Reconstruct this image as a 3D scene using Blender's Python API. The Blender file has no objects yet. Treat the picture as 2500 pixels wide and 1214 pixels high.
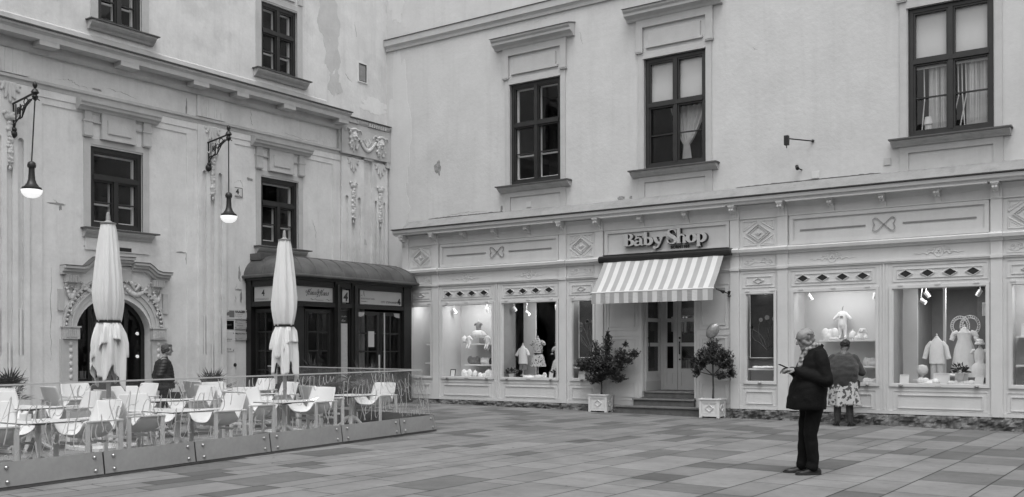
import bpy, bmesh, math, random
from mathutils import Vector, Matrix, noise
rnd = random.Random(7)
sc = bpy.context.scene
col = sc.collection
PI = math.pi
# ------------------------------------------------------------------ camera
# world axes follow the two facades: X runs along the shop facade, Y along the left house
YAW = math.radians(35.2); CAMH = 1.52; FOC = 2431.0 / 2500 * 36.0
ROLL = math.atan(0.0031)
ca, sa = math.cos(YAW), math.sin(YAW)
right0 = Vector((ca, sa, 0)); fwd0 = Vector((-sa, ca, 0)); up0 = Vector((0, 0, 1))
cr = right0 * math.cos(ROLL) - up0 * math.sin(ROLL)
cu = right0 * math.sin(ROLL) + up0 * math.cos(ROLL)
camd = bpy.data.cameras.new('camera'); cam = bpy.data.objects.new('camera', camd); col.objects.link(cam)
camd.sensor_width = 36; camd.lens = FOC; camd.shift_y = (856 - 607) / 2500.0
camd.clip_start = 0.1; camd.clip_end = 1500
m = Matrix.Identity(4)
for i in range(3):
    m[i][0] = cr[i]; m[i][1] = cu[i]; m[i][2] = -fwd0[i]
m[2][3] = CAMH
cam.matrix_world = m
sc.camera = cam
# ------------------------------------------------------------------ sky, sun, exposure
w = bpy.data.worlds.new('World'); sc.world = w; w.use_nodes = True
nt = w.node_tree; nt.nodes.clear()
sky = nt.nodes.new('ShaderNodeTexSky'); sky.sky_type = 'NISHITA'; sky.sun_disc = False
SUN_EL = math.radians(68); SUN_AZ = math.radians(152)   # azimuth from +Y, clockwise
sky.sun_elevation = SUN_EL; sky.sun_rotation = SUN_AZ
sky.air_density = 1.0; sky.dust_density = 4.0; sky.altitude = 200
hs = nt.nodes.new('ShaderNodeHueSaturation'); hs.inputs['Saturation'].default_value = 0.0
bg = nt.nodes.new('ShaderNodeBackground'); bg.inputs['Strength'].default_value = 0.15
ow = nt.nodes.new('ShaderNodeOutputWorld')
nt.links.new(sky.outputs[0], hs.inputs['Color']); nt.links.new(hs.outputs[0], bg.inputs['Color']); nt.links.new(bg.outputs[0], ow.inputs[0])
sl = bpy.data.lights.new('sun', 'SUN'); sl.energy = 0.65; sl.angle = math.radians(35); sl.color = (1.0, 1.0, 1.0)
so = bpy.data.objects.new('sun', sl); col.objects.link(so)
sd = Vector((math.sin(SUN_AZ) * math.cos(SUN_EL), math.cos(SUN_AZ) * math.cos(SUN_EL), math.sin(SUN_EL)))
so.rotation_euler = sd.to_track_quat('Z', 'Y').to_euler(); so.location = (0, 0, 40)
sc.render.engine = 'CYCLES'
sc.view_settings.view_transform = 'Standard'; sc.view_settings.look = 'None'
sc.view_settings.gamma = 1; sc.view_settings.exposure = 0.70
sc.cycles.transparent_max_bounces = 16; sc.cycles.max_bounces = 8; sc.cycles.caustics_reflective = False; sc.cycles.caustics_refractive = False
sc.render.resolution_x = 1024; sc.render.resolution_y = 497

# ------------------------------------------------------------------ materials
MATS = {}
def mat(name, v, rough=0.6, var=0.0, scale=3.0, bump=0.0, bscale=40.0, metal=0.0, spec=0.5, stain=0.0, sscale=0.35, streak=0.0, sheen=0.0, emit=0.0):
    """grey procedural material: base value v, mottling var, bump, large irregular stains, vertical rain streaks"""
    mt = bpy.data.materials.new(name); mt.use_nodes = True; MATS[name] = mt
    n = mt.node_tree; p = n.nodes['Principled BSDF']
    p.inputs['Roughness'].default_value = rough; p.inputs['Metallic'].default_value = metal
    p.inputs['Specular IOR Level'].default_value = spec
    if sheen: p.inputs['Sheen Weight'].default_value = sheen
    if emit:
        p.inputs['Emission Color'].default_value = (1, 1, 1, 1); p.inputs['Emission Strength'].default_value = emit
    p.inputs['Base Color'].default_value = (v, v, v, 1)
    tc = n.nodes.new('ShaderNodeTexCoord')
    def noi(s, det, vec=None, rg=0.6):
        t = n.nodes.new('ShaderNodeTexNoise'); t.inputs['Scale'].default_value = s; t.inputs['Detail'].default_value = det
        t.inputs['Roughness'].default_value = rg
        n.links.new(vec or tc.outputs['Object'], t.inputs['Vector']); return t
    def math_(op, a, b=None):
        q = n.nodes.new('ShaderNodeMath'); q.operation = op
        for i, x in enumerate((a, b)):
            if x is None: continue
            if isinstance(x, (int, float)): q.inputs[i].default_value = x
            else: n.links.new(x, q.inputs[i])
        return q.outputs[0]
    fac = None
    def mul(x):
        nonlocal fac
        fac = x if fac is None else math_('MULTIPLY', fac, x)
    def rng(x, f0, f1, t0, t1):
        r = n.nodes.new('ShaderNodeMapRange'); r.inputs[1].default_value = f0; r.inputs[2].default_value = f1
        r.inputs[3].default_value = t0; r.inputs[4].default_value = t1; n.links.new(x, r.inputs[0]); return r.outputs[0]
    if var:
        mul(rng(noi(scale, 8).outputs['Fac'], 0.3, 0.7, 1 - var, 1 + var))
        mul(rng(noi(scale * 9, 4).outputs['Fac'], 0.3, 0.7, 1 - var * 0.35, 1 + var * 0.35))
    if stain:
        st = noi(sscale, 9, rg=0.62).outputs['Fac']
        mul(rng(st, 0.56, 0.62, 1.0, 1 - stain))
        st2 = noi(sscale * 2.7, 9, rg=0.7).outputs['Fac']
        mul(rng(st2, 0.60, 0.72, 1.0, 1 - stain * 1.4))
    if streak:
        mp = n.nodes.new('ShaderNodeMapping'); mp.inputs['Scale'].default_value = (3.2, 3.2, 0.22)
        n.links.new(tc.outputs['Object'], mp.inputs['Vector'])
        mul(rng(noi(1.2, 7, mp.outputs[0], 0.7).outputs['Fac'], 0.5, 0.75, 1.0, 1 - streak))
    if fac is not None:
        c = n.nodes.new('ShaderNodeCombineColor'); o = math_('MULTIPLY', fac, v)
        for i in range(3): n.links.new(o, c.inputs[i])
        n.links.new(c.outputs[0], p.inputs['Base Color'])
    if bump:
        b = n.nodes.new('ShaderNodeBump'); b.inputs['Strength'].default_value = bump; b.inputs['Distance'].default_value = 0.02
        n.links.new(noi(bscale, 6).outputs['Fac'], b.inputs['Height']); n.links.new(b.outputs[0], p.inputs['Normal'])
    return mt
mat('plaster_shop_house', .575, .9, .06, 1.3, .35, 9, spec=.2, stain=.04, sscale=.45, streak=.09)
mat('plaster_left_house', .70, .9, .09, 1.6, .45, 7, spec=.2, stain=.09, sscale=.55, streak=.13)
mat('plaster_trim', .50, .9, .06, 3, .3, 14, spec=.2, stain=.08, sscale=.9, streak=.10)
mat('plaster_trim_shop', .50, .9, .05, 3, .25, 14, spec=.2, stain=.04, sscale=.9, streak=.06)
mat('plaster_shop_repair', .61, .9, .045, 1.3, .25, 9, spec=.2, streak=.05)
mat('plaster_left_repair', .74, .9, .06, 1.6, .35, 7, spec=.2, streak=.12)
mat('plaster_new', .70, .9, .03, 3, .3, 10, spec=.2)
mat('plaster_grey', .55, .9, .08, 3, .4, 14, spec=.2)
mat('plaster_flaked', .30, .95, .2, 8, .8, 30, spec=.1)
mat('stone_ornament', .56, .85, .08, 8, .3, 40, spec=.2)
mat('sill_metal', .09, .6, .2, 6, .1, 40)
mat('sill_stone', .44, .85, .12, 6, .3, 30, streak=.25)
mat('shop_paint', .60, .48, .05, 2.0, .10, 30, stain=.03, streak=.07)
mat('shop_panel', .50, .42, .03, 2.0, .05, 30)
mat('shop_line', .22, .5, .05)
mat('crack', .14, .9)
mat('cornice_flashing', .05, .5, .2, 6)
mat('black_timber', .013, .38, .25, 5, .1, 60)
mat('dark_frame', .022, .4, .25, 5, .1, 60)
mat('inner_frame', .72, .5, .05)
mat('interior_dark', .05, .8, .25, .9)
mat('interior_shop', .30, .8, .15, .6)
mat('interior_white', .62, .8, .04, 1)
mat('blind', .62, .9, .03, 2)
mat('curtain', .62, .9, .10, 6, sheen=.2)
mat('metal_roof', .105, .42, .30, 2.5, .15, 20, metal=.35, streak=.2)
mat('plinth_stone', .14, .85, .55, 5, 1.0, 9, stain=.3, sscale=1.5)
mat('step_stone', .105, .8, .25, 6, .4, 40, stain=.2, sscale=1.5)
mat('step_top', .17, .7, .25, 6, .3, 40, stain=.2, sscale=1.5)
mat('iron_black', .012, .45, .2, 20)
mat('globe_glow', .9, .4, emit=.42)
mat('spot_glow', .9, .4, emit=2.5)
mat('white_enamel', .75, .35, .02)
mat('chair_white', .68, .35, .02, 2)
mat('chair_frame', .62, .4, .03, 2)
mat('table_white', .70, .3, .03, 2)
mat('table_edge', .05, .5)
mat('steel', .30, .3, .1, 20, metal=1.0)
mat('steel_bright', .45, .35, .02, metal=1.0)
mat('fence_steel', .34, .5, .12, 2.0, .05, 6, metal=.4, streak=.12)
mat('fence_steel_dark', .13, .42, .15, 2.0, .05, 6, metal=.55, streak=.12)
mat('handrail', .42, .4, .05)
mat('parasol_cloth', .68, .9, .03, 3, .12, 90, sheen=.2, streak=.04)
mat('strap_black', .01, .6)
mat('awning_light', .58, .85, .04, 4, .1, 90)
mat('awning_grey', .34, .85, .05, 4, .1, 90)
mat('leaf_dark', .014, .45, .5, 4)
mat('leaf_mid', .040, .45, .5, 4)
mat('palm_leaf', .06, .5, .4, 3)
mat('bark', .06, .9, .3, 20, .5, 60)
mat('soil', .02, .95, .4, 20, .8, 60)
mat('planter_white', .66, .45, .03, 3)
mat('planter_dark', .05, .6, .1, 3)
mat('balloon_foil', .42, .28, .35, 9, .5, 14, metal=.55)
mat('plaque_white', .62, .3, .04, 4)
mat('plaque_grey', .42, .35, .04, 4)
mat('plaque_black', .006, .2)
mat('print_black', .02, .6)
mat('print_grey', .16, .6)
mat('print_light', .55, .6)
mat('letter_face', .45, .4, .03)
mat('letter_side', .035, .5)
mat('skin_light', .22, .5, .10, 25, .15, 120)
mat('skin_dark', .07, .5, .10, 25)
mat('coat_black', .0035, .8, .35, 9, .5, 18, spec=.2)
mat('niche_grey', .34, .8, .04, 1)
mat('ledge_plaster', .27, .9, .12, 3, .4, 10, spec=.1, stain=.15, sscale=.9, streak=.15)
mat('trouser_dark', .004, .85, .3, 9, .4, 14, spec=.2)
mat('puffer_black', .010, .62, .3, 9, .2, 30)
mat('cardigan_grey', .030, .95, .25, 14, .6, 120, sheen=.15)
mat('stocking_dark', .05, .7, .1)
mat('shoe_black', .010, .28, .3, 20)
mat('hair_white', .18, .7, .3, 60, .6, 120)
mat('hair_dark', .008, .6, .3, 60, .5, 120)
mat('hair_brown', .06, .6, .5, 60, .6, 120)
mat('cloth_white', .78, .9, .05, 12, .3, 60)
mat('cloth_pale', .60, .9, .10, 12, .3, 60)
mat('cloth_grey', .22, .9, .25, 14, .3, 60)
mat('cloth_dark', .06, .9, .3, 14, .3, 60)
mat('plush_white', .72, .95, .08, 30, .8, 60)
mat('paper', .70, .7, .03, 4)
mat('poster_dark', .035, .4, .5, 1.8)
mat('poster_pale', .20, .5, .3, 6)
mat('flake_hole', .28, .95, .4, 10, .9, 30)
mat('house_opposite', .30, .9, .15, .6)

def pattern_mat(name, base, spot, scale, thr, rough=.9):
    """printed cloth: blotchy motif of `spot` on `base`"""
    mt = bpy.data.materials.new(name); mt.use_nodes = True; MATS[name] = mt
    n = mt.node_tree; p = n.nodes['Principled BSDF']; p.inputs['Roughness'].default_value = rough
    tc = n.nodes.new('ShaderNodeTexCoord'); t = n.nodes.new('ShaderNodeTexNoise'); t.inputs['Scale'].default_value = scale; t.inputs['Detail'].default_value = 3
    n.links.new(tc.outputs['Object'], t.inputs['Vector'])
    r = n.nodes.new('ShaderNodeValToRGB'); e = r.color_ramp.elements
    e[0].position = thr - .03; e[0].color = (base,) * 3 + (1,); e[1].position = thr + .02; e[1].color = (spot,) * 3 + (1,)
    q = e.new(thr - .07); q.color = ((base * .8 + spot * .2),) * 3 + (1,)
    n.links.new(t.outputs['Fac'], r.inputs[0]); n.links.new(r.outputs[0], p.inputs['Base Color'])
    return mt
pattern_mat('floral_skirt', .55, .08, 15, .545)
pattern_mat('floral_dress', .68, .05, 30, .58)
def plaid_mat(name, vals, sx, sz):
    mt = bpy.data.materials.new(name); mt.use_nodes = True; MATS[name] = mt
    n = mt.node_tree; p = n.nodes['Principled BSDF']; p.inputs['Roughness'].default_value = .9
    tc = n.nodes.new('ShaderNodeTexCoord'); sp = n.nodes.new('ShaderNodeSeparateXYZ'); n.links.new(tc.outputs['Object'], sp.inputs[0])
    outs = []
    for ax, s in ((0, sx), (2, sz)):
        a = n.nodes.new('ShaderNodeMath'); a.operation = 'MULTIPLY'; a.inputs[1].default_value = s; n.links.new(sp.outputs[ax], a.inputs[0])
        b = n.nodes.new('ShaderNodeMath'); b.operation = 'SINE'; n.links.new(a.outputs[0], b.inputs[0])
        c = n.nodes.new('ShaderNodeMath'); c.operation = 'GREATER_THAN'; c.inputs[1].default_value = .1; n.links.new(b.outputs[0], c.inputs[0]); outs.append(c)
    d = n.nodes.new('ShaderNodeMath'); d.operation = 'ADD'; n.links.new(outs[0].outputs[0], d.inputs[0]); n.links.new(outs[1].outputs[0], d.inputs[1])
    r = n.nodes.new('ShaderNodeMapRange'); r.inputs[1].default_value = 0; r.inputs[2].default_value = 2; r.inputs[3].default_value = vals[0]; r.inputs[4].default_value = vals[1]
    n.links.new(d.outputs[0], r.inputs[0]); n.links.new(r.outputs[0], p.inputs['Base Color'])
plaid_mat('scarf_plaid', (.34, .08), 150, 130)

def glass_mat(name, tint, refl, milk=0.0, milkv=.5):
    """clear pane: see-through with a fresnel reflection and a little surface haze"""
    mt = bpy.data.materials.new(name); mt.use_nodes = True; MATS[name] = mt
    n = mt.node_tree; n.nodes.clear(); o = n.nodes.new('ShaderNodeOutputMaterial')
    tr = n.nodes.new('ShaderNodeBsdfTransparent'); tr.inputs[0].default_value = (tint,) * 3 + (1,)
    gl = n.nodes.new('ShaderNodeBsdfGlossy'); gl.inputs['Roughness'].default_value = .01; gl.inputs[0].default_value = (refl,) * 3 + (1,)
    lw = n.nodes.new('ShaderNodeLayerWeight'); lw.inputs[0].default_value = .5
    pw = n.nodes.new('ShaderNodeMath'); pw.operation = 'POWER'; pw.inputs[1].default_value = 5.0; n.links.new(lw.outputs['Facing'], pw.inputs[0])
    fr = n.nodes.new('ShaderNodeMapRange'); fr.inputs[3].default_value = .045; fr.inputs[4].default_value = 1.0; n.links.new(pw.outputs[0], fr.inputs[0])
    mx = n.nodes.new('ShaderNodeMixShader'); n.links.new(fr.outputs[0], mx.inputs[0]); n.links.new(tr.outputs[0], mx.inputs[1]); n.links.new(gl.outputs[0], mx.inputs[2])
    out = mx.outputs[0]
    if milk:
        df = n.nodes.new('ShaderNodeBsdfDiffuse'); df.inputs[0].default_value = (milkv,) * 3 + (1,)
        m2 = n.nodes.new('ShaderNodeMixShader'); m2.inputs[0].default_value = milk
        n.links.new(out, m2.inputs[1]); n.links.new(df.outputs[0], m2.inputs[2]); out = m2.outputs[0]
    n.links.new(out, o.inputs[0]); return mt
glass_mat('window_glass', .92, .8)
glass_mat('shop_glass', .96, .75)
glass_mat('fence_glass', .95, .8, .05, .55)
glass_mat('etched_glass', .6, .3, .88, .46)

# ------------------------------------------------------------------ mesh builder
ORG = {}
def setp(o, label=None, cat=None, group=None, kind=None):
    if label: o['label'] = label
    if cat: o['category'] = cat
    if group: o['group'] = group
    if kind: o['kind'] = kind
    return o
def thing(name, label, cat, loc=(0, 0, 0), rz=0, group=None):
    o = bpy.data.objects.new(name, None); col.objects.link(o); o.empty_display_size = .2
    o.location = loc; o.rotation_euler = (0, 0, rz); ORG[o.name] = Vector(loc) if rz == 0 else Vector((0, 0, 0))
    return setp(o, label, cat, group)
class MB:
    def __init__(s): s.v = []; s.f = []; s.mi = []; s.cur = 0
    def add(s, vs, fs):
        b = len(s.v); s.v += [tuple(x) for x in vs]
        for f in fs: s.f.append(tuple(b + i for i in f)); s.mi.append(s.cur)
        return s
    def box(s, x0, x1, y0, y1, z0, z1):
        vs = [(x, y, z) for x in (x0, x1) for y in (y0, y1) for z in (z0, z1)]
        return s.add(vs, [(0, 1, 3, 2), (4, 6, 7, 5), (0, 4, 5, 1), (2, 3, 7, 6), (0, 2, 6, 4), (1, 5, 7, 3)])
    def prism(s, poly, P, d0, d1):
        n = len(poly); vs = [P(a, b, d0) for a, b in poly] + [P(a, b, d1) for a, b in poly]
        fs = [tuple(range(n)), tuple(range(2 * n - 1, n - 1, -1))] + [(i, (i + 1) % n, n + (i + 1) % n, n + i) for i in range(n)]
        return s.add(vs, fs)
    def grid(s, fn, nu, nv, closeu=False):
        vs = [fn(i / (nu if closeu else nu - 1), j / (nv - 1)) for j in range(nv) for i in range(nu)]
        fs = []
        for j in range(nv - 1):
            for i in range(nu if closeu else nu - 1):
                i2 = (i + 1) % nu; fs.append((j * nu + i, j * nu + i2, (j + 1) * nu + i2, (j + 1) * nu + i))
        return s.add(vs, fs)
    def loft(s, rings, cap=True):
        n = len(rings[0]); vs = [p for r in rings for p in r]; fs = []
        for j in range(len(rings) - 1):
            for i in range(n): fs.append((j * n + i, j * n + (i + 1) % n, (j + 1) * n + (i + 1) % n, (j + 1) * n + i))
        if cap: fs += [tuple(range(n - 1, -1, -1)), tuple(range((len(rings) - 1) * n, len(rings) * n))]
        return s.add(vs, fs)
    def lathe(s, c, prof, n=16, sx=1, sy=1):
        return s.loft([[(c[0] + r * sx * math.cos(2 * PI * i / n), c[1] + r * sy * math.sin(2 * PI * i / n), c[2] + z) for i in range(n)] for r, z in prof])
    def tube(s, pts, r, n=6, flat=1.0, cap=True):
        pts = [Vector(p) for p in pts]; rs = r if isinstance(r, (list, tuple)) else [r] * len(pts)
        rings = []; prev = None
        for i, p in enumerate(pts):
            t = (pts[min(i + 1, len(pts) - 1)] - pts[max(i - 1, 0)]).normalized()
            if prev is None:
                a = Vector((0, 0, 1)) if abs(t.z) < .9 else Vector((1, 0, 0)); u = t.cross(a).normalized()
            else:
                u = prev - t * prev.dot(t)
                if u.length < 1e-6: u = t.cross(Vector((0, 0, 1)))
                u.normalize()
            prev = u; v = t.cross(u)
            rings.append([tuple(p + u * rs[i] * math.cos(2 * PI * k / n) + v * rs[i] * flat * math.sin(2 * PI * k / n)) for k in range(n)])
        return s.loft(rings, cap)
    def ball(s, c, r, n=10, sx=1, sy=1, sz=1):
        k = max(4, n // 2 + 1)
        return s.loft([[(c[0] + r * sx * math.sin(PI * (j + .02) / (k + .04)) * math.cos(2 * PI * i / n), c[1] + r * sy * math.sin(PI * (j + .02) / (k + .04)) * math.sin(2 * PI * i / n), c[2] + r * sz * math.cos(PI * (j + .02) / (k + .04))) for i in range(n)] for j in range(k + 1)])
    def mesh(s, name, org=Vector((0, 0, 0))):
        me = bpy.data.meshes.new(name)
        me.from_pydata([(x - org[0], y - org[1], z - org[2]) for x, y, z in s.v], [], s.f)
        me.polygons.foreach_set('material_index', s.mi)
        bm = bmesh.new(); bm.from_mesh(me); bmesh.ops.recalc_face_normals(bm, faces=bm.faces); bm.to_mesh(me); bm.free()
        return me
    def build(s, name, mats, parent=None, smooth=False, kind=None, label=None, bevel=0, org=None):
        if org is None: org = ORG.get(parent.name, Vector((0, 0, 0))) if parent else Vector((0, 0, 0))
        me = s.mesh(name, org)
        for x in (mats if isinstance(mats, (list, tuple)) else [mats]): me.materials.append(MATS[x])
        if smooth:
            me.polygons.foreach_set('use_smooth', [True] * len(me.polygons))
            if smooth != 2: me.set_sharp_from_angle(angle=math.radians(40))
        o = bpy.data.objects.new(name, me); col.objects.link(o)
        if parent: o.parent = parent; ORG[o.name] = org
        else: o.location = org; ORG[o.name] = org
        if bevel:
            b = o.modifiers.new('bevel', 'BEVEL'); b.width = bevel; b.segments = 2; b.limit_method = 'ANGLE'
        return setp(o, label=label, kind=kind)
def copy_tree(o, parent=None):
    c = o.copy(); col.objects.link(c)
    if parent: c.parent = parent
    for ch in list(o.children): copy_tree(ch, c)
    return c
def meshobj(name, me, mats, parent, M=None):
    """link a ready mesh (text and remeshed forms) under its thing"""
    for x in (mats if isinstance(mats, (list, tuple)) else [mats]): me.materials.append(MATS[x])
    if M is not None: me.transform(M)
    if parent is not None: me.transform(Matrix.Translation(-ORG.get(parent.name, Vector((0, 0, 0)))))
    o = bpy.data.objects.new(name, me); col.objects.link(o)
    if parent is not None: o.parent = parent; ORG[o.name] = ORG.get(parent.name, Vector((0, 0, 0)))
    return o
def eval_mesh(o):
    dg = bpy.context.evaluated_depsgraph_get(); dg.update()
    me = bpy.data.meshes.new_from_object(o.evaluated_get(dg)); return me
def text_mesh(body, size, extrude=.002, offset=0.0, shear=0.0, align='LEFT', spacing=1.0, bevel=0.0):
    cu_ = bpy.data.curves.new('lettering', 'FONT'); cu_.body = body; cu_.size = size; cu_.extrude = extrude
    cu_.offset = offset; cu_.shear = shear; cu_.align_x = align; cu_.space_character = spacing; cu_.bevel_depth = bevel; cu_.resolution_u = 4
    o = bpy.data.objects.new('lettering', cu_); col.objects.link(o); me = eval_mesh(o)
    bpy.data.objects.remove(o); bpy.data.curves.remove(cu_)
    return me
def fuse(blobs, voxel, smooth=4, name='form', deform=None):
    """grow ONE continuous surface from overlapping tapered limbs: blobs = [(p0,r0,p1,r1,flat,axis)] or balls"""
    b = MB()
    for q in blobs:
        if q[0] == 'ball': b.ball(q[1], 1.0, 16, *q[2])
        elif q[0] == 'loft': b.loft(q[1])
        else:
            p0, r0, p1, r1 = Vector(q[0]), q[1], Vector(q[2]), q[3]
            d = p1 - p0; L = max(d.length, 1e-5); t = d / L; pts = []; rs = []
            for k in range(5):
                a = PI / 2 * k / 4.0; pts.append(p0 - t * r0 * math.cos(a) * .999); rs.append(max(.02 * r0, r0 * math.sin(a)))
            for k in range(1, 5): pts.append(p0 + d * k / 5.0); rs.append(r0 + (r1 - r0) * k / 5.0)
            for k in range(5):
                a = PI / 2 * (1 - k / 4.0); pts.append(p1 + t * r1 * math.cos(a) * .999); rs.append(max(.02 * r1, r1 * math.sin(a)))
            b.tube(pts, rs, 14)
    me = b.mesh(name)
    o = bpy.data.objects.new(name, me); col.objects.link(o)
    r = o.modifiers.new('r', 'REMESH'); r.mode = 'VOXEL'; r.voxel_size = voxel; r.use_smooth_shade = True
    if smooth:
        q = o.modifiers.new('s', 'SMOOTH'); q.factor = .5; q.iterations = smooth
    res = eval_mesh(o); bpy.data.objects.remove(o); bpy.data.meshes.remove(me)
    if deform:
        for v in res.vertices: v.co = deform(v.co)
    res.polygons.foreach_set('use_smooth', [True] * len(res.polygons))
    return res
def gz(x, y=0): return -.035 - .0103 * x      # the square falls gently along the shop facade

# facade frames: u along the wall, z up, o outwards from the wall face
class Fr:
    def __init__(s, kind, plane): s.k = kind; s.p = plane
    def P(s, u, z, o): return (u, s.p - o, z) if s.k == 'R' else (s.p + o, u, z)
    def M(s, u, z, o, scale=1.0):
        p = Vector(s.P(u, z, o))
        c = (Vector((1, 0, 0)), Vector((0, 0, 1)), Vector((0, -1, 0))) if s.k == 'R' else (Vector((0, 1, 0)), Vector((0, 0, 1)), Vector((1, 0, 0)))
        mm = Matrix.Identity(4)
        for i in range(3):
            for j in range(3): mm[i][j] = c[j][i] * scale
            mm[i][3] = p[i]
        return mm
def fbox(b, F, u0, u1, z0, z1, o0, o1):
    a = F.P(u0, z0, o0); c = F.P(u1, z1, o1)
    return b.box(min(a[0], c[0]), max(a[0], c[0]), min(a[1], c[1]), max(a[1], c[1]), z0, z1)
def fring(b, F, u0, u1, z0, z1, w, o0, o1, wt=None, wb=None):
    wt = w if wt is None else wt; wb = w if wb is None else wb
    fbox(b, F, u0, u0 + w, z0, z1, o0, o1); fbox(b, F, u1 - w, u1, z0, z1, o0, o1)
    fbox(b, F, u0 + w, u1 - w, z1 - wt, z1, o0, o1); fbox(b, F, u0 + w, u1 - w, z0, z0 + wb, o0, o1)
def fprof(b, F, prof, u0, u1):
    """sweep a closed (o,z) profile along u"""
    b.prism(prof, lambda o, z, u: F.P(u, z, o), u0, u1)
def fpoly(b, F, poly, o0, o1):
    b.prism(poly, lambda u, z, o: F.P(u, z, o), o0, o1)
def ftube(b, F, pts, r, n=5, flat=1.0): b.tube([F.P(*p) for p in pts], r, n, flat)
def fdia(b, F, u, z, a, h, w, o0, o1):
    """diamond-shaped raised moulding of half-width a, half-height h"""
    out = [(u - a, z), (u, z - h), (u + a, z), (u, z + h)]; k = 1 - w / min(a, h) * .8
    inn = [(u + (p - u) * k, z + (q - z) * k) for p, q in out]
    for i in range(4):
        j = (i + 1) % 4
        fpoly(b, F, [out[i], out[j], inn[j], inn[i]], o0, o1)
def holes_wall(b, F, u0, u1, z0, z1, holes, o0, o1):
    us = sorted({u0, u1} | {h[0] for h in holes} | {h[1] for h in holes})
    for a, c in zip(us, us[1:]):
        mid = (a + c) / 2; cuts = sorted([(h[2], h[3]) for h in holes if h[0] <= mid <= h[1]]); z = z0
        for h0, h1 in cuts:
            if h0 > z: fbox(b, F, a, c, z, h0, o0, o1)
            z = h1
        if z < z1: fbox(b, F, a, c, z, z1, o0, o1)
# ------------------------------------------------------------------ ground
def build_ground():
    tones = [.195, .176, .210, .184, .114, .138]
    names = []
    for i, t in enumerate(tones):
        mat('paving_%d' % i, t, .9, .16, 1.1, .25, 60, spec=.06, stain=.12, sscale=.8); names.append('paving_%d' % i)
    mat('joint_sand', .028, .95, .2, 8)
    g = MB()
    def q(x0, x1, y0, y1, dz, k):
        g.cur = k; g.add([(x0, y0, gz(x0) + dz), (x1, y0, gz(x1) + dz), (x1, y1, gz(x1) + dz), (x0, y1, gz(x0) + dz)], [(0, 1, 2, 3)])
    q(-400, 400, -400, 400, -.006, 6)
    r = random.Random(11)
    x = -19.2
    while x < 12:
        wd = r.choice([.30, .45, .5, .62, .62, .62, .75]); y = 2.2 + r.random() * .8; dark = False
        while y < 21.2:
            ln = r.choice([.32, .6, .6, .85, 1.1, 1.1, 1.15, 1.7])
            k = r.choice([0, 0, 1, 2, 2, 3]) if y < 14 else r.choice([0, 1, 1, 3, 3, 5])  # darker slabs favoured near the shop, putting the fading light into their tone
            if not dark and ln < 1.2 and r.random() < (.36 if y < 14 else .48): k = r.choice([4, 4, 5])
            dark = k > 3
            j = .0075
            if wd > .55 and ln < 1.2 and r.random() < .22:
                h = wd * r.choice([.35, .5, .65]); k2 = r.choice([0, 1, 2, 3, 5])
                q(x + j, x + h - j, y + j, y + ln - j, 0, k); q(x + h + j, x + wd - j, y + j, y + ln - j, 0, k2)
            else: q(x + j, x + wd - j, y + j, y + ln - j, 0, k)
            y += ln
        x += wd
    for i in range(70):   # grit, gum spots and little leaves lying about
        px, py = r.uniform(-15, 6), r.uniform(4, 19); s = r.uniform(.008, .022); g.cur = 6
        g.add([(px + s * math.cos(a) * r.uniform(.6, 1.2), py + s * math.sin(a), gz(px) + .003) for a in [k * PI / 3 for k in range(6)]], [(0, 1, 2, 3, 4, 5)])
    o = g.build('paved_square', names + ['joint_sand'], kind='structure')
build_ground()

R_ = Fr('R', 20.75)      # wall of the shop house
S_ = Fr('R', 20.33)      # timber shop front
L_ = Fr('L', -18.9)      # wall of the left house

def blob_poly(u, z, a, h, n=14, rough=.35, seed=0):
    r = random.Random(seed); out = []
    for i in range(n):
        t = 2 * PI * i / n; k = 1 + r.uniform(-rough, rough); out.append((u + a * k * math.cos(t), z + h * k * math.sin(t)))
    return out
def flakes(name, F, spots, mt, house, o1=.0035, rg=.5):
    """each ragged plaster patch is a part of its own"""
    for i, (u, z, a, h) in enumerate(spots):
        n = 54 if a * h > .02 else 20; pts = []
        for k in range(n):
            t = 2 * PI * k / n; q = Vector((math.cos(t) * 1.3 + u * 3, math.sin(t) * 1.3 + z * 3, i * 5.1)); f = 1 + rg * 1.1 * noise.noise(q) + rg * .7 * noise.noise(q * 3.1) + rg * .35 * noise.noise(q * 8.3)
            pts.append((u + a * f * math.cos(t), z + h * f * math.sin(t)))
        b = MB(); fpoly(b, F, pts, -.01, o1 + i * .0002); b.build(name, mt, house)

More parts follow.
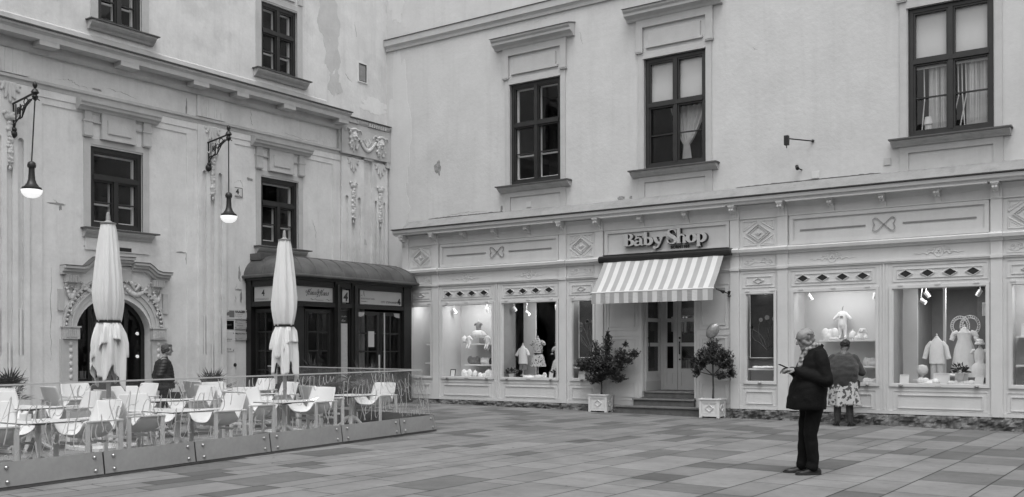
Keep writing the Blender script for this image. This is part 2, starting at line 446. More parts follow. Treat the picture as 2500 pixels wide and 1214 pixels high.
# ------------------------------------------------------------------ windows
def sash_window(house, F, u0, u1, z0, z1, split, mull, dark='dark_frame', inner=True, hbars=True, blind=0, curtain=None, label=None, top_single=False, seed=0):
    """timber casement: outer dark frame, transom at z=split, glass, pale inner window and a dark room behind"""
    d = -.10
    wn = MB(); fr = .09
    fring(wn, F, u0, u1, z0, z1, fr, d - .06, d + .05)
    fbox(wn, F, u0 + fr, u1 - fr, split - .045, split + .045, d - .05, d + .07)
    uc = (u0 + u1) / 2
    fbox(wn, F, uc - .045, uc + .045, z0 + fr, split - .045, d - .05, d + .06)
    if not top_single: fbox(wn, F, uc - .045, uc + .045, split + .045, z1 - fr, d - .05, d + .06)
    # casement rails and thin bars
    for a, c in ((u0 + fr, uc - .045), (uc + .045, u1 - fr)):
        fring(wn, F, a, c, z0 + fr, split - .045, .035, d - .04, d + .03)
        if not top_single: fring(wn, F, a, c, split + .045, z1 - fr, .035, d - .04, d + .03)
        zm = z0 + fr + (split - .045 - z0 - fr) * .5
        if hbars: fbox(wn, F, a + .035, c - .035, zm - .012, zm + .012, d - .03, d + .02)
    if top_single: fring(wn, F, u0 + fr, u1 - fr, split + .045, z1 - fr, .035, d - .04, d + .03)
    win = wn.build('window', dark, house, label=label)
    g = MB(); g.add([F.P(a, b_, d - .035) for a, b_ in ((u0 + .05, z0 + .05), (u1 - .05, z0 + .05), (u1 - .05, z1 - .05), (u0 + .05, z1 - .05))], [(0, 1, 2, 3)])
    g.build('pane', 'window_glass', win)
    room = MB()   # box of the room behind, open to the front
    ra, rb, rz0, rz1, ro = u0 - .25, u1 + .25, z0 - .1, z1 + .15, -2.2
    P = F.P
    room.add([P(ra, rz0, -.32), P(rb, rz0, -.32), P(rb, rz1, -.32), P(ra, rz1, -.32), P(ra, rz0, ro), P(rb, rz0, ro), P(rb, rz1, ro), P(ra, rz1, ro)],
             [(4, 5, 6, 7), (0, 1, 5, 4), (3, 2, 6, 7), (0, 3, 7, 4), (1, 2, 6, 5)])
    room.build('room_lining', 'interior_dark', win)
    if inner:
        iw = MB(); k = -.178
        fring(iw, F, u0 + .02, u1 - .02, z0 + .02, z1 - .02, .135, k - .03, k + .03)
        fbox(iw, F, uc - .085, uc + .085, z0 + .155, split - .06 if top_single else z1 - .155, k - .03, k + .03)
        fbox(iw, F, u0 + .155, uc - .085, split - .06, split + .04, k - .025, k + .025); fbox(iw, F, uc + .085, u1 - .155, split - .06, split + .04, k - .025, k + .025)
        zm = z0 + (split - z0) * .48
        fbox(iw, F, u0 + .155, uc - .085, zm - .018, zm + .018, k - .02, k + .02); fbox(iw, F, uc + .085, u1 - .155, zm - .018, zm + .018, k - .02, k + .02)
        iw.build('inner_sash', 'inner_frame', win)
    rv = MB()   # reveal lining between outer and inner window
    for a, c, e, f_ in ((u0 + .001, u0 + .02, z0, z1), (u1 - .02, u1 - .001, z0, z1)): fbox(rv, F, a, c, e, f_, -.32, d - .061)
    fbox(rv, F, u0 + .02, u1 - .02, z0, z0 + .018, -.32, d - .061)
    rv.build('reveal', 'inner_frame', win)
    if blind:
        bl = MB()
        for a, c in ((u0 + .11, uc - .03), (uc + .03, u1 - .11)):
            bl.grid(lambda s, t: P(a + (c - a) * s, z1 - .08 - blind * t, -.165 + .006 * math.sin(t * 9 + seed)), 3, 14)
        bl.build('roller_blind', 'blind', win)
    if curtain == 'tied':
        cb = MB()
        def cur(s, t):
            z = split - .05 - t * (split - z0 - .25); pin = .15 + .85 * (1 - min(1, t * 1.35)) ** .8 if t < .74 else .15 + (t - .74) * .3
            u = uc + .12 + (s - .42) * .95 * pin
            return P(u, z, -.36 + .03 * math.sin(s * 42))
        cb.grid(cur, 50, 24); cb.build('curtain', 'curtain', win, smooth=2)
    if curtain == 'strings':
        cb = MB(); r = random.Random(5)
        for a, c in ((u0 + .34, uc - .03), (uc + .25, u1 - .1)):
            n = 58
            for i in range(n):
                u = a + (c - a) * (i + r.random()) / n; wv = r.uniform(.006, .015)
                cb.add([P(u - wv, split, -.24 - r.random() * .05), P(u + wv, split, -.24), P(u + wv, z0 + .12, -.24), P(u - wv, z0 + .12, -.26)], [(0, 1, 2, 3)])
        for u, du in ((u0 + .25, -.04), (uc + .10, -.12), (uc + .17, .05), (uc + .24, -.1)):
            ftube(cb, F, [(u, split, -.23), (u + .01, (split + z0) / 2, -.23), (u + du, z0 + .15, -.23)], .012)
        cb.build('string_curtain', 'curtain', win)
        lb = MB(); c = P(u0 + .32, z0 + .14, -.28); lb.lathe(c, [(.02, 0), (.07, 0), (.075, .1), (.075, .11), (.09, .12), (.065, .27), (0.01, .27)], 14); lb.build('bedside_lamp', 'curtain', win, smooth=True)
        fl = MB(); fbox(fl, F, u0 + .1, u1 - .1, z0 + .085, z0 + .13, -.42, -.2); fl.build('inner_sill', 'inner_frame', win)
    return win

def sill(b, F, u0, u1, z0, z1, out):
    h = z1 - z0
    fprof(b, F, [(-.02, z0), (out * .35, z0), (out * .5, z0 + h * .25), (out * .72, z0 + h * .45), (out * .95, z0 + h * .75), (out * .98, z1), (-.02, z1)], u0, u1)
def ends_prof(b, F, prof, u0, u1, taper=.0): fprof(b, F, prof, u0, u1)

# ------------------------------------------------------------------ shop house
shop_house = thing('plastered_house', 'tall pale plastered house above the shop front, with three tall dark casement windows', 'house', (-9, 20.75, 0))
WIN_R = [(-14.67, -13.15), (-10.84, -9.30), (-4.97, -3.41), (1.0, 2.55)]
wb = MB()
holes = [(a, b, 5.74, 8.29) for a, b in WIN_R] + [(-17.7, 5.5, -1, 4.45)]
holes_wall(wb, R_, -19.6, 7.5, -.4, 13.6, holes, -.32, 0)
wb.build('wall', 'plaster_shop_house', shop_house)
for i, (a, b) in enumerate(WIN_R):
    kw = [dict(inner=True), dict(inner=False, blind=1.0, curtain='tied'), dict(inner=False, blind=1.12, curtain='strings'), dict(inner=True)][i]
    sash_window(shop_house, R_, a, b, 5.74, 8.29, [7.24, 7.20, 7.22, 7.2][i], True, seed=i, **kw)
for i, (a, b) in enumerate(WIN_R):
    t = MB(); e = a - .19; f = b + .19
    # surround, ears, frieze panel
    fbox(t, R_, a - .15, a - .02, 5.70, 8.33, -.02, .035); fbox(t, R_, b + .02, b + .15, 5.70, 8.33, -.02, .035)
    fbox(t, R_, a - .15, b + .15, 8.33, 8.45, -.02, .034)
    fbox(t, R_, a - .02, a, 5.74, 8.29, -.02, .02); fbox(t, R_, b, b + .02, 5.74, 8.29, -.02, .02); fbox(t, R_, a - .02, b + .02, 8.29, 8.33, -.02, .045)
    fbox(t, R_, e, e + .17, 8.50, 9.20, -.02, .07); fbox(t, R_, f - .17, f, 8.50, 9.20, -.02, .07)
    fbox(t, R_, e + .17, f - .17, 9.02, 9.20, -.02, .07)
    for u in (e, f - .17):
        fbox(t, R_, u - .012, u + .182, 8.46, 8.50, -.02, .085); fbox(t, R_, u - .005, u + .175, 8.43, 8.46, -.02, .075)
    fbox(t, R_, a + .12, b - .12, 8.58, 8.92, -.02, .05); fbox(t, R_, a + .06, b - .06, 8.53, 8.58, -.02, .06)
    # apron below the sill
    fring(t, R_, a - .16, b + .16, 5.02, 5.56, .17, -.02, .035, wt=.14, wb=.001)
    t.build('window_surround', 'plaster_trim_shop', shop_house)
    s_ = MB(); sill(s_, R_, a - .30, b + .30, 5.55, 5.67, .20); s_.build('window_sill', 'sill_stone', shop_house)
    fl = MB(); fbox(fl, R_, a - .33, b + .33, 5.671, 5.70, -.02, .235); fl.build('sill_flashing', 'sill_metal', shop_house)
    h = MB(); fprof(h, R_, [(-.02, 9.20), (.09, 9.20), (.12, 9.25), (.22, 9.30), (.24, 9.30), (.24, 9.36), (.29, 9.40), (.30, 9.44), (-.02, 9.52)], a - .42, b + .42)
    h.build('window_hood', 'plaster_trim_shop', shop_house)
    hf = MB(); fprof(hf, R_, [(-.02, 9.525), (.32, 9.443), (.32, 9.458), (-.02, 9.54)], a - .44, b + .44); hf.build('hood_flashing', 'sill_metal', shop_house)
sc_ = MB(); fprof(sc_, R_, [(-.02, 9.86), (.05, 9.86), (.06, 9.93), (.10, 9.98), (.12, 9.99), (.13, 10.15), (-.02, 10.19)], -18.88, 7.5)
sc_.build('string_course', 'plaster_trim_shop', shop_house)
sf = MB(); fprof(sf, R_, [(-.02, 10.193), (.15, 10.153), (.15, 10.168), (-.02, 10.21)], -18.88, 7.5); sf.build('string_flashing', 'sill_metal', shop_house)
lb = MB(); fprof(lb, R_, [(-.02, 4.72), (.42, 4.76), (.42, 4.80), (.34, 4.85), (.17, 5.0), (.11, 5.05), (-.02, 5.08)], -18.02, 5.5)
lb.build('plaster_ledge', 'ledge_plaster', shop_house)
flakes('plaster_repair', R_, [(-18.45, 7.6, .42, 2.2), (-18.5, 5.6, .36, .9), (-18.55, 11.6, .3, .9)], 'plaster_shop_repair', shop_house, rg=.35)
flakes('flaked_spot', R_, [(-17.05, 6.42, .10, .18), (-11.47, 5.12, .13, .05), (-11.2, 5.10, .04, .04), (-14.95, 5.16, .04, .07)], 'flake_hole', shop_house)
# grime lines along the ledge
gm = MB(); r = random.Random(3)
for (a, b, z) in ((-17.4, -14.9, 5.09), (-8.6, -5.5, 5.09)):
    gm = MB(); n = 60; lo, hi = [], []
    for i in range(n + 1):
        u = a + (b - a) * i / n; k = math.sin(PI * i / n) ** .3; lo.append((u, z - .012)); hi.append((u, z - .004 + k * (.012 + .03 * abs(noise.noise((u * 5, z, 2))) + .012 * noise.noise((u * 19, z, 2)))))
    fpoly(gm, R_, lo + hi[::-1], -.01, .003); gm.build('grime_line', 'crack', shop_house)
for i, (u, z, s, mm) in enumerate([(-6.83, 5.19, .075, 'plaque_white'), (-14.1, 5.2, .07, 'plaque_white'), (-5.37, 5.30, .07, 'plaster_trim_shop')]):
    o = MB(); fbox(o, R_, u - s, u + s, z - s, z + s, .001, .02); ob = o.build('cover_plate', mm)
    setp(ob, ['small bright white square cover plate on the wall above the shop cornice', 'small white square cover plate under the leftmost tall window', 'small wall-coloured square cover plate left of the largest window'][i], 'cover plate')
# ------------------------------------------------------------------ left house
left_house = thing('stuccoed_house', 'old stuccoed house with fluted pilasters and flaking plaster on the left of the square', 'house', (-18.9, 12, 0))
WIN_L = [(11.75, 12.975), (16.23, 17.44)]
WIN_U = [(11.93, 12.96), (16.26, 17.42)]
AC, AW, AS, AH = 12.30, .87, 1.90, .76      # arched door: centre, half width, springing height, rise
lh = MB()
holes = [(a, b, 4.10, 5.77) for a, b in WIN_L] + [(a, b, 8.36, 10.05) for a, b in WIN_U] + [(AC - AW, AC + AW, -1, 3.0), (7.2, 8.5, 4.1, 5.77), (15.9, 20.1, -1, 3.1)]
holes_wall(lh, L_, -6, 20.9, -.4, 13.6, holes, -.32, 0)
arc = [(AC + AW * math.cos(PI * i / 24), AS + AH * math.sin(PI * i / 24)) for i in range(25)]
fpoly(lh, L_, [(AC + AW, 3.0)] + arc[:13] + [(AC, 3.0)], -.32, 0); fpoly(lh, L_, [(AC, 3.0)] + arc[12:] + [(AC - AW, 3.0)], -.32, 0)
lh.build('wall', 'plaster_left_house', left_house)
sash_window(left_house, L_, 11.75, 12.975, 4.10, 5.77, 5.14, False, top_single=True, seed=1)
sash_window(left_house, L_, 16.23, 17.44, 4.10, 5.77, 5.14, False, top_single=True, seed=2)
sash_window(left_house, L_, 7.2, 8.5, 4.10, 5.77, 5.14, False, top_single=True, seed=4)
sash_window(left_house, L_, 11.93, 12.96, 8.36, 10.05, 9.36, False, seed=3)
sash_window(left_house, L_, 16.26, 17.42, 8.36, 10.05, 9.36, False, seed=5)
for a, b in WIN_L + [(7.2, 8.5)]:
    t = MB()
    for s in (a - .15, b): fbox(t, L_, s, s + .15, 4.06, 5.80, -.02, .02)
    fbox(t, L_, a - .15, b + .15, 5.80, 5.92, -.02, .02)
    for s in (a - .17, b - .02):                                  # side consoles
        fbox(t, L_, s, s + .19, 5.98, 6.24, -.02, .075); fbox(t, L_, s - .015, s + .205, 6.24, 6.275, -.02, .09); fbox(t, L_, s + .01, s + .18, 6.275, 6.46, -.02, .075)
        fbox(t, L_, s - .005, s + .195, 5.955, 5.98, -.02, .085); fbox(t, L_, s + .005, s + .185, 5.93, 5.955, -.02, .07)
    fbox(t, L_, a + .05, a + .22, 6.24, 6.275, -.02, .05); fbox(t, L_, b - .22, b - .05, 6.24, 6.275, -.02, .05)
    fbox(t, L_, a + .22, b - .22, 5.96, 6.46, -.02, .09); fbox(t, L_, a + .21, b - .21, 5.925, 5.96, -.02, .105)
    fring(t, L_, a + .34, b - .34, 6.05, 6.33, .012, .09, .108); fbox(t, L_, a + .352, b - .352, 6.062, 6.318, .09, .112)
    t.build('window_surround', 'plaster_trim', left_house)
    h = MB(); fprof(h, L_, [(-.02, 6.46), (.10, 6.46), (.13, 6.50), (.20, 6.53), (.21, 6.57), (.24, 6.60), (.25, 6.65), (-.02, 6.70)], a - .33, b + .33); h.build('window_hood', 'plaster_trim', left_house)
    s_ = MB(); sill(s_, L_, a - .18, b + .18, 3.88, 4.04, .17); s_.build('window_sill', 'sill_stone', left_house)
    f_ = MB(); fbox(f_, L_, a - .22, b + .30, 4.041, 4.07, -.02, .20); f_.build('sill_flashing', 'sill_metal', left_house)
for a, b in WIN_U:
    t = MB()
    for s in (a - .17, b + .0): fbox(t, L_, s, s + .17, 8.36, 10.08, -.02, .02)
    fbox(t, L_, a - .17, b + .17, 10.08, 10.20, -.02, .021)
    fbox(t, L_, a + .1, b - .1, 10.28, 10.7, -.02, .06); fbox(t, L_, a - .17, a - .02, 10.26, 10.7, -.02, .05); fbox(t, L_, b + .02, b + .17, 10.26, 10.7, -.02, .05)
    t.build('window_surround', 'plaster_trim', left_house)
    s_ = MB(); sill(s_, L_, a - .24, b + .26, 8.16, 8.33, .19); s_.build('window_sill', 'sill_stone', left_house)
    f_ = MB(); fbox(f_, L_, a - .28, b + .32, 8.331, 8.355, -.02, .22); f_.build('sill_flashing', 'sill_metal', left_house)
# main cornice with its deep blocks
c_ = MB()
fprof(c_, L_, [(-.02, 7.36), (.10, 7.36), (.14, 7.43), (.14, 7.55), (.42, 7.55), (.42, 7.65), (.45, 7.68), (.48, 7.70), (.49, 7.74), (-.02, 7.82)], -6, 18.87)
for a, b in ((-1, -.5), (1.2, 1.7), (3.2, 3.7), (5.2, 5.7), (7.0, 7.45), (8.75, 9.2), (10.45, 10.85), (12.2, 12.62), (14.0, 14.41), (15.2, 15.54), (16.62, 17.0), (18.49, 18.83)):
    fbox(c_, L_, a, b, 7.455, 7.5495, .141, .416)
fprof(c_, L_, [(-.02, 7.60), (.12, 7.60), (.17, 7.66), (.18, 7.72), (-.02, 7.76)], 18.87, 20.7)
c_.build('main_cornice', 'plaster_trim', left_house)
cf = MB(); fprof(cf, L_, [(-.02, 7.825), (.50, 7.742), (.515, 7.742), (.515, 7.772), (-.02, 7.845)], -6, 18.9); fprof(cf, L_, [(-.02, 7.765), (.21, 7.722), (.21, 7.75), (-.02, 7.785)], 18.92, 20.72)
cf.build('cornice_flashing', 'cornice_flashing', left_house)
wbnd = MB(); fprof(wbnd, L_, [(-.02, 7.85), (.07, 7.85), (.045, 8.02), (-.02, 8.07)], -6, 18.4); wbnd.build('cornice_upstand', 'plaster_trim', left_house)
st = MB(); fprof(st, L_, [(-.02, 6.70), (.05, 6.70), (.055, 6.77), (.10, 6.79), (.10, 6.84), (-.02, 6.88)], -6, 18.83)
st.build('string_course', 'plaster_trim', left_house)
# sunk field edges between the pilasters
pe = MB()
for a, b in ((10.43, 14.37), (15.15, 18.9), (5.0, 9.6)):
    fbox(pe, L_, a, a + .28, .0, 6.55, -.01, .022); fbox(pe, L_, b - .28, b, .0, 6.55, -.01, .022); fbox(pe, L_, a + .28, b - .28, 6.42, 6.55, -.01, .022)
    fbox(pe, L_, a, b, 6.551, 6.70, -.01, .04)
pe.build('wall_field', 'plaster_left_house', left_house)
# pilasters with flutes
def pilaster(a, b, lower=True, frieze=True):
    p = MB(); W = b - a; zt = 5.92; zb = .15
    fbox(p, L_, a, b, zt, 6.69, -.01, .07)
    # three flutes (recess) between fillets
    n = 3; gw = W * .075; cs = [a + W * (.22, .5, .78)[i] for i in range(3)]
    tops = [5.60, 5.05, 5.60]; bots = [2.35, 1.70, 2.35]
    us = [a] + [x for c in cs for x in (c - gw, c + gw)] + [b]
    for i in range(0, len(us), 2): fbox(p, L_, us[i], us[i + 1], zb, zt, -.01, .07)
    for k, c in enumerate(cs):
        # rounded head of the flute, then plain face above it
        hd = [(c - gw, tops[k])] + [(c - gw * math.cos(PI * i / 8), tops[k] + gw * math.sin(PI * i / 8)) for i in range(1, 8)] + [(c + gw, tops[k])]
        fpoly(p, L_, [(c + gw, zt), (c + gw, tops[k])] + hd[::-1][1:5] + [(c, zt)], -.01, .07); fpoly(p, L_, [(c, zt)] + hd[::-1][4:] + [(c - gw, zt)], -.01, .07)
        fbox(p, L_, c - gw, c + gw, zb, tops[k], -.01, .008)
        # reed filling the lower part of the flute
        p.tube([L_.P(c, bots[k] - .9, .025), L_.P(c, bots[k], .025)], gw * .62, 8)
        fbox(p, L_, c - gw, c + gw, zb, bots[k] - .9, .0, .055)
    fbox(p, L_, a - .02, b + .02, 5.88, 5.92, .05, .065)
    if frieze:
        fbox(p, L_, a, b, 6.88, 7.42, -.01, .045)
        c = (a + b) / 2; g = W * .10
        poly = [(c - g, 6.90)] + [(c - g * math.cos(PI * i / 8), 7.30 + g * math.sin(PI * i / 8)) for i in range(9)] + [(c + g, 6.90)]
        for i in range(len(poly) - 1):
            ftube(p, L_, [(poly[i][0], poly[i][1], .045), (poly[i + 1][0], poly[i + 1][1], .045)], .010, 4)
        for du, l in ((-.27, .16), (-.15, .22), (.15, .22), (.27, .16)):
            ftube(p, L_, [(c + du * W / .8, 6.90, .045), (c + du * W / .8, 6.90 + l, .045)], .014, 5)
            ftube(p, L_, [(c + du * W / .8, 6.69, .05), (c + du * W / .8, 6.69 - l, .05)], .016, 5); p.ball(L_.P(c + du * W / .8, 6.67 - l, .05), .022, 6)
    return p.build('pilaster', 'plaster_left_house', left_house)
def leaf_ornament(c, z, s=1.0):
    """hanging acanthus leaf"""
    b = []
    for du, dz, l in ((0, 0, .34), (-.09, -.02, .25), (.09, -.02, .25), (-.17, .0, .13), (.17, .0, .13)):
        b.append((L_.P(c + du * .6 * s, z, .06), .045 * s, L_.P(c + du * s, z - l * s + dz * s, .09), .028 * s))
    b.append((L_.P(c - .2 * s, z - .02, .06), .035 * s, L_.P(c + .2 * s, z - .02, .06), .035 * s))
    return b
def volute_drop(c, z, s=1.0):
    b = []
    for sg in (-1, 1):
        for i in range(9):
            t = i / 8 * 4.4 + .6; r_ = .11 * s * (1 - i / 11)
            u = c + sg * (.07 * s + r_ * math.cos(t) * .6); zz = z + r_ * math.sin(t) * .9
            b.append(('ball', L_.P(u, zz, .09), (.034 * s, .034 * s, .034 * s)))
    b.append((L_.P(c - .06 * s, z, .07), .06 * s, L_.P(c + .06 * s, z, .07), .06 * s))
    r = random.Random(int(c * 100)); zz = z - .12 * s
    while zz > z - .92 * s:
        for k in (-1, 1):
            b.append(('ball', L_.P(c + k * r.uniform(.012, .04) * s, zz + r.uniform(-.015, .015), .085), (r.uniform(.03, .048) * s,) * 3))
        zz -= .062 * s
    b.append((L_.P(c, z, .06), .03, L_.P(c, z - .9 * s, .06), .03))
    b.append(('ball', L_.P(c, z - .98 * s, .075), (.03 * s, .03 * s, .05 * s)))
    return b
for a, b in ((9.65, 10.43), (14.37, 15.15)):
    pilaster(a, b); c = (a + b) / 2
    meshobj('leaf_ornament', fuse(leaf_ornament(c, 6.66), .014, 1), 'stone_ornament', left_house)
    meshobj('fruit_drop', fuse(volute_drop(c, 6.02), .013, 1), 'stone_ornament', left_house)
pilaster(3.0, 3.78); pilaster(-3.6, -2.8)
for a, b in ((18.92, 19.76), (20.09, 20.70)):
    pilaster(a, b, frieze=False); c = (a + b) / 2
    meshobj('leaf_ornament', fuse(leaf_ornament(c, 6.66), .014, 1), 'stone_ornament', left_house)
    meshobj('fruit_drop', fuse(volute_drop(c, 5.95), .013, 1), 'stone_ornament', left_house)
# frieze block with two horned masks
fz = MB(); fbox(fz, L_, 18.86, 20.735, 6.76, 7.585, -.01, .14); fbox(fz, L_, 19.74, 20.1, 6.70, 6.759, -.01, .11); fbox(fz, L_, 18.80, 18.86, 6.80, 7.5, -.01, .09)
fbox(fz, L_, 20.60, 20.735, 6.60, 6.759, -.01, .13)
for a, b in ((19.05, 19.45), (19.85, 20.55)): 
    for i in range(8): fbox(fz, L_, a + (b - a) * i / 8, a + (b - a) * (i + .6) / 8, 7.60, 7.70, .13, .19)
fz.build('frieze_block', 'plaster_trim', left_house)
def mask(c, z, beard):
    P = L_.P; o = .16; b = [('ball', P(c, z, o), (.085, .115, .165)), (P(c, z + .02, o + .07), .02, P(c, z - .03, o + .115), .026)]
    for s in (-1, 1):
        b += [('ball', P(c + s * .045, z + .035, o + .065), (.02, .03, .014)), ('ball', P(c + s * .055, z - .035, o + .055), (.035, .035, .03)), (P(c + s * .08, z + .14, o), .03, P(c + s * .24, z + .19, o + .02), .018), (P(c + s * .24, z + .19, o + .02), .018, P(c + s * .31, z + .10, o), .012)]
        r = random.Random(int(c * 50) + s)
        for i in range(10):
            t = i / 9; b.append(('ball', P(c + s * (.12 + .03 * math.sin(i * 2)), z + .14 - t * .46, o - .01 + r.uniform(0, .03)), (.04, .042, .042)))
    b += [(P(c - .05, z - .075, o + .06), .016, P(c + .05, z - .075, o + .06), .016), ('ball', P(c, z - .115, o + .06), (.035, .035, .025))]
    for i in range(7): b.append(('ball', P(c - .12 + i * .04, z + .15 + .03 * math.sin(PI * i / 6), o + .03), (.05, .035, .04)))
    for s, l in ((-.1, .2), (0, .26), (.1, .2)) if beard else ((-.09, .14), (.09, .14)): b.append((P(c + s * .6, z - .14, o), .04, P(c + s, z - .14 - l, o - .01), .02))
    return b
g = mask(19.28, 7.25, True) + mask(20.33, 7.20, True)
for i in range(15):
    t = i / 14; g.append(('ball', L_.P(19.5 + .62 * t, 7.20 - .26 * math.sin(PI * t), .16), (.035, .045, .04 + .02 * math.sin(PI * t))))
for k in (-.16, -.08, 0, .08, .16): g.append((L_.P(19.81, 7.02, .15), .02, L_.P(19.81 + k, 7.30 - abs(k) * .5, .15), .012))
meshobj('mask_relief', fuse(g, .012, 1), 'stone_ornament', left_house)
# patches and flaked spots of old plaster
flakes('plaster_patch', L_, [(18.50, 10.35, .36, .85), (18.62, 9.35, .25, .55), (18.75, 8.55, .22, .34), (19.3, 4.6, .5, .4)], 'plaster_grey', left_house)
flakes('plaster_repair', L_, [(20.2, 8.25, .55, .22)], 'plaster_left_repair', left_house)
flakes('flaked_spot', L_, [(11.02, 4.48, .16, .03), (11.1, 4.42, .03, .06), (14.1, 3.62, .03, .12), (13.95, 3.74, .12, .02), (15.55, 2.98, .10, .02), (15.62, 2.8, .03, .14), (15.42, 2.72, .03, .1), (15.58, 3.35, .03, .16), (14.1, 7.0, .02, .2), (10.42, 2.5, .02, .04), (11.9, 6.95, .12, .02), (19.6, 5.2, .08, .02), (15.75, 3.25, .02, .1), (13.0, 3.66, .09, .05), (11.65, 3.68, .06, .02), (15.9, 5.65, .10, .03), (15.3, 5.72, .08, .03)], 'plaster_flaked', left_house)
def crack(F, pts, house, w_=.006, mt='crack'):
    b = MB(); r = random.Random(len(pts) + int(pts[0][0] * 10)); path = []
    for (u0, z0), (u1, z1) in zip(pts, pts[1:]):
        for k in range(6): t = k / 6; path.append((u0 + (u1 - u0) * t + r.uniform(-.018, .018), z0 + (z1 - z0) * t + r.uniform(-.018, .018)))
    for i in range(len(path) - 1):
        (a, c), (d, e) = path[i], path[i + 1]; k = w_ * r.uniform(.4, 1.3) * math.sin(PI * (i + .7) / len(path)); b.prism([(a, c), (d, e), (d + k, e + k), (a + k, c + k)], lambda u, z, o: F.P(u, z, o), -.005, .003)
    b.build('crack', mt, house)
for pts in ([(15.95, 7.3), (15.93, 7.1), (15.98, 6.9)], [(10.95, 4.55), (11.1, 4.45), (11.25, 4.5)], [(11.0, 6.98), (11.3, 7.02), (11.5, 6.93), (11.9, 6.95)], [(14.0, 3.72), (14.15, 3.74), (14.2, 3.58)], [(12.1, 7.02), (12.6, 7.0), (12.9, 6.93)], [(15.5, 3.1), (15.42, 2.9), (15.5, 2.7)], [(15.62, 3.4), (15.58, 3.15)], [(15.3, 5.6), (15.45, 5.5), (15.6, 5.58), (15.72, 5.4)], [(19.5, 10.4), (19.55, 9.9)], [(17.9, 4.9), (18.05, 4.6), (18.02, 4.4)], [(11.2, 2.9), (11.05, 2.6), (11.1, 2.3)], [(10.9, 3.2), (10.88, 2.0), (10.9, 1.2)], [(19.1, 8.9), (19.4, 8.7)], [(16.9, 6.95), (17.6, 6.9), (18.2, 6.93)]): crack(L_, pts, left_house)
for pts in ([(-12.6, 9.3), (-12.55, 9.1), (-12.5, 8.9)], [(-16.9, 5.12), (-16.0, 5.16), (-15.3, 5.13)], [(-13.9, 9.75), (-13.5, 9.8)], [(-2.9, 5.4), (-2.7, 5.1)], [(-8.2, 8.1), (-8.1, 8.0)]): crack(R_, pts, shop_house)
# panel between window sill and arch
ap = MB(); fbox(ap, L_, 11.62, 13.12, 3.62, 3.88, -.01, .03); ap.build('apron_panel', 'plaster_left_house', left_house)
# arch: jambs, imposts, archivolt with beads, swags, pediment
ar = MB()
for s in (-1, 1):
    u = AC + s * (AW + .14); fbox(ar, L_, u - .14 - (.0 if s > 0 else .08), u + .14 + (.08 if s > 0 else 0), -.2, 1.78, -.01, .06)
    a0, a1 = sorted((AC + s * (AW - .0), AC + s * (AW + .30))); fbox(ar, L_, a0 - .02, a1 + .02, 1.78, 2.01, -.01, .11)
    for i in range(6): fbox(ar, L_, a0 + .03 + i * .042, a0 + .052 + i * .042, 1.82, 1.97, .11, .122)
    fbox(ar, L_, a0 - .04, a1 + .04, 2.01, 2.04, -.01, .13)
    u = AC + s * (AW + .34); fbox(ar, L_, u - .06, u + .06, 2.35, 2.78, -.01, .05)
for i in range(24):
    t0, t1 = PI * i / 24, PI * (i + 1) / 24
    for w0, w1, o in ((0, .10, .035), (.10, .13, .06), (.13, .20, .03), (.27, .31, .06)):
        f = lambda t, k: (AC + (AW + k) * math.cos(t), AS + .13 + (AH + k) * math.sin(t) * .985)
        fpoly(ar, L_, [f(t0, w0), f(t0, w1), f(t1, w1), f(t1, w0)], -.01, o + .0)
for i in range(34):
    t = PI * (i + .5) / 34; ar.ball(L_.P(AC + (AW + .235) * math.cos(t), AS + .13 + (AH + .235) * math.sin(t), .045), .034, 8)
ar.build('arch_surround', 'plaster_trim', left_house, smooth=True)
pdp = [(AC - 1.22, 3.20), (AC - .82, 3.20), (AC - .72, 3.23), (AC - .60, 3.34), (AC - .50, 3.42), (AC - .40, 3.44), (AC + .36, 3.46), (AC + .36, 3.36), (AC + .70, 3.36), (AC + .80, 3.30), (AC + .90, 3.22), (AC + 1.02, 3.19), (AC + 1.28, 3.19)]
pe = MB()
def seg(dz0, dz1, o):
    for (a, za), (b, zb) in zip(pdp, pdp[1:]):
        if b - a < .01: continue
        fpoly(pe, L_, [(a, za + dz0), (b, zb + dz0), (b, zb + dz1), (a, za + dz1)], -.01, o)
seg(-.12, -.06, .10); seg(-.06, -.002, .16); seg(.0, .05, .22)
fbox(pe, L_, AC - .42, AC + .38, 3.0, 3.32, -.01, .05); fbox(pe, L_, AC - .1, AC + .12, 2.75, 3.3, -.01, .09)
for s in (-1, 1):
    u = AC + s * 1.0; fbox(pe, L_, u - .14, u + .14, 2.92, 3.08, -.01, .12); fbox(pe, L_, u - .12, u + .12, 2.80, 2.92, -.01, .05)
    for i in range(5): fbox(pe, L_, u - .13 + i * .056, u - .10 + i * .056, 2.93, 3.07, .12, .135)
    for i in range(3): pe.ball(L_.P(u - .07 + i * .07, 2.84, .06), .028, 6)
pe.build('stepped_pediment', 'plaster_trim', left_house)
pl = MB(); 
for (a, za), (b, zb) in zip(pdp, pdp[1:]):
    if b - a > .01: fpoly(pl, L_, [(a, za + .052), (b, zb + .052), (b, zb + .065), (a, za + .065)], -.01, .235)
pl.build('pediment_flashing', 'sill_metal', left_house)
g = []
def swag(u0, u1, z0, z1, drop, r0):
    n = 13
    for i in range(n):
        t = i / (n - 1); g.append(('ball', L_.P(u0 + (u1 - u0) * t, z0 + (z1 - z0) * t - drop * math.sin(PI * t), .05), (.03, r0 * (.5 + .6 * math.sin(PI * t)), r0 * (.5 + .6 * math.sin(PI * t)))))
swag(AC - .84, AC - .15, 3.0, 2.95, .24, .05); swag(AC + .15, AC + .84, 2.95, 3.0, .24, .05)
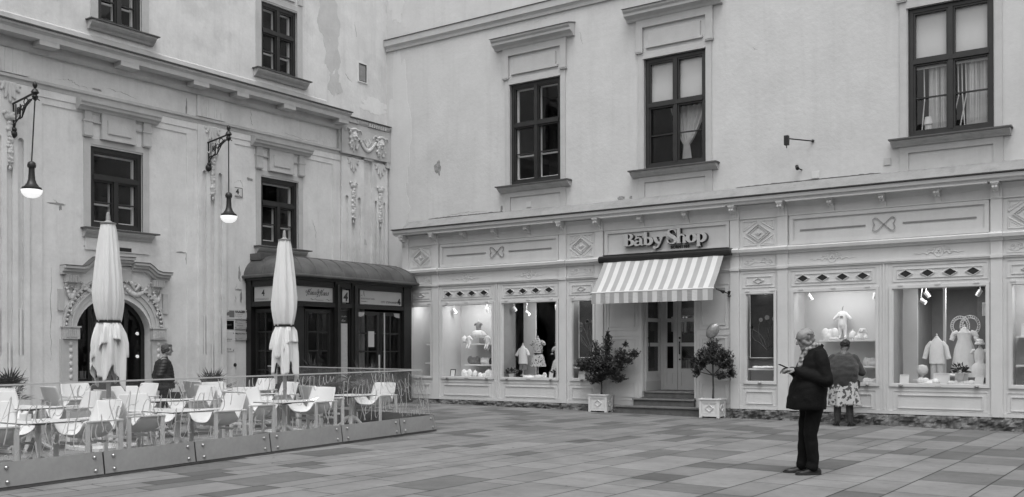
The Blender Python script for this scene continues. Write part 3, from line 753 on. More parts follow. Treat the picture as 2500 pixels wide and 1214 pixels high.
for s in (-1, 1):
    u = AC + s * 1.0; swag(u - .13, u + .13, 2.98, 2.98, .36, .045)
    for k in range(6): g.append((L_.P(u + .02 * math.sin(k * 2.2), 2.60 - k * .055, .05), .02, L_.P(u + .02 * math.sin(k * 2.2 + 2.2), 2.545 - k * .055, .05), .02))
    g.append((L_.P(u, 2.6, .05), .02, L_.P(u + s * -.12, 2.56, .05), .014))
    c = AC + s * .45
    for k in (-1, 1): g.append((L_.P(c, 2.82, .06), .02, L_.P(c + k * .09, 2.98 - (.05 if k * s > 0 else 0), .06), .045))
    for k in range(5): g.append((L_.P(AC + s * .78 + .015 * math.sin(k * 2), 2.86 - k * .05, .045), .016, L_.P(AC + s * .78 + .015 * math.sin(k * 2 + 2), 2.81 - k * .05, .045), .016))
    for k in range(6): g.append(('ball', L_.P(AC + s * (AW + .15), 1.68 - k * .135, .055), (.028, .045, .058)))
meshobj('fruit_swags', fuse(g, .013, 1), 'stone_ornament', left_house)
# glazed door in the arch
gd = MB(); d = -.26
for u in (AC - AW + .0, AC - .47, AC + .37, AC + AW - .09): fbox(gd, L_, u, u + .09, -.1, AS + .3 + (.35 if abs(u - AC) < .6 else 0), d - .04, d + .03)
for i in range(24):
    t0, t1 = PI * i / 24, PI * (i + 1) / 24; f = lambda t, k: (AC + (AW + k) * math.cos(t), AS + (AH + k) * math.sin(t))
    fpoly(gd, L_, [f(t0, -.09), f(t0, .02), f(t1, .02), f(t1, -.09)], d - .045, d + .035)
fbox(gd, L_, AC - AW + .09, AC - .47, 0.9, .96, d - .03, d + .02)
door = gd.build('arched_door', 'black_timber', left_house)
g_ = MB(); g_.add([L_.P(u, z, d - .01) for u, z in [(AC + AW - .04, 0), *[(AC + (AW - .04) * math.cos(PI * i / 16), AS + (AH - .04) * math.sin(PI * i / 16)) for i in range(17)], (AC - AW + .04, 0)]], [tuple(range(19))]); g_.build('pane', 'window_glass', door)
rm = MB(); P = L_.P
rm.add([P(AC - 1.3, .08, -.33), P(AC + 1.3, .08, -.33), P(AC + 1.3, 2.95, -.33), P(AC - 1.3, 2.95, -.33), P(AC - 1.3, .08, -3.3), P(AC + 1.3, .08, -3.3), P(AC + 1.3, 2.95, -3.3), P(AC - 1.3, 2.95, -3.3)], [(4, 5, 6, 7), (0, 1, 5, 4), (3, 2, 6, 7), (0, 3, 7, 4), (1, 2, 6, 5)])
rm.build('room_lining', 'interior_dark', door)
cn = MB(); fbox(cn, L_, AC - .35, AC + .9, .1, .95, -1.5, -1.1); fbox(cn, L_, AC - 1.2, AC - .6, .1, 2.3, -1.9, -1.6)
for i in range(9): fbox(cn, L_, AC - .3 + i * .12, AC - .22 + i * .12, .95, 1.1, -1.45, -1.2)
cn.build('shop_counter', 'interior_shop', door)
for i, z in enumerate((2.02, 1.52)):
    s = thing('spotlight', ['upper of the two black spotlights inside the arched glass door', 'lower of the two black spotlights inside the arched glass door'][i], 'spotlight', L_.P(13.22, z, -.5), 0, 'spotlights inside the arched door')
    c = Vector(L_.P(13.22, z, -.5)); b = MB(); b.tube([c, c + Vector((.10, -.11, -.10))], [.05, .06], 12); b.tube([c + Vector((0, .02, 0)), c + Vector((-.02, .16, .04))], .015); b.build('lamp_body', 'iron_black', s, smooth=True)
    k = MB(); k.tube([c + Vector((.101, -.111, -.101)), c + Vector((.106, -.117, -.106))], .040, 12); k.build('lens', 'globe_glow', s)
# other sides of the square, behind and beside the camera, seen only mirrored in the panes
def far_house(F, u0, u1, H, label, zs):
    x, y, _ = F.P((u0 + u1) / 2, 0, 0); t = thing('town_house', label, 'house', (x, y, 0)); b = MB(); hs_ = []
    n = int((u1 - u0) / 3.4)
    for i in range(n):
        c = u0 + (u1 - u0) * (i + .5) / n
        for z in zs: hs_.append((c - .65, c + .65, z, z + 2.1))
    holes_wall(b, F, u0, u1, -1, H, hs_, -.3, 0); fbox(b, F, u0, u1, H, H + .5, -.3, .5); fbox(b, F, u0, u1, 4.6, 4.9, -.01, .15); fbox(b, F, u0, u1, -1, H + 1, -6.3, -6)
    b.build('wall', 'house_opposite', t)
    w_ = MB()
    for i, h in enumerate(hs_):
        q = MB(); fring(q, F, h[0], h[1], h[2], h[3], .08, -.2, -.1); fbox(q, F, h[0] + .08, h[1] - .08, h[2] + .08, h[3] - .08, -.21, -.19); q.build('window', 'dark_frame', t)
far_house(Fr('L', -60), -30, -29, 1, 'x', []) if False else None
class FB(Fr):
    def P(s, u, z, o): return (u, s.p + o, z) if s.k == 'B' else (s.p - o, u, z)
far_house(FB('B', -24.0), -30, 24, 15, 'long grey town house closing the square behind the viewer', (5.5, 9, 12))
far_house(FB('C', 26.0), -24, 20, 14, 'grey town house closing the square to the right of the view', (5.5, 9, 12))
# ------------------------------------------------------------------ timber shop front
shop = thing('shopfront', 'long pale painted timber shop front with diamond panels, display windows and corbelled cornice', 'shop front', (-9, 20.33, 0))
S = S_
PIL = [(-17.93, -17.72), (-16.885, -16.68), (-12.92, -12.72), (-11.905, -11.70), (-8.54, -8.34), (-7.49, -7.27), (-3.40, -3.20), (-2.36, -2.15), (2.0, 2.2)]
NARROW = [(-17.72, -16.885), (-12.72, -11.905), (-8.34, -7.49), (-3.20, -2.36)]
WIDE = [(-16.68, -12.92), (-7.27, -3.40), (-2.15, 2.0)]
DOOR = (-11.70, -8.54)
ZB = .25
# continuous mouldings and cornice, broken forward over the pilasters
mo = MB()
for z0, z1, o in ((.25, .315, .022), (3.215, 3.245, .03), (3.245, 3.275, .045)):
    if z0 < 1:
        for a, b in NARROW + WIDE: fbox(mo, S, a, b, z0, z1, -.05, o)
    else:
        fbox(mo, S, -17.9, 2.2, z0, z1, -.05, o)
fprof(mo, S, [(-.05, 3.54), (.03, 3.54), (.05, 3.58), (.10, 3.60), (.11, 3.66), (.05, 3.69), (-.05, 3.695)], -17.92, 2.2)
fbox(mo, S, -17.9, 2.2, 4.315, 4.34, -.05, .03)
fprof(mo, S, [(-.05, 4.34), (.0, 4.34), (.015, 4.5), (.07, 4.6), (-.05, 4.61)], -17.9, 2.2)
mo.build('moulding', 'shop_paint', shop)
co = MB(); fprof(co, S, [(-.4, 4.61), (.24, 4.61), (.25, 4.65), (.30, 4.67), (.31, 4.735), (.29, 4.752), (-.4, 4.752)], -18.06, 2.3)
for a, b in WIDE + [DOOR]: fbox(co, S, a + .02, b - .02, 4.585, 4.612, .14, .262)
co.build('cornice', 'shop_paint', shop)
cf = MB(); fbox(cf, S, -18.08, 2.32, 4.7525, 4.772, -.4, .345); cf.build('cornice_flashing', 'cornice_flashing', shop)
for a, b in PIL:
    p = MB()
    fbox(p, S, a, b, ZB, 3.215, -.05, .05); fbox(p, S, a, b, 3.275, 3.54, -.05, .05); fbox(p, S, a, b, 3.695, 4.60, -.05, .05)
    fbox(p, S, a - .008, b + .008, 3.212, 3.28, -.04, .075); fprof(p, S, [(-.04, 3.53), (.07, 3.53), (.09, 3.58), (.14, 3.60), (.15, 3.66), (.09, 3.695), (-.04, 3.70)], a - .012, b + .012)
    fbox(p, S, a - .005, b + .005, 4.312, 4.343, -.04, .065)
    p.build('pilaster', 'shop_paint', shop, bevel=.004)
# corbels under the cornice
cc = MB(); u = 0
for s in (0,):
    fbox(cc, S, -.075, .075, 4.575, 4.608, -.02, .215); fbox(cc, S, -.06, .06, 4.55, 4.575, -.02, .20)
    fprof(cc, S, [(-.02, 4.36), (.03, 4.36), (.05, 4.42), (.10, 4.46), (.17, 4.48), (.19, 4.52), (.17, 4.55), (-.02, 4.55)], -.05, .05)
    for k in (-.027, .027): cc.tube([S.P(k, 4.515, .10), S.P(k, 4.515, .205)], .024, 8); cc.tube([S.P(k, 4.455, .05), S.P(k, 4.455, .13)], .018, 8)
    fbox(cc, S, -.055, .055, 4.335, 4.46, -.02, .028); cc.ball(S.P(0, 4.365, .03), .010, 6)
proto = None
cx = [(PIL[i][0] + PIL[i][1]) / 2 for i in range(9)]
def between(a, b, n): return [a + (b - a) * k / n for k in range(1, n)]
cx += between(-16.78, -12.82, 4) + between(-11.80, -8.44, 3) + between(-7.38, -3.30, 4) + between(-2.26, 2.1, 4)
cme = cc.mesh('corbel'); cme.materials.append(MATS['shop_paint'])
for x in cx:
    o = bpy.data.objects.new('corbel', cme); col.objects.link(o); o.parent = shop; o.location = (x + 9, -20.33, 0)
    if any(abs(x - (p[0] + p[1]) / 2) < .02 for p in PIL): o.location.y -= .045
# body of the front: boards behind the panels
bd = MB()
for a, b in NARROW:
    fbox(bd, S, a, b, 3.275, 3.54, -.06, .0); fbox(bd, S, a, b, 3.695, 4.315, -.06, .0); fbox(bd, S, a, b, 2.768, 3.215, -.06, .0); fbox(bd, S, a, b, .315, .788, -.06, .0)
    fbox(bd, S, a, a + (.032 if a < -17 else .095), .788, 2.768, -.06, .0); fbox(bd, S, b - .045, b, .788, 2.768, -.06, .0); fbox(bd, S, a, b, .25, .315, -.06, .0)
for a, b in WIDE:
    fbox(bd, S, a, b, 3.275, 3.54, -.06, .0); fbox(bd, S, a, b, 3.695, 4.315, -.06, -.02); fbox(bd, S, a, b, 2.768, 3.215, -.06, .0); fbox(bd, S, a, b, .25, .788, -.06, .0)
    c = (a + b) / 2; fbox(bd, S, a, a + .06, .788, 2.768, -.06, .0); fbox(bd, S, b - .04, b, .788, 2.768, -.06, .0); fbox(bd, S, c - .11, c + .11, .788, 2.768, -.06, .0)
    fbox(bd, S, c - .015, c + .015, .32, 3.21, .0, .022); fbox(bd, S, c - .075, c - .045, .32, 3.21, .0, .012); fbox(bd, S, c + .045, c + .075, .32, 3.21, .0, .012)
a, b = DOOR
fbox(bd, S, a, b, 3.275, 3.54, -.06, .0); fbox(bd, S, a, b, 3.695, 4.315, -.06, -.02); fbox(bd, S, a, b, 3.0, 3.215, -.06, .0)
fbox(bd, S, a, -10.72, .25, 3.0, -.06, .0); fbox(bd, S, -9.38, b, .25, 3.0, -.06, .0)
fbox(bd, S, -17.93, -17.90, .25, 4.6, -.45, -.061); fbox(bd, S, 2.17, 2.2, .25, 4.6, -.45, -.061)
bd.build('panelling', 'shop_paint', shop)
# raised frames, diamonds, painted lines
fm = MB(); fp = None
def panel(u0, u1, z0, z1, w=.018, o=.016): fring(fm, S, u0, u1, z0, z1, w, -.01, o)
for a, b in NARROW:
    c = (a + b) / 2
    # star panel
    x0, x1, z0, z1 = a + .09, b - .09, 3.75, 4.26; zc = (z0 + z1) / 2; g = .045
    fdia(fm, S, c, zc, .26, .195, .022, -.01, .030); fdia(fm, S, c, zc, .20, .148, .018, -.01, .022); fdia(fm, S, c, zc, .07, .05, .03, -.01, .03); fm.ball(S.P(c, zc, .01), .035, 8)
    for sx_ in (-1, 1):
        for sz_ in (-1, 1):
            X0 = x0 if sx_ < 0 else x1; Z0 = z0 if sz_ < 0 else z1
            tri = [(X0, Z0), (c + sx_ * g, Z0), (c + sx_ * g, zc + sz_ * (.235 - .0)), (X0, zc + sz_ * .05)]
            for i in range(4):
                p, q = Vector(tri[i] + (0,)), Vector(tri[(i + 1) % 4] + (0,)); ftube(fm, S, [(p.x, p.y, .002), (q.x, q.y, .002)], .014, 5)
            ctr = ((tri[0][0] * 2 + tri[1][0] + tri[3][0]) / 4, (tri[0][1] * 2 + tri[1][1] + tri[3][1]) / 4)
            for i in range(4):
                p = tuple(ctr[k] + (tri[i][k] - ctr[k]) * .55 for k in (0, 1)); q = tuple(ctr[k] + (tri[(i + 1) % 4][k] - ctr[k]) * .55 for k in (0, 1)); ftube(fm, S, [p + (.0,), q + (.0,)], .008, 4)
    # scroll frieze
    panel(a + .06, b - .06, 3.30, 3.52, .010, .012)
    for sg in (-1, 1):
        for k, (u, rr) in enumerate(((.12, .060), (.255, .050))):
            pts = [(c + sg * (u + rr * (1 - t / 14) * math.cos(t * .75 + k * 2)), 3.41 + rr * 1.1 * (1 - t / 14) * math.sin(t * .75 + k * 2), .004) for t in range(12)]; ftube(fm, S, pts, .010, 5)
        ftube(fm, S, [(c + sg * x, 3.36 + .03 * math.sin(x * 22), .003) for x in (.02, .08, .14, .2, .26, .32)], .008, 5)
    # transom panel with small diamond
    panel(a + .06, b - .05, 2.84, 3.165, .012, .012); panel(a + .14, b - .13, 2.90, 3.08, .014, .014)
    fdia(fm, S, c, 2.99, .12, .058, .016, -.01, .022)
    panel(a + .06, b - .05, .33, .71, .012, .010); panel(a + .13, b - .12, .365, .635, .016, .018)
for a, b in WIDE:
    c = (a + b) / 2
    panel(a + .03, b - .03, 3.702, 4.31, .075, .018); panel(a + .105, b - .105, 3.777, 4.235, .012, .002)
    fp = MB()
    # twin-heart bow and lines
    zc = 4.01 if a < -10 else 4.0; pts = []
    half = [(0, 0), (.06, .055), (.115, .105), (.155, .115), (.185, .09), (.185, .05), (.155, .0), (.185, -.05), (.185, -.09), (.155, -.115), (.115, -.105), (.06, -.055), (0, 0)]
    ftube(fp, S, [(c + x * 1.15, zc + z * 1.15, .001) for x, z in half], .014, 4, .3); ftube(fp, S, [(c - x * 1.15, zc + z * 1.15, .001) for x, z in half], .014, 4, .3)
    fbox(fp, S, a + .25, c - .36, zc - .012, zc + .012, -.03, .0); fbox(fp, S, c + .36, b - .25, zc - .012, zc + .012, -.03, .0)
    fp.build('painted_bow', 'shop_line', shop)
    for w0, w1 in ((a + .01, c - .11), (c + .11, b - .01)):
        m_ = (w0 + w1) / 2
        # carved cartouche on the frieze
        zc2 = 3.405; ftube(fm, S, [(m_ + .085 * math.cos(t * PI / 8), zc2 + .10 * math.sin(t * PI / 8), .003) for t in range(17)], .012, 5)
        for sg in (-1, 1):
            ftube(fm, S, [(m_ + sg * (.10 + .05 * t), zc2 - .03 + .035 * math.sin(t * 2.2) * (1 - t / 9), .003) for t in range(8)], [.014 - .0012 * t for t in range(8)], 5)
            ftube(fm, S, [(m_ + sg * (.11 + .025 * t), zc2 + .03 + .02 * math.cos(t * 2.4), .002) for t in range(5)], .009, 5)
            ftube(fm, S, [(m_ + sg * x, 3.50 - (.02 if x < .1 else 0), .0) for x in (.03, .12)], .010, 5)
        for k in range(3): fm.ball(S.P(m_ + (-.03 + .03 * k), zc2 + (.02 if k == 1 else -.015), .0), .022, 8)
        panel(w0 + .05, w1 - .04, 2.84, 3.165, .012, .012); panel(w0 + .13, w1 - .12, 2.90, 3.09, .014, .014)
        for k in range(4):
            u = w0 + .30 + (w1 - w0 - .6) * k / 3
            fdia(fm, S, u, 2.993, .135, .084, .014, -.01, .022)
        panel(w0 + .06, w1 - .05, .33, .71, .012, .010); panel(w0 + .14, w1 - .13, .365, .635, .016, .018)
a, b = DOOR
panel(a + .03, b - .03, 3.702, 4.31, .075, .018); panel(a + .105, b - .105, 3.777, 4.235, .012, .002)
for w0, w1 in ((a + .05, -10.80), (-9.30, b - .04)):
    for z0, z1 in ((.36, .86), (.98, 1.86), (1.98, 3.1)): panel(w0, w1, z0, z1 if z1 < 3 else 2.96, .016, .012); panel(w0 + .08, w1 - .08, z0 + .08, (z1 if z1 < 3 else 2.96) - .08, .014, .016)
fm.build('panel_frames', 'shop_paint', shop, bevel=.0)
vm = MB()
for a, b in WIDE:
    c = (a + b) / 2
    for w0, w1 in ((a + .01, c - .11), (c + .11, b - .01)):
        for k in range(4):
            u = w0 + .30 + (w1 - w0 - .6) * k / 3
            v = MB(); fpoly(v, S, [(u - .108, 2.993), (u, 2.993 - .066), (u + .108, 2.993), (u, 2.993 + .066)], -.02, .006); v.build('vent_diamond', 'dark_frame', shop)
# ---- display windows
def display_window(u0, u1, kind):
    f = MB(); z0, z1 = .79, 2.765; fr = .055
    fring(f, S, u0, u1, z0, z1, fr, -.06, .030); fring(f, S, u0 + fr, u1 - fr, z0 + fr, z1 - fr, .012, -.06, .016)
    n = 3 if u1 - u0 > 1 else 2
    for k in range(n):
        u = u0 + (u1 - u0) * (.12 + .76 * k / (n - 1)); fbox(f, S, u - .05, u + .05, 2.757, 2.782, .0, .042)
    win = f.build('display_window', 'shop_paint', shop)
    g = MB(); g.add([S.P(u, z, -.02) for u, z in ((u0 + .03, z0 + .03), (u1 - .03, z0 + .03), (u1 - .03, z1 - .03), (u0 + .03, z1 - .03))], [(0, 1, 2, 3)]); g.build('pane', 'shop_glass', win)
    kb = MB()
    us = ([u0 + .22, u1 - .22] if u1 - u0 > 1 else [(u0 + u1) / 2])
    for u in us: kb.tube([S.P(u - .035, z0 + .03, .04), S.P(u - .03, z0 - .005, .055), S.P(u + .03, z0 - .005, .055), S.P(u + .035, z0 + .03, .04)], .012, 6); kb.ball(S.P(u, z0 + .02, .04), .026, 8)
    if u1 - u0 > 1:
        c = (u0 + u1) / 2; kb.tube([S.P(c - .05, z0 + .02, .03), S.P(c - .05, z0 + .02, .05), S.P(c + .05, z0 + .02, .05), S.P(c + .05, z0 + .02, .03)], .006, 5)
    kb.build('window_catch', 'steel', win, smooth=True)
    bx = MB(); dp = {'shelf': .85, 'poster': .40, 'deep': 3.6}[kind]; P = S.P; a, b = u0 + .0, u1 - .0; zc = 2.84
    y0, y1 = -.065, -dp
    bx.add([P(a, .80, y0), P(b, .80, y0), P(b, zc, y0), P(a, zc, y0), P(a, .80, y1), P(b, .80, y1), P(b, zc, y1), P(a, zc, y1)], [(0, 1, 5, 4), (3, 2, 6, 7), (0, 3, 7, 4), (1, 2, 6, 5)] + ([(4, 5, 6, 7)] if kind != 'deep' else []))
    bx.build('display_niche', {'shelf': 'interior_white', 'poster': 'niche_grey', 'deep': 'interior_shop'}[kind], win)
    return win
wins = {}
for i, (a, b) in enumerate(NARROW): wins['N%d' % i] = display_window(a + .09 if i else a + .03, b - .03, ['shelf', 'poster', 'poster', 'shelf'][i])
for i, (a, b) in enumerate(WIDE):
    c = (a + b) / 2
    wins['W%da' % i] = display_window(a + .06, c - .10, 'shelf'); wins['W%db' % i] = display_window(c + .10, b - .03, 'deep' if i < 2 else 'shelf')
# dim shop room behind the deep windows and the door
rm = MB(); rm.add([(-14.7, 24.0, .5), (-3.2, 24.0, .5), (-3.2, 24.0, 3.4), (-14.7, 24.0, 3.4), (-14.7, 21.0, .5), (-3.2, 21.0, .5), (-3.2, 21.0, 3.4), (-14.7, 21.0, 3.4)], [(0, 1, 2, 3), (0, 1, 5, 4), (3, 2, 6, 7), (0, 3, 7, 4), (1, 2, 6, 5)])
rm.build('shop_room', 'interior_shop', shop)
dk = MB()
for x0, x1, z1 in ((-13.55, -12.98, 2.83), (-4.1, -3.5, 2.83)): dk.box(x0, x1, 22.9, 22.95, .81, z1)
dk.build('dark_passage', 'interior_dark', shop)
pw = MB()
for x0, x1 in ((-14.62, -14.25), (-5.2, -4.92)): pw.box(x0, x1, 21.25, 21.3, .805, 2.835)
for x in (-14.0, -4.55): pw.box(x, x + .05, 21.8, 21.85, .805, 2.835)
pw.build('side_partition', 'interior_white', shop)
# ---- entrance: recess, glazed doors, side light
en = MB()
fbox(en, S, -10.74, -10.70, .45, 3.02, -.95, .02); fbox(en, S, -9.40, -9.36, .45, 3.02, -.95, .02); fbox(en, S, -10.70, -9.40, 2.98, 3.02, -.95, .01)
en.box(-10.70, -10.685, 20.34, 20.40, .58, 2.98)
en.box(-10.70, -10.612, 21.205, 21.262, .585, 2.97)
en.build('door_recess', 'shop_paint', shop)
sd = MB(); sd.box(-10.699, -10.694, 20.52, 21.16, .99, 2.9); sd.build('dark_pane_backing', 'interior_dark', shop)  # thin dark sheet behind the side panes, painted in place of unlit depth
def glazed(name, P, w, z0, z1, rows, lowpanel, knob=None, par=shop):
    """P(u, z, o): leaf of width w with a column of panes"""
    f = MB()
    def bx(u0, u1, a, b, o0=-.02, o1=.02):
        A, B = P(u0, a, o0), P(u1, b, o1); f.box(min(A[0], B[0]), max(A[0], B[0]), min(A[1], B[1]), max(A[1], B[1]), a, b)
    st_ = .09 if w > .42 else .10
    bx(0, st_, z0, z1); bx(w - st_, w, z0, z1); bx(st_, w - st_, z0, z0 + .09); bx(st_, w - st_, z1 - .08, z1)
    zs = [z0 + lowpanel] + rows + [z1 - .08]
    bx(st_, w - st_, z0 + .09, z0 + lowpanel, -.02, .004)
    bx(st_ + .03, w - st_ - .03, z0 + .14, z0 + lowpanel - .06, .0, .016)
    for z in zs[:-1]: bx(st_, w - st_, z - .035, z + .035); bx(st_ - .01, w - st_ + .01, z + .036, z + .05, -.015, .026)
    o = f.build(name, 'shop_paint', par)
    g = MB(); g.add([P(u, z, .0) for u, z in ((st_, z0 + lowpanel), (w - st_, z0 + lowpanel), (w - st_, z1 - .08), (st_, z1 - .08))], [(0, 1, 2, 3)]); g.build('pane', 'shop_glass', o)
    if knob is not None:
        k = MB(); A = P(knob, 1.55, .03); k.tube([P(knob, 1.72, .05), P(knob, 1.42, .05)], .012, 6); k.ball(P(knob, 1.80, .03), .028, 8); k.ball(P(knob, 1.30, .03), .022, 8); k.tube([P(knob, 1.70, .02), P(knob, 1.70, .05)], .01); k.tube([P(knob, 1.44, .02), P(knob, 1.44, .05)], .01); k.build('door_handle', 'iron_black', o, smooth=True)
    return o
PD = lambda u, z, o: (-10.62 + u, 21.24 - o, z)
glazed('door_leaf', PD, .37, .59, 2.97, [1.64, 2.21], .45)
glazed('door_leaf', lambda u, z, o: (-10.24 + u, 21.24 - o, z), .83, .59, 2.97, [1.64, 2.21], .45, knob=.06)
glazed('side_light', lambda u, z, o: (-10.70 + o + .02, 20.46 + u, z), .74, .80, 2.97, [1.64, 2.21], .18, knob=.10)
th = MB(); th.box(-10.70, -10.66, 20.45, 21.24, .585, .80); th.build('side_light_base', 'shop_panel', shop)
# stone plinth and steps
pl = MB()
r = random.Random(9)
def plinth(x0, x1):
    x = x0
    while x < x1 - .01:
        e = min(x1, x + r.uniform(.7, 1.9)); nu, nv = max(6, int((e - x) * 26)), 8
        zb_ = gz(x) - .05
        def f(s, t, x=x, e=e):
            X = x + .002 + (e - x - .004) * s; Z = gz(X) - .03 + t * (.246 - gz(X) + .03)
            k = 1 - (2 * abs(s - .5)) ** 12
            return (X, 20.35 - (.03 + .07 * noise.noise((X * 4.5, Z * 6, 3.1)) + .05 * noise.noise((X * 14, Z * 17, 1.0))) * k - (.03 if t < .98 else .0), Z)
        pl.grid(f, nu, nv); x = e
plinth(-17.93, -11.0); plinth(-9.0, 2.2)
pl.box(-17.93, 2.2, 20.385, 20.45, -.2, .248)
pb = pl.build('stone_plinth', 'plinth_stone', shop)
stp = thing('entrance_steps', 'three worn dark stone steps leading up to the shop door', 'steps', (-10.2, 20.2, gz(-10.2)))
s1 = MB(); s1.box(-11.27, -9.16, 20.09, 20.34, -.1, .215); s1.box(-10.88, -9.38, 20.24, 20.6, .2, .385); s1.box(-10.70, -9.40, 20.42, 21.3, .38, .545)
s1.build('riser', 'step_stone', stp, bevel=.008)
s2 = MB(); s2.box(-11.29, -9.14, 20.06, 20.245, .2155, .258); s2.box(-10.90, -9.36, 20.21, 20.43, .3855, .42); s2.box(-10.70, -9.40, 20.40, 21.3, .5455, .583)
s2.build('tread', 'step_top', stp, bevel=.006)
# ---- shop sign
sign = thing('shop_sign', 'raised serif lettering with a dark edge on the fascia board above the entrance', 'sign', (-10.1, 20.35, 3.98))
def stroke_letter(b, segs, F, u, z, s, o0, o1, sx=1.0, jit=[0]):
    """segs: list of (points, widths) ribbons, built as flat prisms"""
    for pts, ws in segs:
        jit[0] = (jit[0] + 1) % 9; oo = o1 + jit[0] * .0006
        V = [Vector((p[0], p[1])) for p in pts]; Lf, Rt = [], []
        for i, p in enumerate(V):
            t = (V[min(i + 1, len(V) - 1)] - V[max(i - 1, 0)]).normalized(); n_ = Vector((-t.y, t.x)); w_ = ws[i] if isinstance(ws, list) else ws
            Lf.append(p + n_ * w_ / 2); Rt.append(p - n_ * w_ / 2)
        for i in range(len(V) - 1):
            q = [Lf[i], Lf[i + 1], Rt[i + 1], Rt[i]]
            fpoly(b, F, [(u + s * sx * x, z + s * y) for x, y in q], o0, oo)
def arcp(cx_, cy_, rx, ry, a0, a1, n=12): return [(cx_ + rx * math.cos(math.radians(a0 + (a1 - a0) * i / n)), cy_ + ry * math.sin(math.radians(a0 + (a1 - a0) * i / n))) for i in range(n + 1)]
def sw(n, lo, hi, ph=0): return [lo + (hi - lo) * abs(math.sin(PI * i / n + ph)) for i in range(n + 1)]
SER = lambda x, y, l, r_: ([(x - l, y), (x + r_, y)], .055)
G = {
 'B': (.66, [([(.16, 0), (.16, 1)], .22), SER(.16, .03, .16, .3), SER(.16, .97, .16, .3), (arcp(.30, .76, .20, .215, 90, -90), sw(12, .05, .18)), (arcp(.30, .27, .27, .245, 90, -90), sw(12, .05, .20)), ([(.16, .52), (.34, .52)], .05)]),
 'a': (.60, [(arcp(.25, .42, .20, .20, 150, 20), sw(12, .06, .10)), ([(.43, .50), (.43, .10), (.50, .04), (.58, .05)], [.18, .18, .12, .06]), (arcp(.24, .19, .17, .145, 60, 330), sw(12, .06, .17)), ([(.36, .36), (.2, .31)], .05)]),
 'b': (.60, [([(.13, 0.02), (.13, 1.02)], .18), SER(.13, 1.0, .12, .04), (arcp(.28, .30, .21, .27, 130, -150, 14), sw(14, .06, .21))]),
 'y': (.60, [([(.10, .56), (.22, .20), (.34, .06)], [.2, .19, .14]), SER(.12, .58, .12, .12), ([(.56, .60), (.42, .1), (.28, -.22), (.10, -.30), (.03, -.22)], [.09, .09, .10, .14, .12]), SER(.56, .58, .08, .08), (arcp(.08, -.2, .05, .05, 0, 340, 8), .06)]),
 'S': (.62, [([(.54, .78), (.46, .94), (.30, .99), (.13, .92), (.08, .76), (.18, .60), (.38, .46), (.52, .32), (.54, .17), (.42, .03), (.26, .01), (.10, .08), (.04, .26)], [.05, .07, .07, .12, .19, .23, .25, .23, .18, .11, .07, .07, .05]), ([(.56, .70), (.56, 1.0)], .05), ([(.04, .02), (.04, .32)], .05)]),
 'h': (.62, [([(.13, 0.02), (.13, 1.02)], .18), SER(.13, 1.0, .12, .04), SER(.13, .02, .13, .13), (arcp(.30, .38, .15, .20, 160, 0, 8), sw(8, .06, .12, .6)), ([(.47, .42), (.47, .02)], .17), SER(.47, .02, .1, .12)]),
 'o': (.62, [(arcp(.30, .30, .22, .27, 0, 360, 22), [.06 + .17 * abs(math.cos(2 * PI * i / 22)) for i in range(23)])]),
 'p': (.62, [([(.13, -.30), (.13, .58)], .18), SER(.13, -.28, .13, .13), SER(.13, .57, .12, .04), (arcp(.29, .30, .22, .27, 130, -130, 14), sw(14, .06, .21))]),
}
def word(txt, u, z, s, gap, sx):
    names = []
    for ch in txt:
        if ch == ' ': u += .24 * s * sx; continue
        wd, segs = G[ch]; b = MB(); stroke_letter(b, segs, S, u, z, s, .085, .105, sx)
        o = b.build('letter', 'letter_face', sign)
        k = MB(); stroke_letter(k, segs, S, u, z, s, -.02, .080, sx); k.build('letter_return', 'letter_side', o)
        if ch == 'a':
            d = MB()
            for dx in (-.07, .07): d.tube([S.P(u + (.28 + dx) * s * sx, z + .74 * s, .0), S.P(u + (.28 + dx) * s * sx, z + .74 * s, .09)], .042 * s, 10)
            d.tube([S.P(u + .12 * s * sx, z + .66 * s, .05), S.P(u + .28 * s * sx, z + .70 * s, .05), S.P(u + .44 * s * sx, z + .66 * s, .05)], .025 * s, 5)
            d.build('letter_dots', 'letter_side', o)
        u += (wd + gap) * s * sx
    return u
word('Baby', -11.12, 3.905, .285, -.02, 1.47); word('Shop', -10.02, 3.895, .325, -.03, 1.24)
tm = text_mesh('BORN1968', .088, .004, .0035, spacing=1.12); meshobj('small_lettering', tm, 'letter_side', sign, S.M(-9.97, 3.795, .008))
# ---- awning
aw = thing('shop_awning', 'striped fabric awning with a dark cassette over the shop entrance', 'awning', (-10.1, 20.2, 3.2))
cs = MB(); fprof(cs, S, [(.02, 3.56), (.20, 3.54), (.24, 3.60), (.24, 3.66), (.19, 3.70), (.02, 3.71)], -11.72, -8.47); fbox(cs, S, -11.66, -8.56, 3.71, 3.735, .02, .12); cs.build('cassette', 'black_timber', aw, bevel=.008)
fab = MB(); N = 25; a, b = -11.58, -8.62
for i in range(N):
    fab.cur = i % 2
    x0 = a + (b - a) * i / N; x1 = a + (b - a) * (i + 1) / N
    def top(s, t, x0=x0, x1=x1):
        X = x0 + (x1 - x0) * s; return (X, 20.12 - .56 * t, 3.55 - .73 * t - .035 * math.sin(PI * t) + .006 * math.sin(X * 9))
    fab.grid(top, 2, 10)
    def val(s, t, x0=x0, x1=x1):
        X = x0 + (x1 - x0) * s; return (X, 19.56 - .012 * t * math.sin(X * 13) - .008 * math.sin(X * 31 + 1) * t, 2.82 - .25 * t)
    fab.grid(val, 2, 5)
fo = fab.build('striped_fabric', ['awning_grey', 'awning_light'], aw)
sm = fo.modifiers.new('thick', 'SOLIDIFY'); sm.thickness = .004
bar = MB(); bar.tube([(a - .02, 19.575, 2.82), (b + .02, 19.575, 2.82)], .022, 8); bar.build('front_bar', 'awning_light', aw)
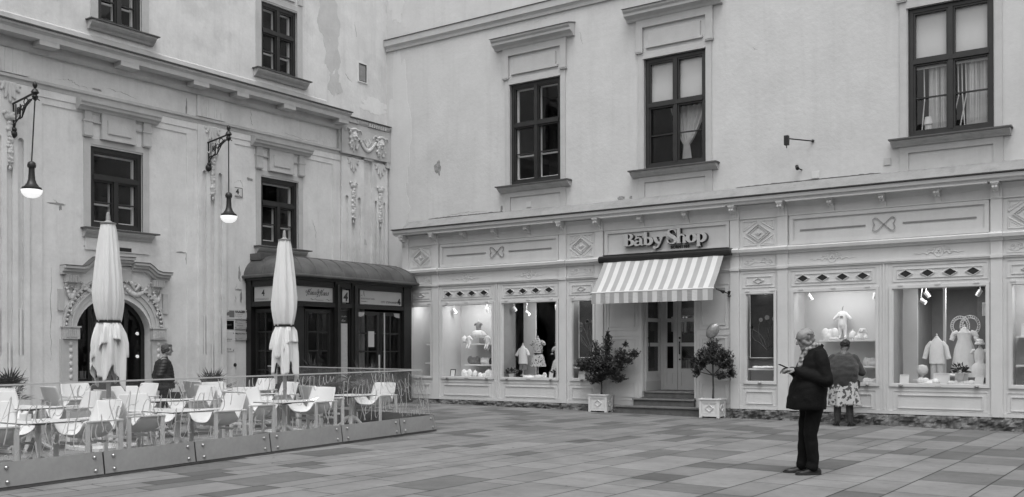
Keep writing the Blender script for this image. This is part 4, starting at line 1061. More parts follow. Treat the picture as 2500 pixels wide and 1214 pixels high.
for x in (a - .04, b + .06):
    arm = MB()
    arm.tube([(x, 19.6, 2.80), (x, 20.28, 2.73)], .014, 6); arm.ball((x, 19.95, 2.765), .045, 8); arm.ball((x, 19.86, 2.775), .03, 8); arm.lathe((x, 20.30, 2.73), [(.0, -.07), (.05, -.05), (.03, 0), (.05, .05), (0, .07)], 8)
    arm.build('support_arm', 'iron_black', aw, smooth=True)
# ------------------------------------------------------------------ things shown in the display windows
dw = MB(); dw.box(-11.6, -8.3, 22.6, 22.65, .55, 3.2); dw.box(-11.6, -11.55, 21.4, 22.6, .55, 3.2); dw.box(-8.35, -8.3, 21.4, 22.6, .55, 3.2); dw.build('dark_door_backing', 'interior_dark', shop)  # dark walls added behind the door so its panes look unlit
for i, (x0, x1, z) in enumerate(((-10.9, -10.1, 2.35), (-10.1, -9.3, 2.4), (-10.6, -9.9, 1.3))):
    rk = thing('garment_rail', ['rail of pale clothes deep behind the left door leaf', 'upper rail of pale clothes deep behind the right door leaf', 'low rail of clothes behind the door leaves'][i], 'clothes rail', ((x0 + x1) / 2, 22.3, z)); b = MB(); b.tube([(x0, 22.3, z), (x1, 22.3, z)], .012, 6); b.build('rail', 'steel', rk)
    for k in range(9):
        u = x0 + .06 + (x1 - x0 - .12) * k / 8; c = MB(); c.box(u - .03, u + .028, 22.18, 22.42, z - .38 - .03 * (k % 3), z - .02); c.build('garment', ['cloth_white', 'cloth_pale', 'cloth_grey', 'cloth_dark'][(k * 7 + i) % 4], rk)
def lamp(x, y, z, e, size=.35, rx=0):
    l = bpy.data.lights.new('window_light', 'AREA'); l.shape = 'RECTANGLE'; l.size = size; l.size_y = .18; l.energy = e
    o = bpy.data.objects.new('window_light', l); col.objects.link(o); o.location = (x, y, z); o.rotation_euler = (rx, 0, 0)
# light of the ceiling spotlights, one lamp to each lit niche
for x, e, s_ in ((-17.33, 5, .3), (-15.75, 17, 1.3), (-13.75, 9, 1.2), (-12.3, 2.5, .3), (-7.87, 2.5, .3), (-6.3, 15, 1.3), (-4.35, 10, 1.2), (-2.7, 6, .3), (-1.0, 14, 1.2)):
    lamp(x, 20.62 if e > 3 else 20.55, 2.80, e * (.42 if e in (17, 15, 14) else .55), s_, math.radians(14))
lamp(-10.0, 22.2, 2.9, 3, .5); lamp(-13.4, 22.0, 2.8, 16, .8); lamp(-4.2, 22.0, 2.8, 18, .8)
def spot(x, z, dx, label, g='white spotlights in the shop windows', glow=False):
    t = thing('window_spotlight', label, 'spotlight', (x, 20.75, z), 0, g)
    c = Vector((x, 20.75, z)); d = Vector((dx, .02, -.07)).normalized() * .12
    b = MB(); b.tube([c - d * .5, c + d * .5], .042, 12); b.tube([c - d * .4, (c.x, 20.75, 2.83)], .008, 5); b.build('lamp_body', 'white_enamel', t, smooth=True)
    k = MB(); k.tube([c + d * .501, c + d * .56], .036, 12); k.build('lens', 'spot_glow' if glow else 'globe_glow', t)
spot(-17.02, 2.50, -.02, 'white spotlight in the narrow window beside the dark entrance porch')
spot(-16.50, 2.58, .05, 'left white spotlight above the display shelves nearest the porch', glow=True)
spot(-15.42, 2.58, .0, 'right white spotlight above the display shelves nearest the porch')
spot(-14.55, 2.58, .05, 'left white spotlight in the window with the floral dress')
spot(-13.28, 2.58, -.01, 'right white spotlight in the window with the floral dress')
spot(-14.15, 2.46, .08, 'small glowing middle spotlight in the window with the floral dress', glow=True)
spot(-12.02, 2.46, -.03, 'white spotlight half hidden by the striped awning')
spot(-8.05, 2.47, .0, 'white spotlight in the narrow dark window right of the entrance', glow=True)
spot(-6.95, 2.62, .04, 'left white spotlight above the plush rabbit shelf')
spot(-5.62, 2.60, -.02, 'right white spotlight above the plush rabbit shelf')
spot(-4.62, 2.60, .05, 'left white spotlight in the window with the christening gown')
spot(-3.68, 2.60, -.05, 'right white spotlight in the window with the christening gown')
spot(-4.70, 2.47, .10, 'small glowing middle spotlight in the window with the christening gown', glow=True)
ZF = .812
def shelf(x0, x1, z, label, y0=20.72, y1=21.17):
    o = MB().box(x0, x1, y0, y1, z - .035, z); ob = o.build('display_shelf', 'white_enamel', bevel=.004, org=Vector(((x0 + x1) / 2, y0, z - .035))); setp(ob, label, 'shelf')
shelf(-16.05, -14.84, 1.70, 'upper white shelf in the display window nearest the porch'); shelf(-16.15, -14.84, 1.16, 'lower white shelf in the display window nearest the porch')
shelf(-6.75, -5.48, 1.72, 'upper white shelf behind the bending woman'); shelf(-6.75, -5.48, 1.18, 'lower white shelf behind the bending woman')
shelf(-17.45, -16.95, 1.70, 'upper white shelf in the narrow window by the porch'); shelf(-17.5, -16.95, 1.20, 'lower white shelf in the narrow window by the porch')
shelf(-12.6, -11.95, 1.12, 'white shelf under the dark picture left of the entrance', 20.42, 20.54); shelf(-8.2, -7.55, 1.12, 'white shelf under the dark picture right of the entrance', 20.42, 20.54)
shelf(-3.05, -2.4, 1.76, 'upper white shelf in the window cut by the right edge of the photo'); shelf(-3.05, -2.4, 1.22, 'lower white shelf in the window cut by the right edge of the photo')
def poster(x0, x1, label, seed):
    t = thing('picture', label, 'picture', ((x0 + x1) / 2, 20.55, 1.3)); b = MB().box(x0, x1, 20.55, 20.565, 1.34, 2.72); b.build('print', 'poster_dark', t)
    f = MB(); fring(f, Fr('R', 20.55), x0, x1, 1.34, 2.72, .015, -.01, .012); f.build('frame', 'white_enamel', t)
    m_ = MB(); r = random.Random(seed); F = Fr('R', 20.55); c = (x0 + x1) / 2
    base = Vector((c + .05, 1.5))
    for k in range(7):
        a = PI / 2 + r.uniform(-.8, .8); p = base.copy(); pts = [(p.x, p.y, .0015)]
        for j in range(6):
            p += Vector((math.cos(a), math.sin(a))) * .12; a += r.uniform(-.35, .35); p.x = min(max(p.x, x0 + .05), x1 - .05); pts.append((p.x, min(p.y, 2.6), .0015))
        ftube(m_, F, pts, .009, 4, .3)
        m_.tube([F.P(p.x, min(p.y, 2.6), .0), F.P(p.x, min(p.y, 2.6), .004)], r.uniform(.03, .055), 9)
    m_.build('pale_blossom_branch', 'poster_pale', t)
poster(-12.52, -11.96, 'dark framed picture with pale branches behind the shrub', 2); poster(-8.20, -7.54, 'dark framed picture with pale blossoms left of the man with the phone', 5)
def fold_ring(c, rx, ry, z, n=28, amp=0.0, k=7, ph=0):
    return [(c[0] + rx * (1 + amp * math.sin(k * 2 * PI * i / n + ph)) * math.cos(2 * PI * i / n), c[1] + ry * (1 + amp * math.sin(k * 2 * PI * i / n + ph)) * math.sin(2 * PI * i / n), z) for i in range(n)]
def garment(name, label, cat, x, y, zb, H, kind, mt, mt2='cloth_pale', stand=True, group=None):
    """child-size clothes on a tailor's dummy; H = height of neck above zb"""
    t = thing(name, label, cat, (x, y, zb), 0, group); c = (x, y); s = H / .95; Z = lambda q: zb + q * H
    if stand:
        b = MB(); b.lathe((x, y, zb), [(0.0, 0), (.11 * s, 0), (.11 * s, .012), (.012, .02), (.012, .3 * H)], 12); b.lathe((x, y, Z(.98)), [(.03 * s, -.06), (.032 * s, .02), (.04 * s, .03), (.012, .05), (.018, .08), (.0, .10)], 10); b.build('dummy_stand', 'planter_white', t, smooth=True)
    g = MB()
    if kind in ('dress', 'gown', 'tulle'):
        hem, wz, fl = {'dress': (.30, .62, .21), 'gown': (.15, .80, .21), 'tulle': (.22, .60, .25)}[kind]
        rings = [fold_ring(c, fl * s * (1 - .35 * q), fl * .7 * s * (1 - .35 * q), Z(hem + (wz - hem) * q), 40, .07 * (1 - q), 10, q) for q in (0, .25, .5, .75)] + [fold_ring(c, .105 * s, .07 * s, Z(wz), 40), fold_ring(c, .125 * s, .075 * s, Z(wz + .12), 40), fold_ring(c, .13 * s, .075 * s, Z(.90), 40), fold_ring(c, .06 * s, .05 * s, Z(.97), 40), fold_ring(c, .04 * s, .04 * s, Z(1.0), 40)]
        g.loft(rings); g.build('skirt_and_bodice', mt, t, smooth=True)
        sl = MB()
        for k in (-1, 1):
            sl.tube([(x + k * .10 * s, y, Z(.93)), (x + k * .16 * s, y - .01, Z(.90)), (x + k * .20 * s, y - .01, Z(.84))], [.040 * s, .045 * s, .032 * s], 10)
            if kind == 'gown': sl.tube([(x + k * .17 * s, y - .01, Z(.86)), (x + k * .20 * s, y - .02, Z(.79))], [.035 * s, .04 * s], 10)
        sl.build('sleeve_pair', mt, t, smooth=True)
        if kind == 'dress': bl = MB(); bl.loft([fold_ring(c, .112 * s, .078 * s, Z(wz - .015), 24), fold_ring(c, .112 * s, .078 * s, Z(wz + .02), 24)]); bl.box(x - .03, x + .03, y - .095 * s, y - .075 * s, Z(wz - .02), Z(wz + .025)); bl.build('belt', 'print_black', t)
    else:
        lo = .45
        g.loft([fold_ring(c, .15 * s, .09 * s, Z(lo), 24, .04, 5), fold_ring(c, .14 * s, .085 * s, Z(.65), 24, .03, 4), fold_ring(c, .135 * s, .08 * s, Z(.88), 24), fold_ring(c, .06 * s, .05 * s, Z(.97), 24), fold_ring(c, .045 * s, .045 * s, Z(1.0), 24)])
        for k in (-1, 1):
            el = Z(.55) if kind == 'suit' else Z(.70)
            g.tube([(x + k * .09 * s, y, Z(.90)), (x + k * .17 * s, y, Z(.80)), (x + k * (.23 if kind == 'suit' else .22) * s, y - .02, el)], [.05 * s, .05 * s, .045 * s], 10)
        g.build('jacket' if kind == 'suit' else 'shirt', mt, t, smooth=True)
        tr = MB(); rr = .062 if kind == 'suit' else .065; bt = .04 if kind == 'suit' else .25
        for k in (-1, 1): tr.tube([(x + k * .045 * s, y, Z(lo + .04)), (x + k * .06 * s, y, Z(lo - .12)), (x + k * .07 * s, y, Z(bt))], [.07 * s, rr * s, rr * .85 * s], 10)
        tr.build('trousers', mt2, t, smooth=True)
    return t
garment('dressed_dummy', 'tailor dummy in a pale T-shirt and shorts, left of the floral dress', 'mannequin', -14.47, 21.0, ZF, .82, 'shirt', 'cloth_white', 'cloth_grey')
garment('dressed_dummy', 'tailor dummy in a sleeveless floral dress with black belt', 'mannequin', -14.04, 21.05, ZF, 1.0, 'dress', 'floral_dress')
garment('dressed_dummy', 'tailor dummy in a pale tulle dress at the right edge of the floral dress window', 'mannequin', -13.38, 21.0, ZF, .84, 'tulle', 'cloth_pale')
garment('dressed_dummy', 'tailor dummy in a white boy suit with pale trousers', 'mannequin', -4.49, 20.95, ZF, .94, 'suit', 'cloth_white', 'cloth_pale')
garment('dressed_dummy', 'tailor dummy in a long white christening gown', 'mannequin', -4.02, 21.15, ZF, 1.12, 'gown', 'cloth_white')
garment('dressed_dummy', 'small dummy in a white tulle dress right of the christening gown', 'mannequin', -3.70, 20.9, ZF, .74, 'tulle', 'cloth_white')
garment('dressed_dummy', 'small dummy in a striped jumper and fluffy skirt on the upper shelf', 'mannequin', -15.88, 20.98, 1.70, .58, 'dress', 'cloth_grey')
sk = MB(); sk.loft([fold_ring((-15.88, 20.98), .20, .13, 1.86, 36, .08, 12), fold_ring((-15.88, 20.98), .24, .15, 1.93, 36, .08, 12, 1), fold_ring((-15.88, 20.98), .18, .12, 2.02, 36, .06, 12), fold_ring((-15.88, 20.98), .08, .06, 2.06, 36)])
setp(sk.build('tulle_skirt', 'plush_white', smooth=True, org=Vector((-15.88, 20.98, 1.86))), 'fluffy white tulle skirt round the dummy on the upper shelf', 'skirt')
hat = MB(); hat.lathe((-13.33, 20.95, 1.72), [(.12, 0), (.12, .008), (.06, .015), (.055, .07), (0.01, .09)], 14); setp(hat.build('sun_hat', 'cloth_pale', smooth=True, org=Vector((-13.33, 20.95, 1.72))), 'small pale sun hat above the tulle dress', 'hat')
hat = MB(); hat.ball((-3.70, 20.9, 1.66), .075, 12, 1, 1, .8); hat.lathe((-3.70, 20.9, 1.62), [(.06, 0), (.095, -.01), (.09, .02), (.06, .03)], 14); setp(hat.build('bonnet', 'cloth_white', smooth=True, org=Vector((-3.7, 20.9, 1.6))), 'white bonnet on the small dummy at the right window edge', 'bonnet')
# wreath behind the gown
wr = MB(); r = random.Random(4)
for cx_, rr in ((-4.11, .13), (-3.93, .14)):
    for k in range(26):
        a = 2 * PI * k / 26; p = (cx_ + rr * math.cos(a), 21.22, 1.98 + rr * 1.1 * math.sin(a)); q = (cx_ + (rr + .04) * math.cos(a + .12), 21.21, 1.98 + (rr + .04) * 1.1 * math.sin(a + .12)); wr.tube([p, q], .007, 5)
    wr.tube([(cx_ + rr * math.cos(2 * PI * k / 24), 21.22, 1.98 + rr * 1.1 * math.sin(2 * PI * k / 24)) for k in range(25)], .008, 5)
    wr.tube([(cx_ + (rr + .045) * math.cos(2 * PI * k / 24), 21.21, 1.98 + (rr + .045) * 1.1 * math.sin(2 * PI * k / 24)) for k in range(25)], .008, 5)
wr.tube([(-4.03, 21.3, .81), (-4.03, 21.3, 1.95)], .012, 6)
setp(wr.build('lace_wreath', 'cloth_pale', smooth=True, org=Vector((-4.03, 21.22, .81))), 'white openwork lace rings on a stand behind the christening gown', 'wreath')
def sitting_plush(x, y, z, s, label, floppy=True, mt='plush_white', dark=False):
    b = [('ball', (x, y, z + .09 * s), (.085 * s, .08 * s, .095 * s)), ('ball', (x, y - .01, z + .215 * s), (.07 * s, .065 * s, .065 * s)), ('ball', (x, y - .065 * s, z + .20 * s), (.03 * s, .03 * s, .025 * s))]
    for k in (-1, 1):
        b += [((x + k * .06 * s, y - .02, z + .05 * s), .042 * s, (x + k * .12 * s, y - .11 * s, z + .045 * s), .05 * s), ((x + k * .07 * s, y, z + .14 * s), .03 * s, (x + k * .11 * s, y - .07 * s, z + .07 * s), .03 * s)]
        b.append(((x + k * .05 * s, y, z + .26 * s), .024 * s, (x + k * (.10 if floppy else .05) * s, y - .01, z + (.14 if floppy else .38) * s), .032 * s))
    t = thing('plush_rabbit', label, 'soft toy', (x, y, z)); meshobj('body', fuse(b, .010 * s + .002, 1), mt, t)
    e = MB(); 
    for k in (-1, 1): e.ball((x + k * .03 * s, y - .062 * s, z + .235 * s), .008 * s + .002, 6)
    e.build('eyes', 'print_black', t)
sitting_plush(-5.92, 20.93, 1.72, .85, 'white plush rabbit with drooping ears sitting on the upper shelf')
sitting_plush(-15.05, 20.95, 1.70, .5, 'small plush rabbit with upright ears on the upper shelf by the porch', False, 'cloth_pale')
sitting_plush(-13.62, 20.72, ZF, .55, 'small plush toy seated on the window floor under the tulle dress', True, 'cloth_white')
def baby_suit(x, y, z, s, label, hang=True, mt='cloth_white'):
    b = [((x, y, z - .02 * s), .075 * s, (x, y, z - .24 * s), .085 * s)]
    for k in (-1, 1):
        b += [((x + k * .06 * s, y, z), .035 * s, (x + k * .17 * s, y - .01, z - .12 * s), .032 * s), ((x + k * .045 * s, y, z - .26 * s), .05 * s, (x + k * .06 * s, y - (.0 if hang else .08), z - .48 * s), .032 * s), ((x + k * .06 * s, y, z - .49 * s), .03 * s, (x + k * .065 * s, y - .05 * s, z - .51 * s), .028 * s)]
    t = thing('romper_suit', label, 'baby clothes', (x, y, z - .5 * s)); meshobj('suit', fuse(b, .012, 2), mt, t)
    if hang:
        h = MB(); h.tube([(x - .08 * s, y, z + .02 * s), (x, y, z + .06 * s), (x + .08 * s, y, z + .02 * s)], .008, 5); h.tube([(x, y, z + .06 * s), (x, y, z + .12 * s), (x + .02, y, z + .14 * s)], .006, 5); h.build('hanger', 'steel', t)
        bw = MB(); bw.box(x - .03 * s, x + .03 * s, y - .095 * s, y - .08 * s, z - .09 * s, z - .06 * s); bw.build('bow', 'cloth_grey', t)
baby_suit(-6.36, 21.03, 2.28, 1.0, 'white romper suit with a small bow hanging over the upper shelf')
baby_suit(-16.02, 20.76, 1.88, .62, 'white baby suit sitting left on the upper shelf with dangling legs', False)
baby_suit(-15.42, 20.76, 1.88, .64, 'white baby suit sitting right on the upper shelf with dangling legs', False)
def bonnet(x, y, z, s, label, mt='cloth_white'):
    t = thing('knitted_hat', label, 'baby hat', (x, y, z)); b = MB(); b.lathe((x, y, z), [(.03 * s, 0), (.03 * s, .05 * s), (.075 * s, .06 * s), (.08 * s, .12 * s), (.065 * s, .17 * s), (.03 * s, .20 * s), (0, .21 * s)], 14); b.build('crown', mt, t, smooth=True); k = MB(); k.ball((x, y, z + .215 * s), .02 * s, 8); k.build('bobble', mt, t)
bonnet(-6.13, 20.95, 1.72, .9, 'white baby hat on a stand beside the plush rabbit'); bonnet(-16.30, 20.92, 1.70, 1.0, 'white ruffled baby hat at the left end of the upper shelf'); bonnet(-15.78, 20.7, ZF, .9, 'white baby hat with bobble on the window floor near the porch')
def heap(name, x, y, z, w_, h, label, mt, cat='folded clothes', seed=1, n=5):
    r = random.Random(seed); b = []
    for i in range(n):
        u = -w_ / 2 + w_ * (i + .5) / n; b.append(('ball', (x + u, y + r.uniform(-.03, .03), z + h * r.uniform(.3, .45)), (w_ / n * .85, .07, h * r.uniform(.38, .6))))
    b.append(('ball', (x, y, z + h * .25), (w_ * .45, .09, h * .3)))
    lo = z
    me = fuse(b, .012, 1); 
    for v in me.vertices: v.co.z = max(v.co.z, lo + .002)
    me.materials.append(MATS[mt]); me.transform(Matrix.Translation((-x, -y, -z))); o = bpy.data.objects.new(name, me); col.objects.link(o); o.location = (x, y, z); setp(o, label, cat)
heap('white_blanket', -6.60, 20.98, 1.72, .30, .30, 'white blanket draped over a box on the upper shelf', 'cloth_white', 'blanket', 3, 3)
heap('baby_shoes', -6.48, 20.83, 1.72, .16, .07, 'pair of tiny knitted shoes on the upper shelf', 'cloth_pale', 'baby shoes', 4, 2)
heap('folded_clothes', -6.62, 20.9, 1.18, .26, .14, 'pale folded baby clothes at the left end of the lower shelf', 'cloth_white', seed=5)
heap('folded_clothes', -5.70, 20.85, 1.18, .34, .20, 'crumpled striped baby clothes at the right end of the lower shelf', 'cloth_pale', seed=6)
heap('folded_clothes', -5.72, 20.75, ZF, .26, .16, 'bundle of pale clothes on the window floor right of the bending woman', 'cloth_pale', seed=7)
heap('striped_jumper', -16.02, 20.95, 1.16, .30, .26, 'grey jumper folded upright at the left of the lower shelf', 'cloth_grey', 'jumper', 8, 3)
heap('folded_clothes', -15.62, 20.95, 1.16, .26, .24, 'striped baby clothes in the middle of the lower shelf', 'cloth_white', seed=9, n=4)
heap('soft_toy', -15.40, 20.95, 1.16, .16, .20, 'black and white soft toy on the lower shelf', 'cloth_dark', 'soft toy', 10, 2)
heap('grey_cushion', -15.02, 20.95, 1.16, .20, .24, 'grey cushion at the right end of the lower shelf', 'cloth_grey', 'cushion', 11, 2)
heap('white_shirt', -16.05, 20.7, ZF, .30, .24, 'white baby shirt spread on the window floor', 'cloth_white', 'shirt', 12, 3)
heap('folded_clothes', -15.55, 20.72, ZF, .22, .15, 'small white folded clothes on the window floor', 'cloth_white', seed=13, n=3)
heap('white_pillow', -15.30, 20.78, ZF, .30, .24, 'rounded white pillow on the window floor', 'cloth_white', 'pillow', 14, 2)
heap('folded_clothes', -14.05, 20.68, ZF, .38, .10, 'white folded cloth under the floral dress', 'cloth_white', seed=15)
heap('folded_clothes', -13.75, 20.68, ZF, .24, .12, 'pale folded cloth beside a small dark frame', 'cloth_pale', seed=16, n=3)
heap('lace_cushion', -4.60, 20.72, ZF, .36, .16, 'white lace cushion under the boy suit', 'cloth_white', 'cushion', 17, 4)
heap('folded_clothes', -3.98, 20.66, ZF, .44, .12, 'white folded christening clothes on the window floor', 'cloth_white', seed=18)
heap('folded_clothes', -12.15, 20.58, ZF, .16, .10, 'small white cloth on the window floor behind the left shrub', 'cloth_white', seed=19, n=2)
heap('folded_clothes', -7.87, 20.48, 1.12, .46, .06, 'row of white folded clothes on the shelf under the dark picture', 'cloth_white', seed=20, n=5)
heap('folded_clothes', -12.25, 20.48, 1.12, .3, .04, 'flat white cloths on the narrow shelf left of the entrance', 'cloth_white', seed=21, n=4)
heap('small_toy', -17.05, 20.9, 1.70, .12, .12, 'tiny white toy on the upper shelf by the porch', 'cloth_white', 'toy', 22, 2)
heap('lace_box', -4.2, 20.95, .97, .16, .08, 'small pile of lace between the suit and the gown', 'cloth_white', 'lace', 23, 3)
b = MB(); b.lathe((-4.72, 20.75, .97), [(.03, 0), (.02, .02), (.1, .08), (.115, .15), (.09, .22), (.0, .25)], 16); setp(b.build('round_lamp', 'cloth_pale', smooth=True, org=Vector((-4.72, 20.75, .97))), 'round pale globe left of the boy suit', 'globe')
def frame(x, y, z, w_, h, label, mt='white_enamel', tilt=.2, rz=0):
    t = thing('photo_frame', label, 'picture frame', (x, y, z), rz); ORG[t.name] = Vector((0, 0, 0))
    M_ = lambda u, zz, o: (u, -o * math.cos(tilt) + zz * math.sin(tilt), zz * math.cos(tilt) + o * math.sin(tilt))
    b = MB(); k = .014
    def bx(u0, u1, a, c, o): b.add([M_(u, zz, oo) for oo in (0, o) for u, zz in ((u0, a), (u1, a), (u1, c), (u0, c))], [(0, 1, 2, 3), (7, 6, 5, 4), (0, 4, 5, 1), (1, 5, 6, 2), (2, 6, 7, 3), (3, 7, 4, 0)])
    bx(-w_ / 2, -w_ / 2 + k, 0, h, .015); bx(w_ / 2 - k, w_ / 2, 0, h, .015); bx(-w_ / 2 + k, w_ / 2 - k, 0, k, .015); bx(-w_ / 2 + k, w_ / 2 - k, h - k, h, .015)
    b.build('frame', mt, t); b = MB(); bx(-w_ / 2 + k, w_ / 2 - k, k, h - k, .005); b.build('picture', 'paper', t)
frame(-16.42, 20.55, ZF, .17, .22, 'small dark photo frame on the window floor near the porch', 'print_black'); frame(-13.33, 20.55, ZF, .15, .2, 'small dark frame under the tulle dress', 'print_black')
frame(-12.42, 20.50, ZF, .18, .2, 'white frame on the window floor left of the shrub'); frame(-5.0, 20.5, ZF, .17, .21, 'narrow white card frame at the left of the gown window')
frame(-4.36, 20.75, ZF, .30, .24, 'wide white frame with a card between the suit and the gown', tilt=.1); frame(-4.02, 20.85, ZF, .24, .24, 'white frame in front of the gown', tilt=.1); frame(-3.66, 20.55, ZF, .17, .22, 'white frame leaning at the right of the gown window', tilt=.3, rz=-.3)
frame(-17.08, 20.8, 1.20, .13, .18, 'small grey frame on the lower shelf by the porch', 'cloth_grey'); frame(-17.05, 20.6, ZF, .15, .17, 'white frame on the floor of the narrow window by the porch')
frame(-2.86, 20.85, 1.76, .22, .24, 'white frame on the upper shelf at the right edge of the photo'); frame(-7.62, 20.5, ZF, .05, .18, 'narrow dark frame at the foot of the window right of the entrance', 'print_black', rz=1.0)
def posy(x, y, z, s, label, n=90, pot='white_enamel', leafm='leaf_mid'):
    t = thing('potted_plant', label, 'plant', (x, y, z)); b = MB(); b.lathe((x, y, z), [(0, 0), (.035 * s, 0), (.055 * s, .09 * s), (.05 * s, .09 * s), (0, .07 * s)], 12); b.build('pot', pot, t, smooth=True)
    r = random.Random(int(abs(x) * 100)); f = MB()
    for i in range(n):
        d = Vector((r.gauss(0, 1), r.gauss(0, 1), abs(r.gauss(.3, .8)))).normalized(); p = Vector((x, y, z + .10 * s)) + d * r.uniform(.03, .12) * s; q = Vector((r.uniform(-1, 1), r.uniform(-1, 1), r.uniform(-1, 1))).normalized(); e = d.cross(q).normalized() * .014 * s
        f.add([p, p + d * .02 * s + e, p + d * .05 * s, p + d * .02 * s - e], [(0, 1, 2, 3)])
    f.build('foliage', leafm, t)
posy(-14.48 + -.04, 20.55, ZF, 1.3, 'small dark potted plant at the left of the floral dress window'); posy(-13.12, 20.58, ZF, 1.3, 'small potted plant at the right of the floral dress window'); posy(-4.0, 20.62, .93, 1.4, 'little posy of dark leaves in front of the christening gown', 160)
# dark Christmas tree deep in the shop
ct = thing('christmas_tree', 'slim dark Christmas tree with pale baubles deep in the shop', 'tree', (-13.95, 22.0, ZF)); f = MB(); r = random.Random(8)
for i in range(900):
    h = r.random(); rr = (1 - h) * .32 + .03; a = r.uniform(0, 2 * PI); k = r.uniform(.3, 1); p = Vector((-13.95 + rr * k * math.cos(a), 22 + rr * k * math.sin(a), 1.0 + h * 1.25)); d = Vector((math.cos(a), math.sin(a), -.3)).normalized(); e = Vector((-math.sin(a), math.cos(a), r.uniform(-.5, .5))) * .018
    f.add([p - e, p + d * .09, p + e], [(0, 1, 2)])
f.build('branches', 'leaf_dark', ct); tr = MB(); tr.tube([(-13.95, 22, .55), (-13.95, 22, 2.2)], .02); tr.build('trunk', 'bark', ct)
for i in range(9):
    h = r.random(); a = r.uniform(PI, 2 * PI); rr = (1 - h) * .30 + .05; k = MB(); k.ball((-13.95 + rr * math.cos(a), 22 + rr * math.sin(a), 1.05 + h * 1.1), .028, 8); k.build('bauble', 'plush_white', ct, smooth=True)
ch = MB()
for i in range(14):
    a = PI * i / 14; ch.tube([(-3.62 + .13 * math.cos(a), 21.5, 2.42), (-3.62 + .13 * math.cos(a), 21.5, 2.18)], .012, 5)
ch.tube([(-3.76, 21.5, 2.43), (-3.48, 21.5, 2.43)], .015); ch.tube([(-3.62, 21.5, 2.43), (-3.62, 21.5, 2.83)], .006)
setp(ch.build('hanging_lantern', 'cloth_pale', smooth=True, org=Vector((-3.62, 21.5, 2.2))), 'pale tasselled lantern hanging at the right of the gown window', 'lantern')
wt = text_mesh('www.babyshop.at', .055, .0005); meshobj('window_lettering', wt, 'paper', wins['W0b'], S_.M(-14.1, .895, -.015)); wt = text_mesh('www.babyshop.at', .05, .0005); meshobj('window_lettering', wt, 'paper', wins['W1b'], S_.M(-4.80, .915, -.015))
# ------------------------------------------------------------------ dark timber porch
porch = thing('entrance_porch', 'black timber entrance porch with a curved metal roof in the corner of the square', 'porch', (-18.2, 18, gz(-18)))
XP = -17.5; FY = Fr('L', XP); SY0, SY1 = 15.80, 20.12; FS = Fr('R', SY0)
pb = MB()
def pbx(u0, u1, z0, z1, o0, o1): fbox(pb, FY, u0, u1, z0, z1, o0, o1)
Z0 = .10
for a, b in ((15.80, 15.98), (17.32, 17.50), (17.90, 18.12), (19.83, 20.12)): pbx(a, b, Z0, 3.2, -.14, .03)
for a, b in ((17.34, 17.48), (17.94, 18.08)): pbx(a + .02, b - .02, Z0 + .2, 3.14, .03, .07)
for a, b in ((15.98, 17.32), (17.50, 17.90), (18.12, 19.83)):
    pbx(a, b, 3.05, 3.2, -.14, .0); pbx(a, b, 2.58, 2.69, -.14, .02); pbx(a, b, Z0, .28, -.14, .02)
    pbx(a, a + .05, 2.69, 3.05, -.14, .0); pbx(b - .05, b, 2.69, 3.05, -.14, .0)
    for w0, w1, z0, z1 in ((a + .03, b - .03, 2.64, 3.09),): fring(pb, FY, w0, w1, z0, z1, .03, .0, .028)
fbox(pb, FS, -18.9, -18.72, Z0, 3.2, -.12, .03); fbox(pb, FS, -17.64, -17.531, Z0, 3.2, -.12, .03); fbox(pb, FS, -18.72, -17.64, 3.05, 3.2, -.12, .0); fbox(pb, FS, -18.72, -17.64, 2.58, 2.70, -.12, .02); fbox(pb, FS, -18.72, -17.64, Z0, .28, -.12, .02)
fring(pb, FS, -18.70, -17.66, 2.66, 3.09, .03, .0, .026)
pbx(15.80, 20.12, 3.2, 3.26, -.2, .07); pbx(15.72, 20.16, 3.26, 3.30, -.2, .12); fbox(pb, FS, -18.9, XP - .031, 3.2, 3.26, -.12, .07); fbox(pb, FS, -18.9, XP + .1, 3.261, 3.30, -.1, .10)
pb.box(-18.9, XP - .14, 20.0, 20.12, Z0, 3.2)
pb.build('timber_frame', 'black_timber', porch)
def leaf_door(F, u0, u1, z0, z1, rows, cols, base, name='door_leaf', o=-.10, white=None):
    b = MB(); fr = .09
    fring(b, F, u0, u1, z0, z1, fr, o - .03, o + .03, wb=base)
    fring(b, F, u0 + .05, u1 - .05, z0 + base - .05, z1 - .05, .03, o + .03, o + .045)
    a, c, d0, d1 = u0 + fr, u1 - fr, z0 + base, z1 - fr
    for i in range(1, cols): x = a + (c - a) * i / cols; fbox(b, F, x - .018, x + .018, d0, d1, o - .02, o + .028)
    for i in range(1, rows): z = d0 + (d1 - d0) * i / rows; fbox(b, F, a, c, z - .018, z + .018, o - .018, o + .02)
    fring(b, F, u0 + .08, u1 - .08, z0 + .08, z0 + base - .08, .02, o + .03, o + .042)
    L = b.build(name, 'black_timber', porch)
    g = MB(); g.add([F.P(u, z, o - .005) for u, z in ((a, d0), (c, d0), (c, d1), (a, d1))], [(0, 1, 2, 3)]); g.build('pane', 'window_glass', L)
    return L
leaf_door(FS, -18.68, -17.70, .28, 2.52, 4, 3, .35)
bd_ = MB(); fbox(bd_, FY, 15.98, 16.40, .28, 2.58, -.12, -.08); fbox(bd_, FY, 17.27, 17.32, .28, 2.58, -.12, -.08); bd_.build('board', 'black_timber', porch)
leaf_door(FY, 16.42, 17.26, .28, 2.52, 4, 2, .35); d1 = leaf_door(FY, 18.14, 18.97, .28, 2.52, 4, 2, .30); d2 = leaf_door(FY, 18.99, 19.81, .28, 2.52, 4, 2, .30)
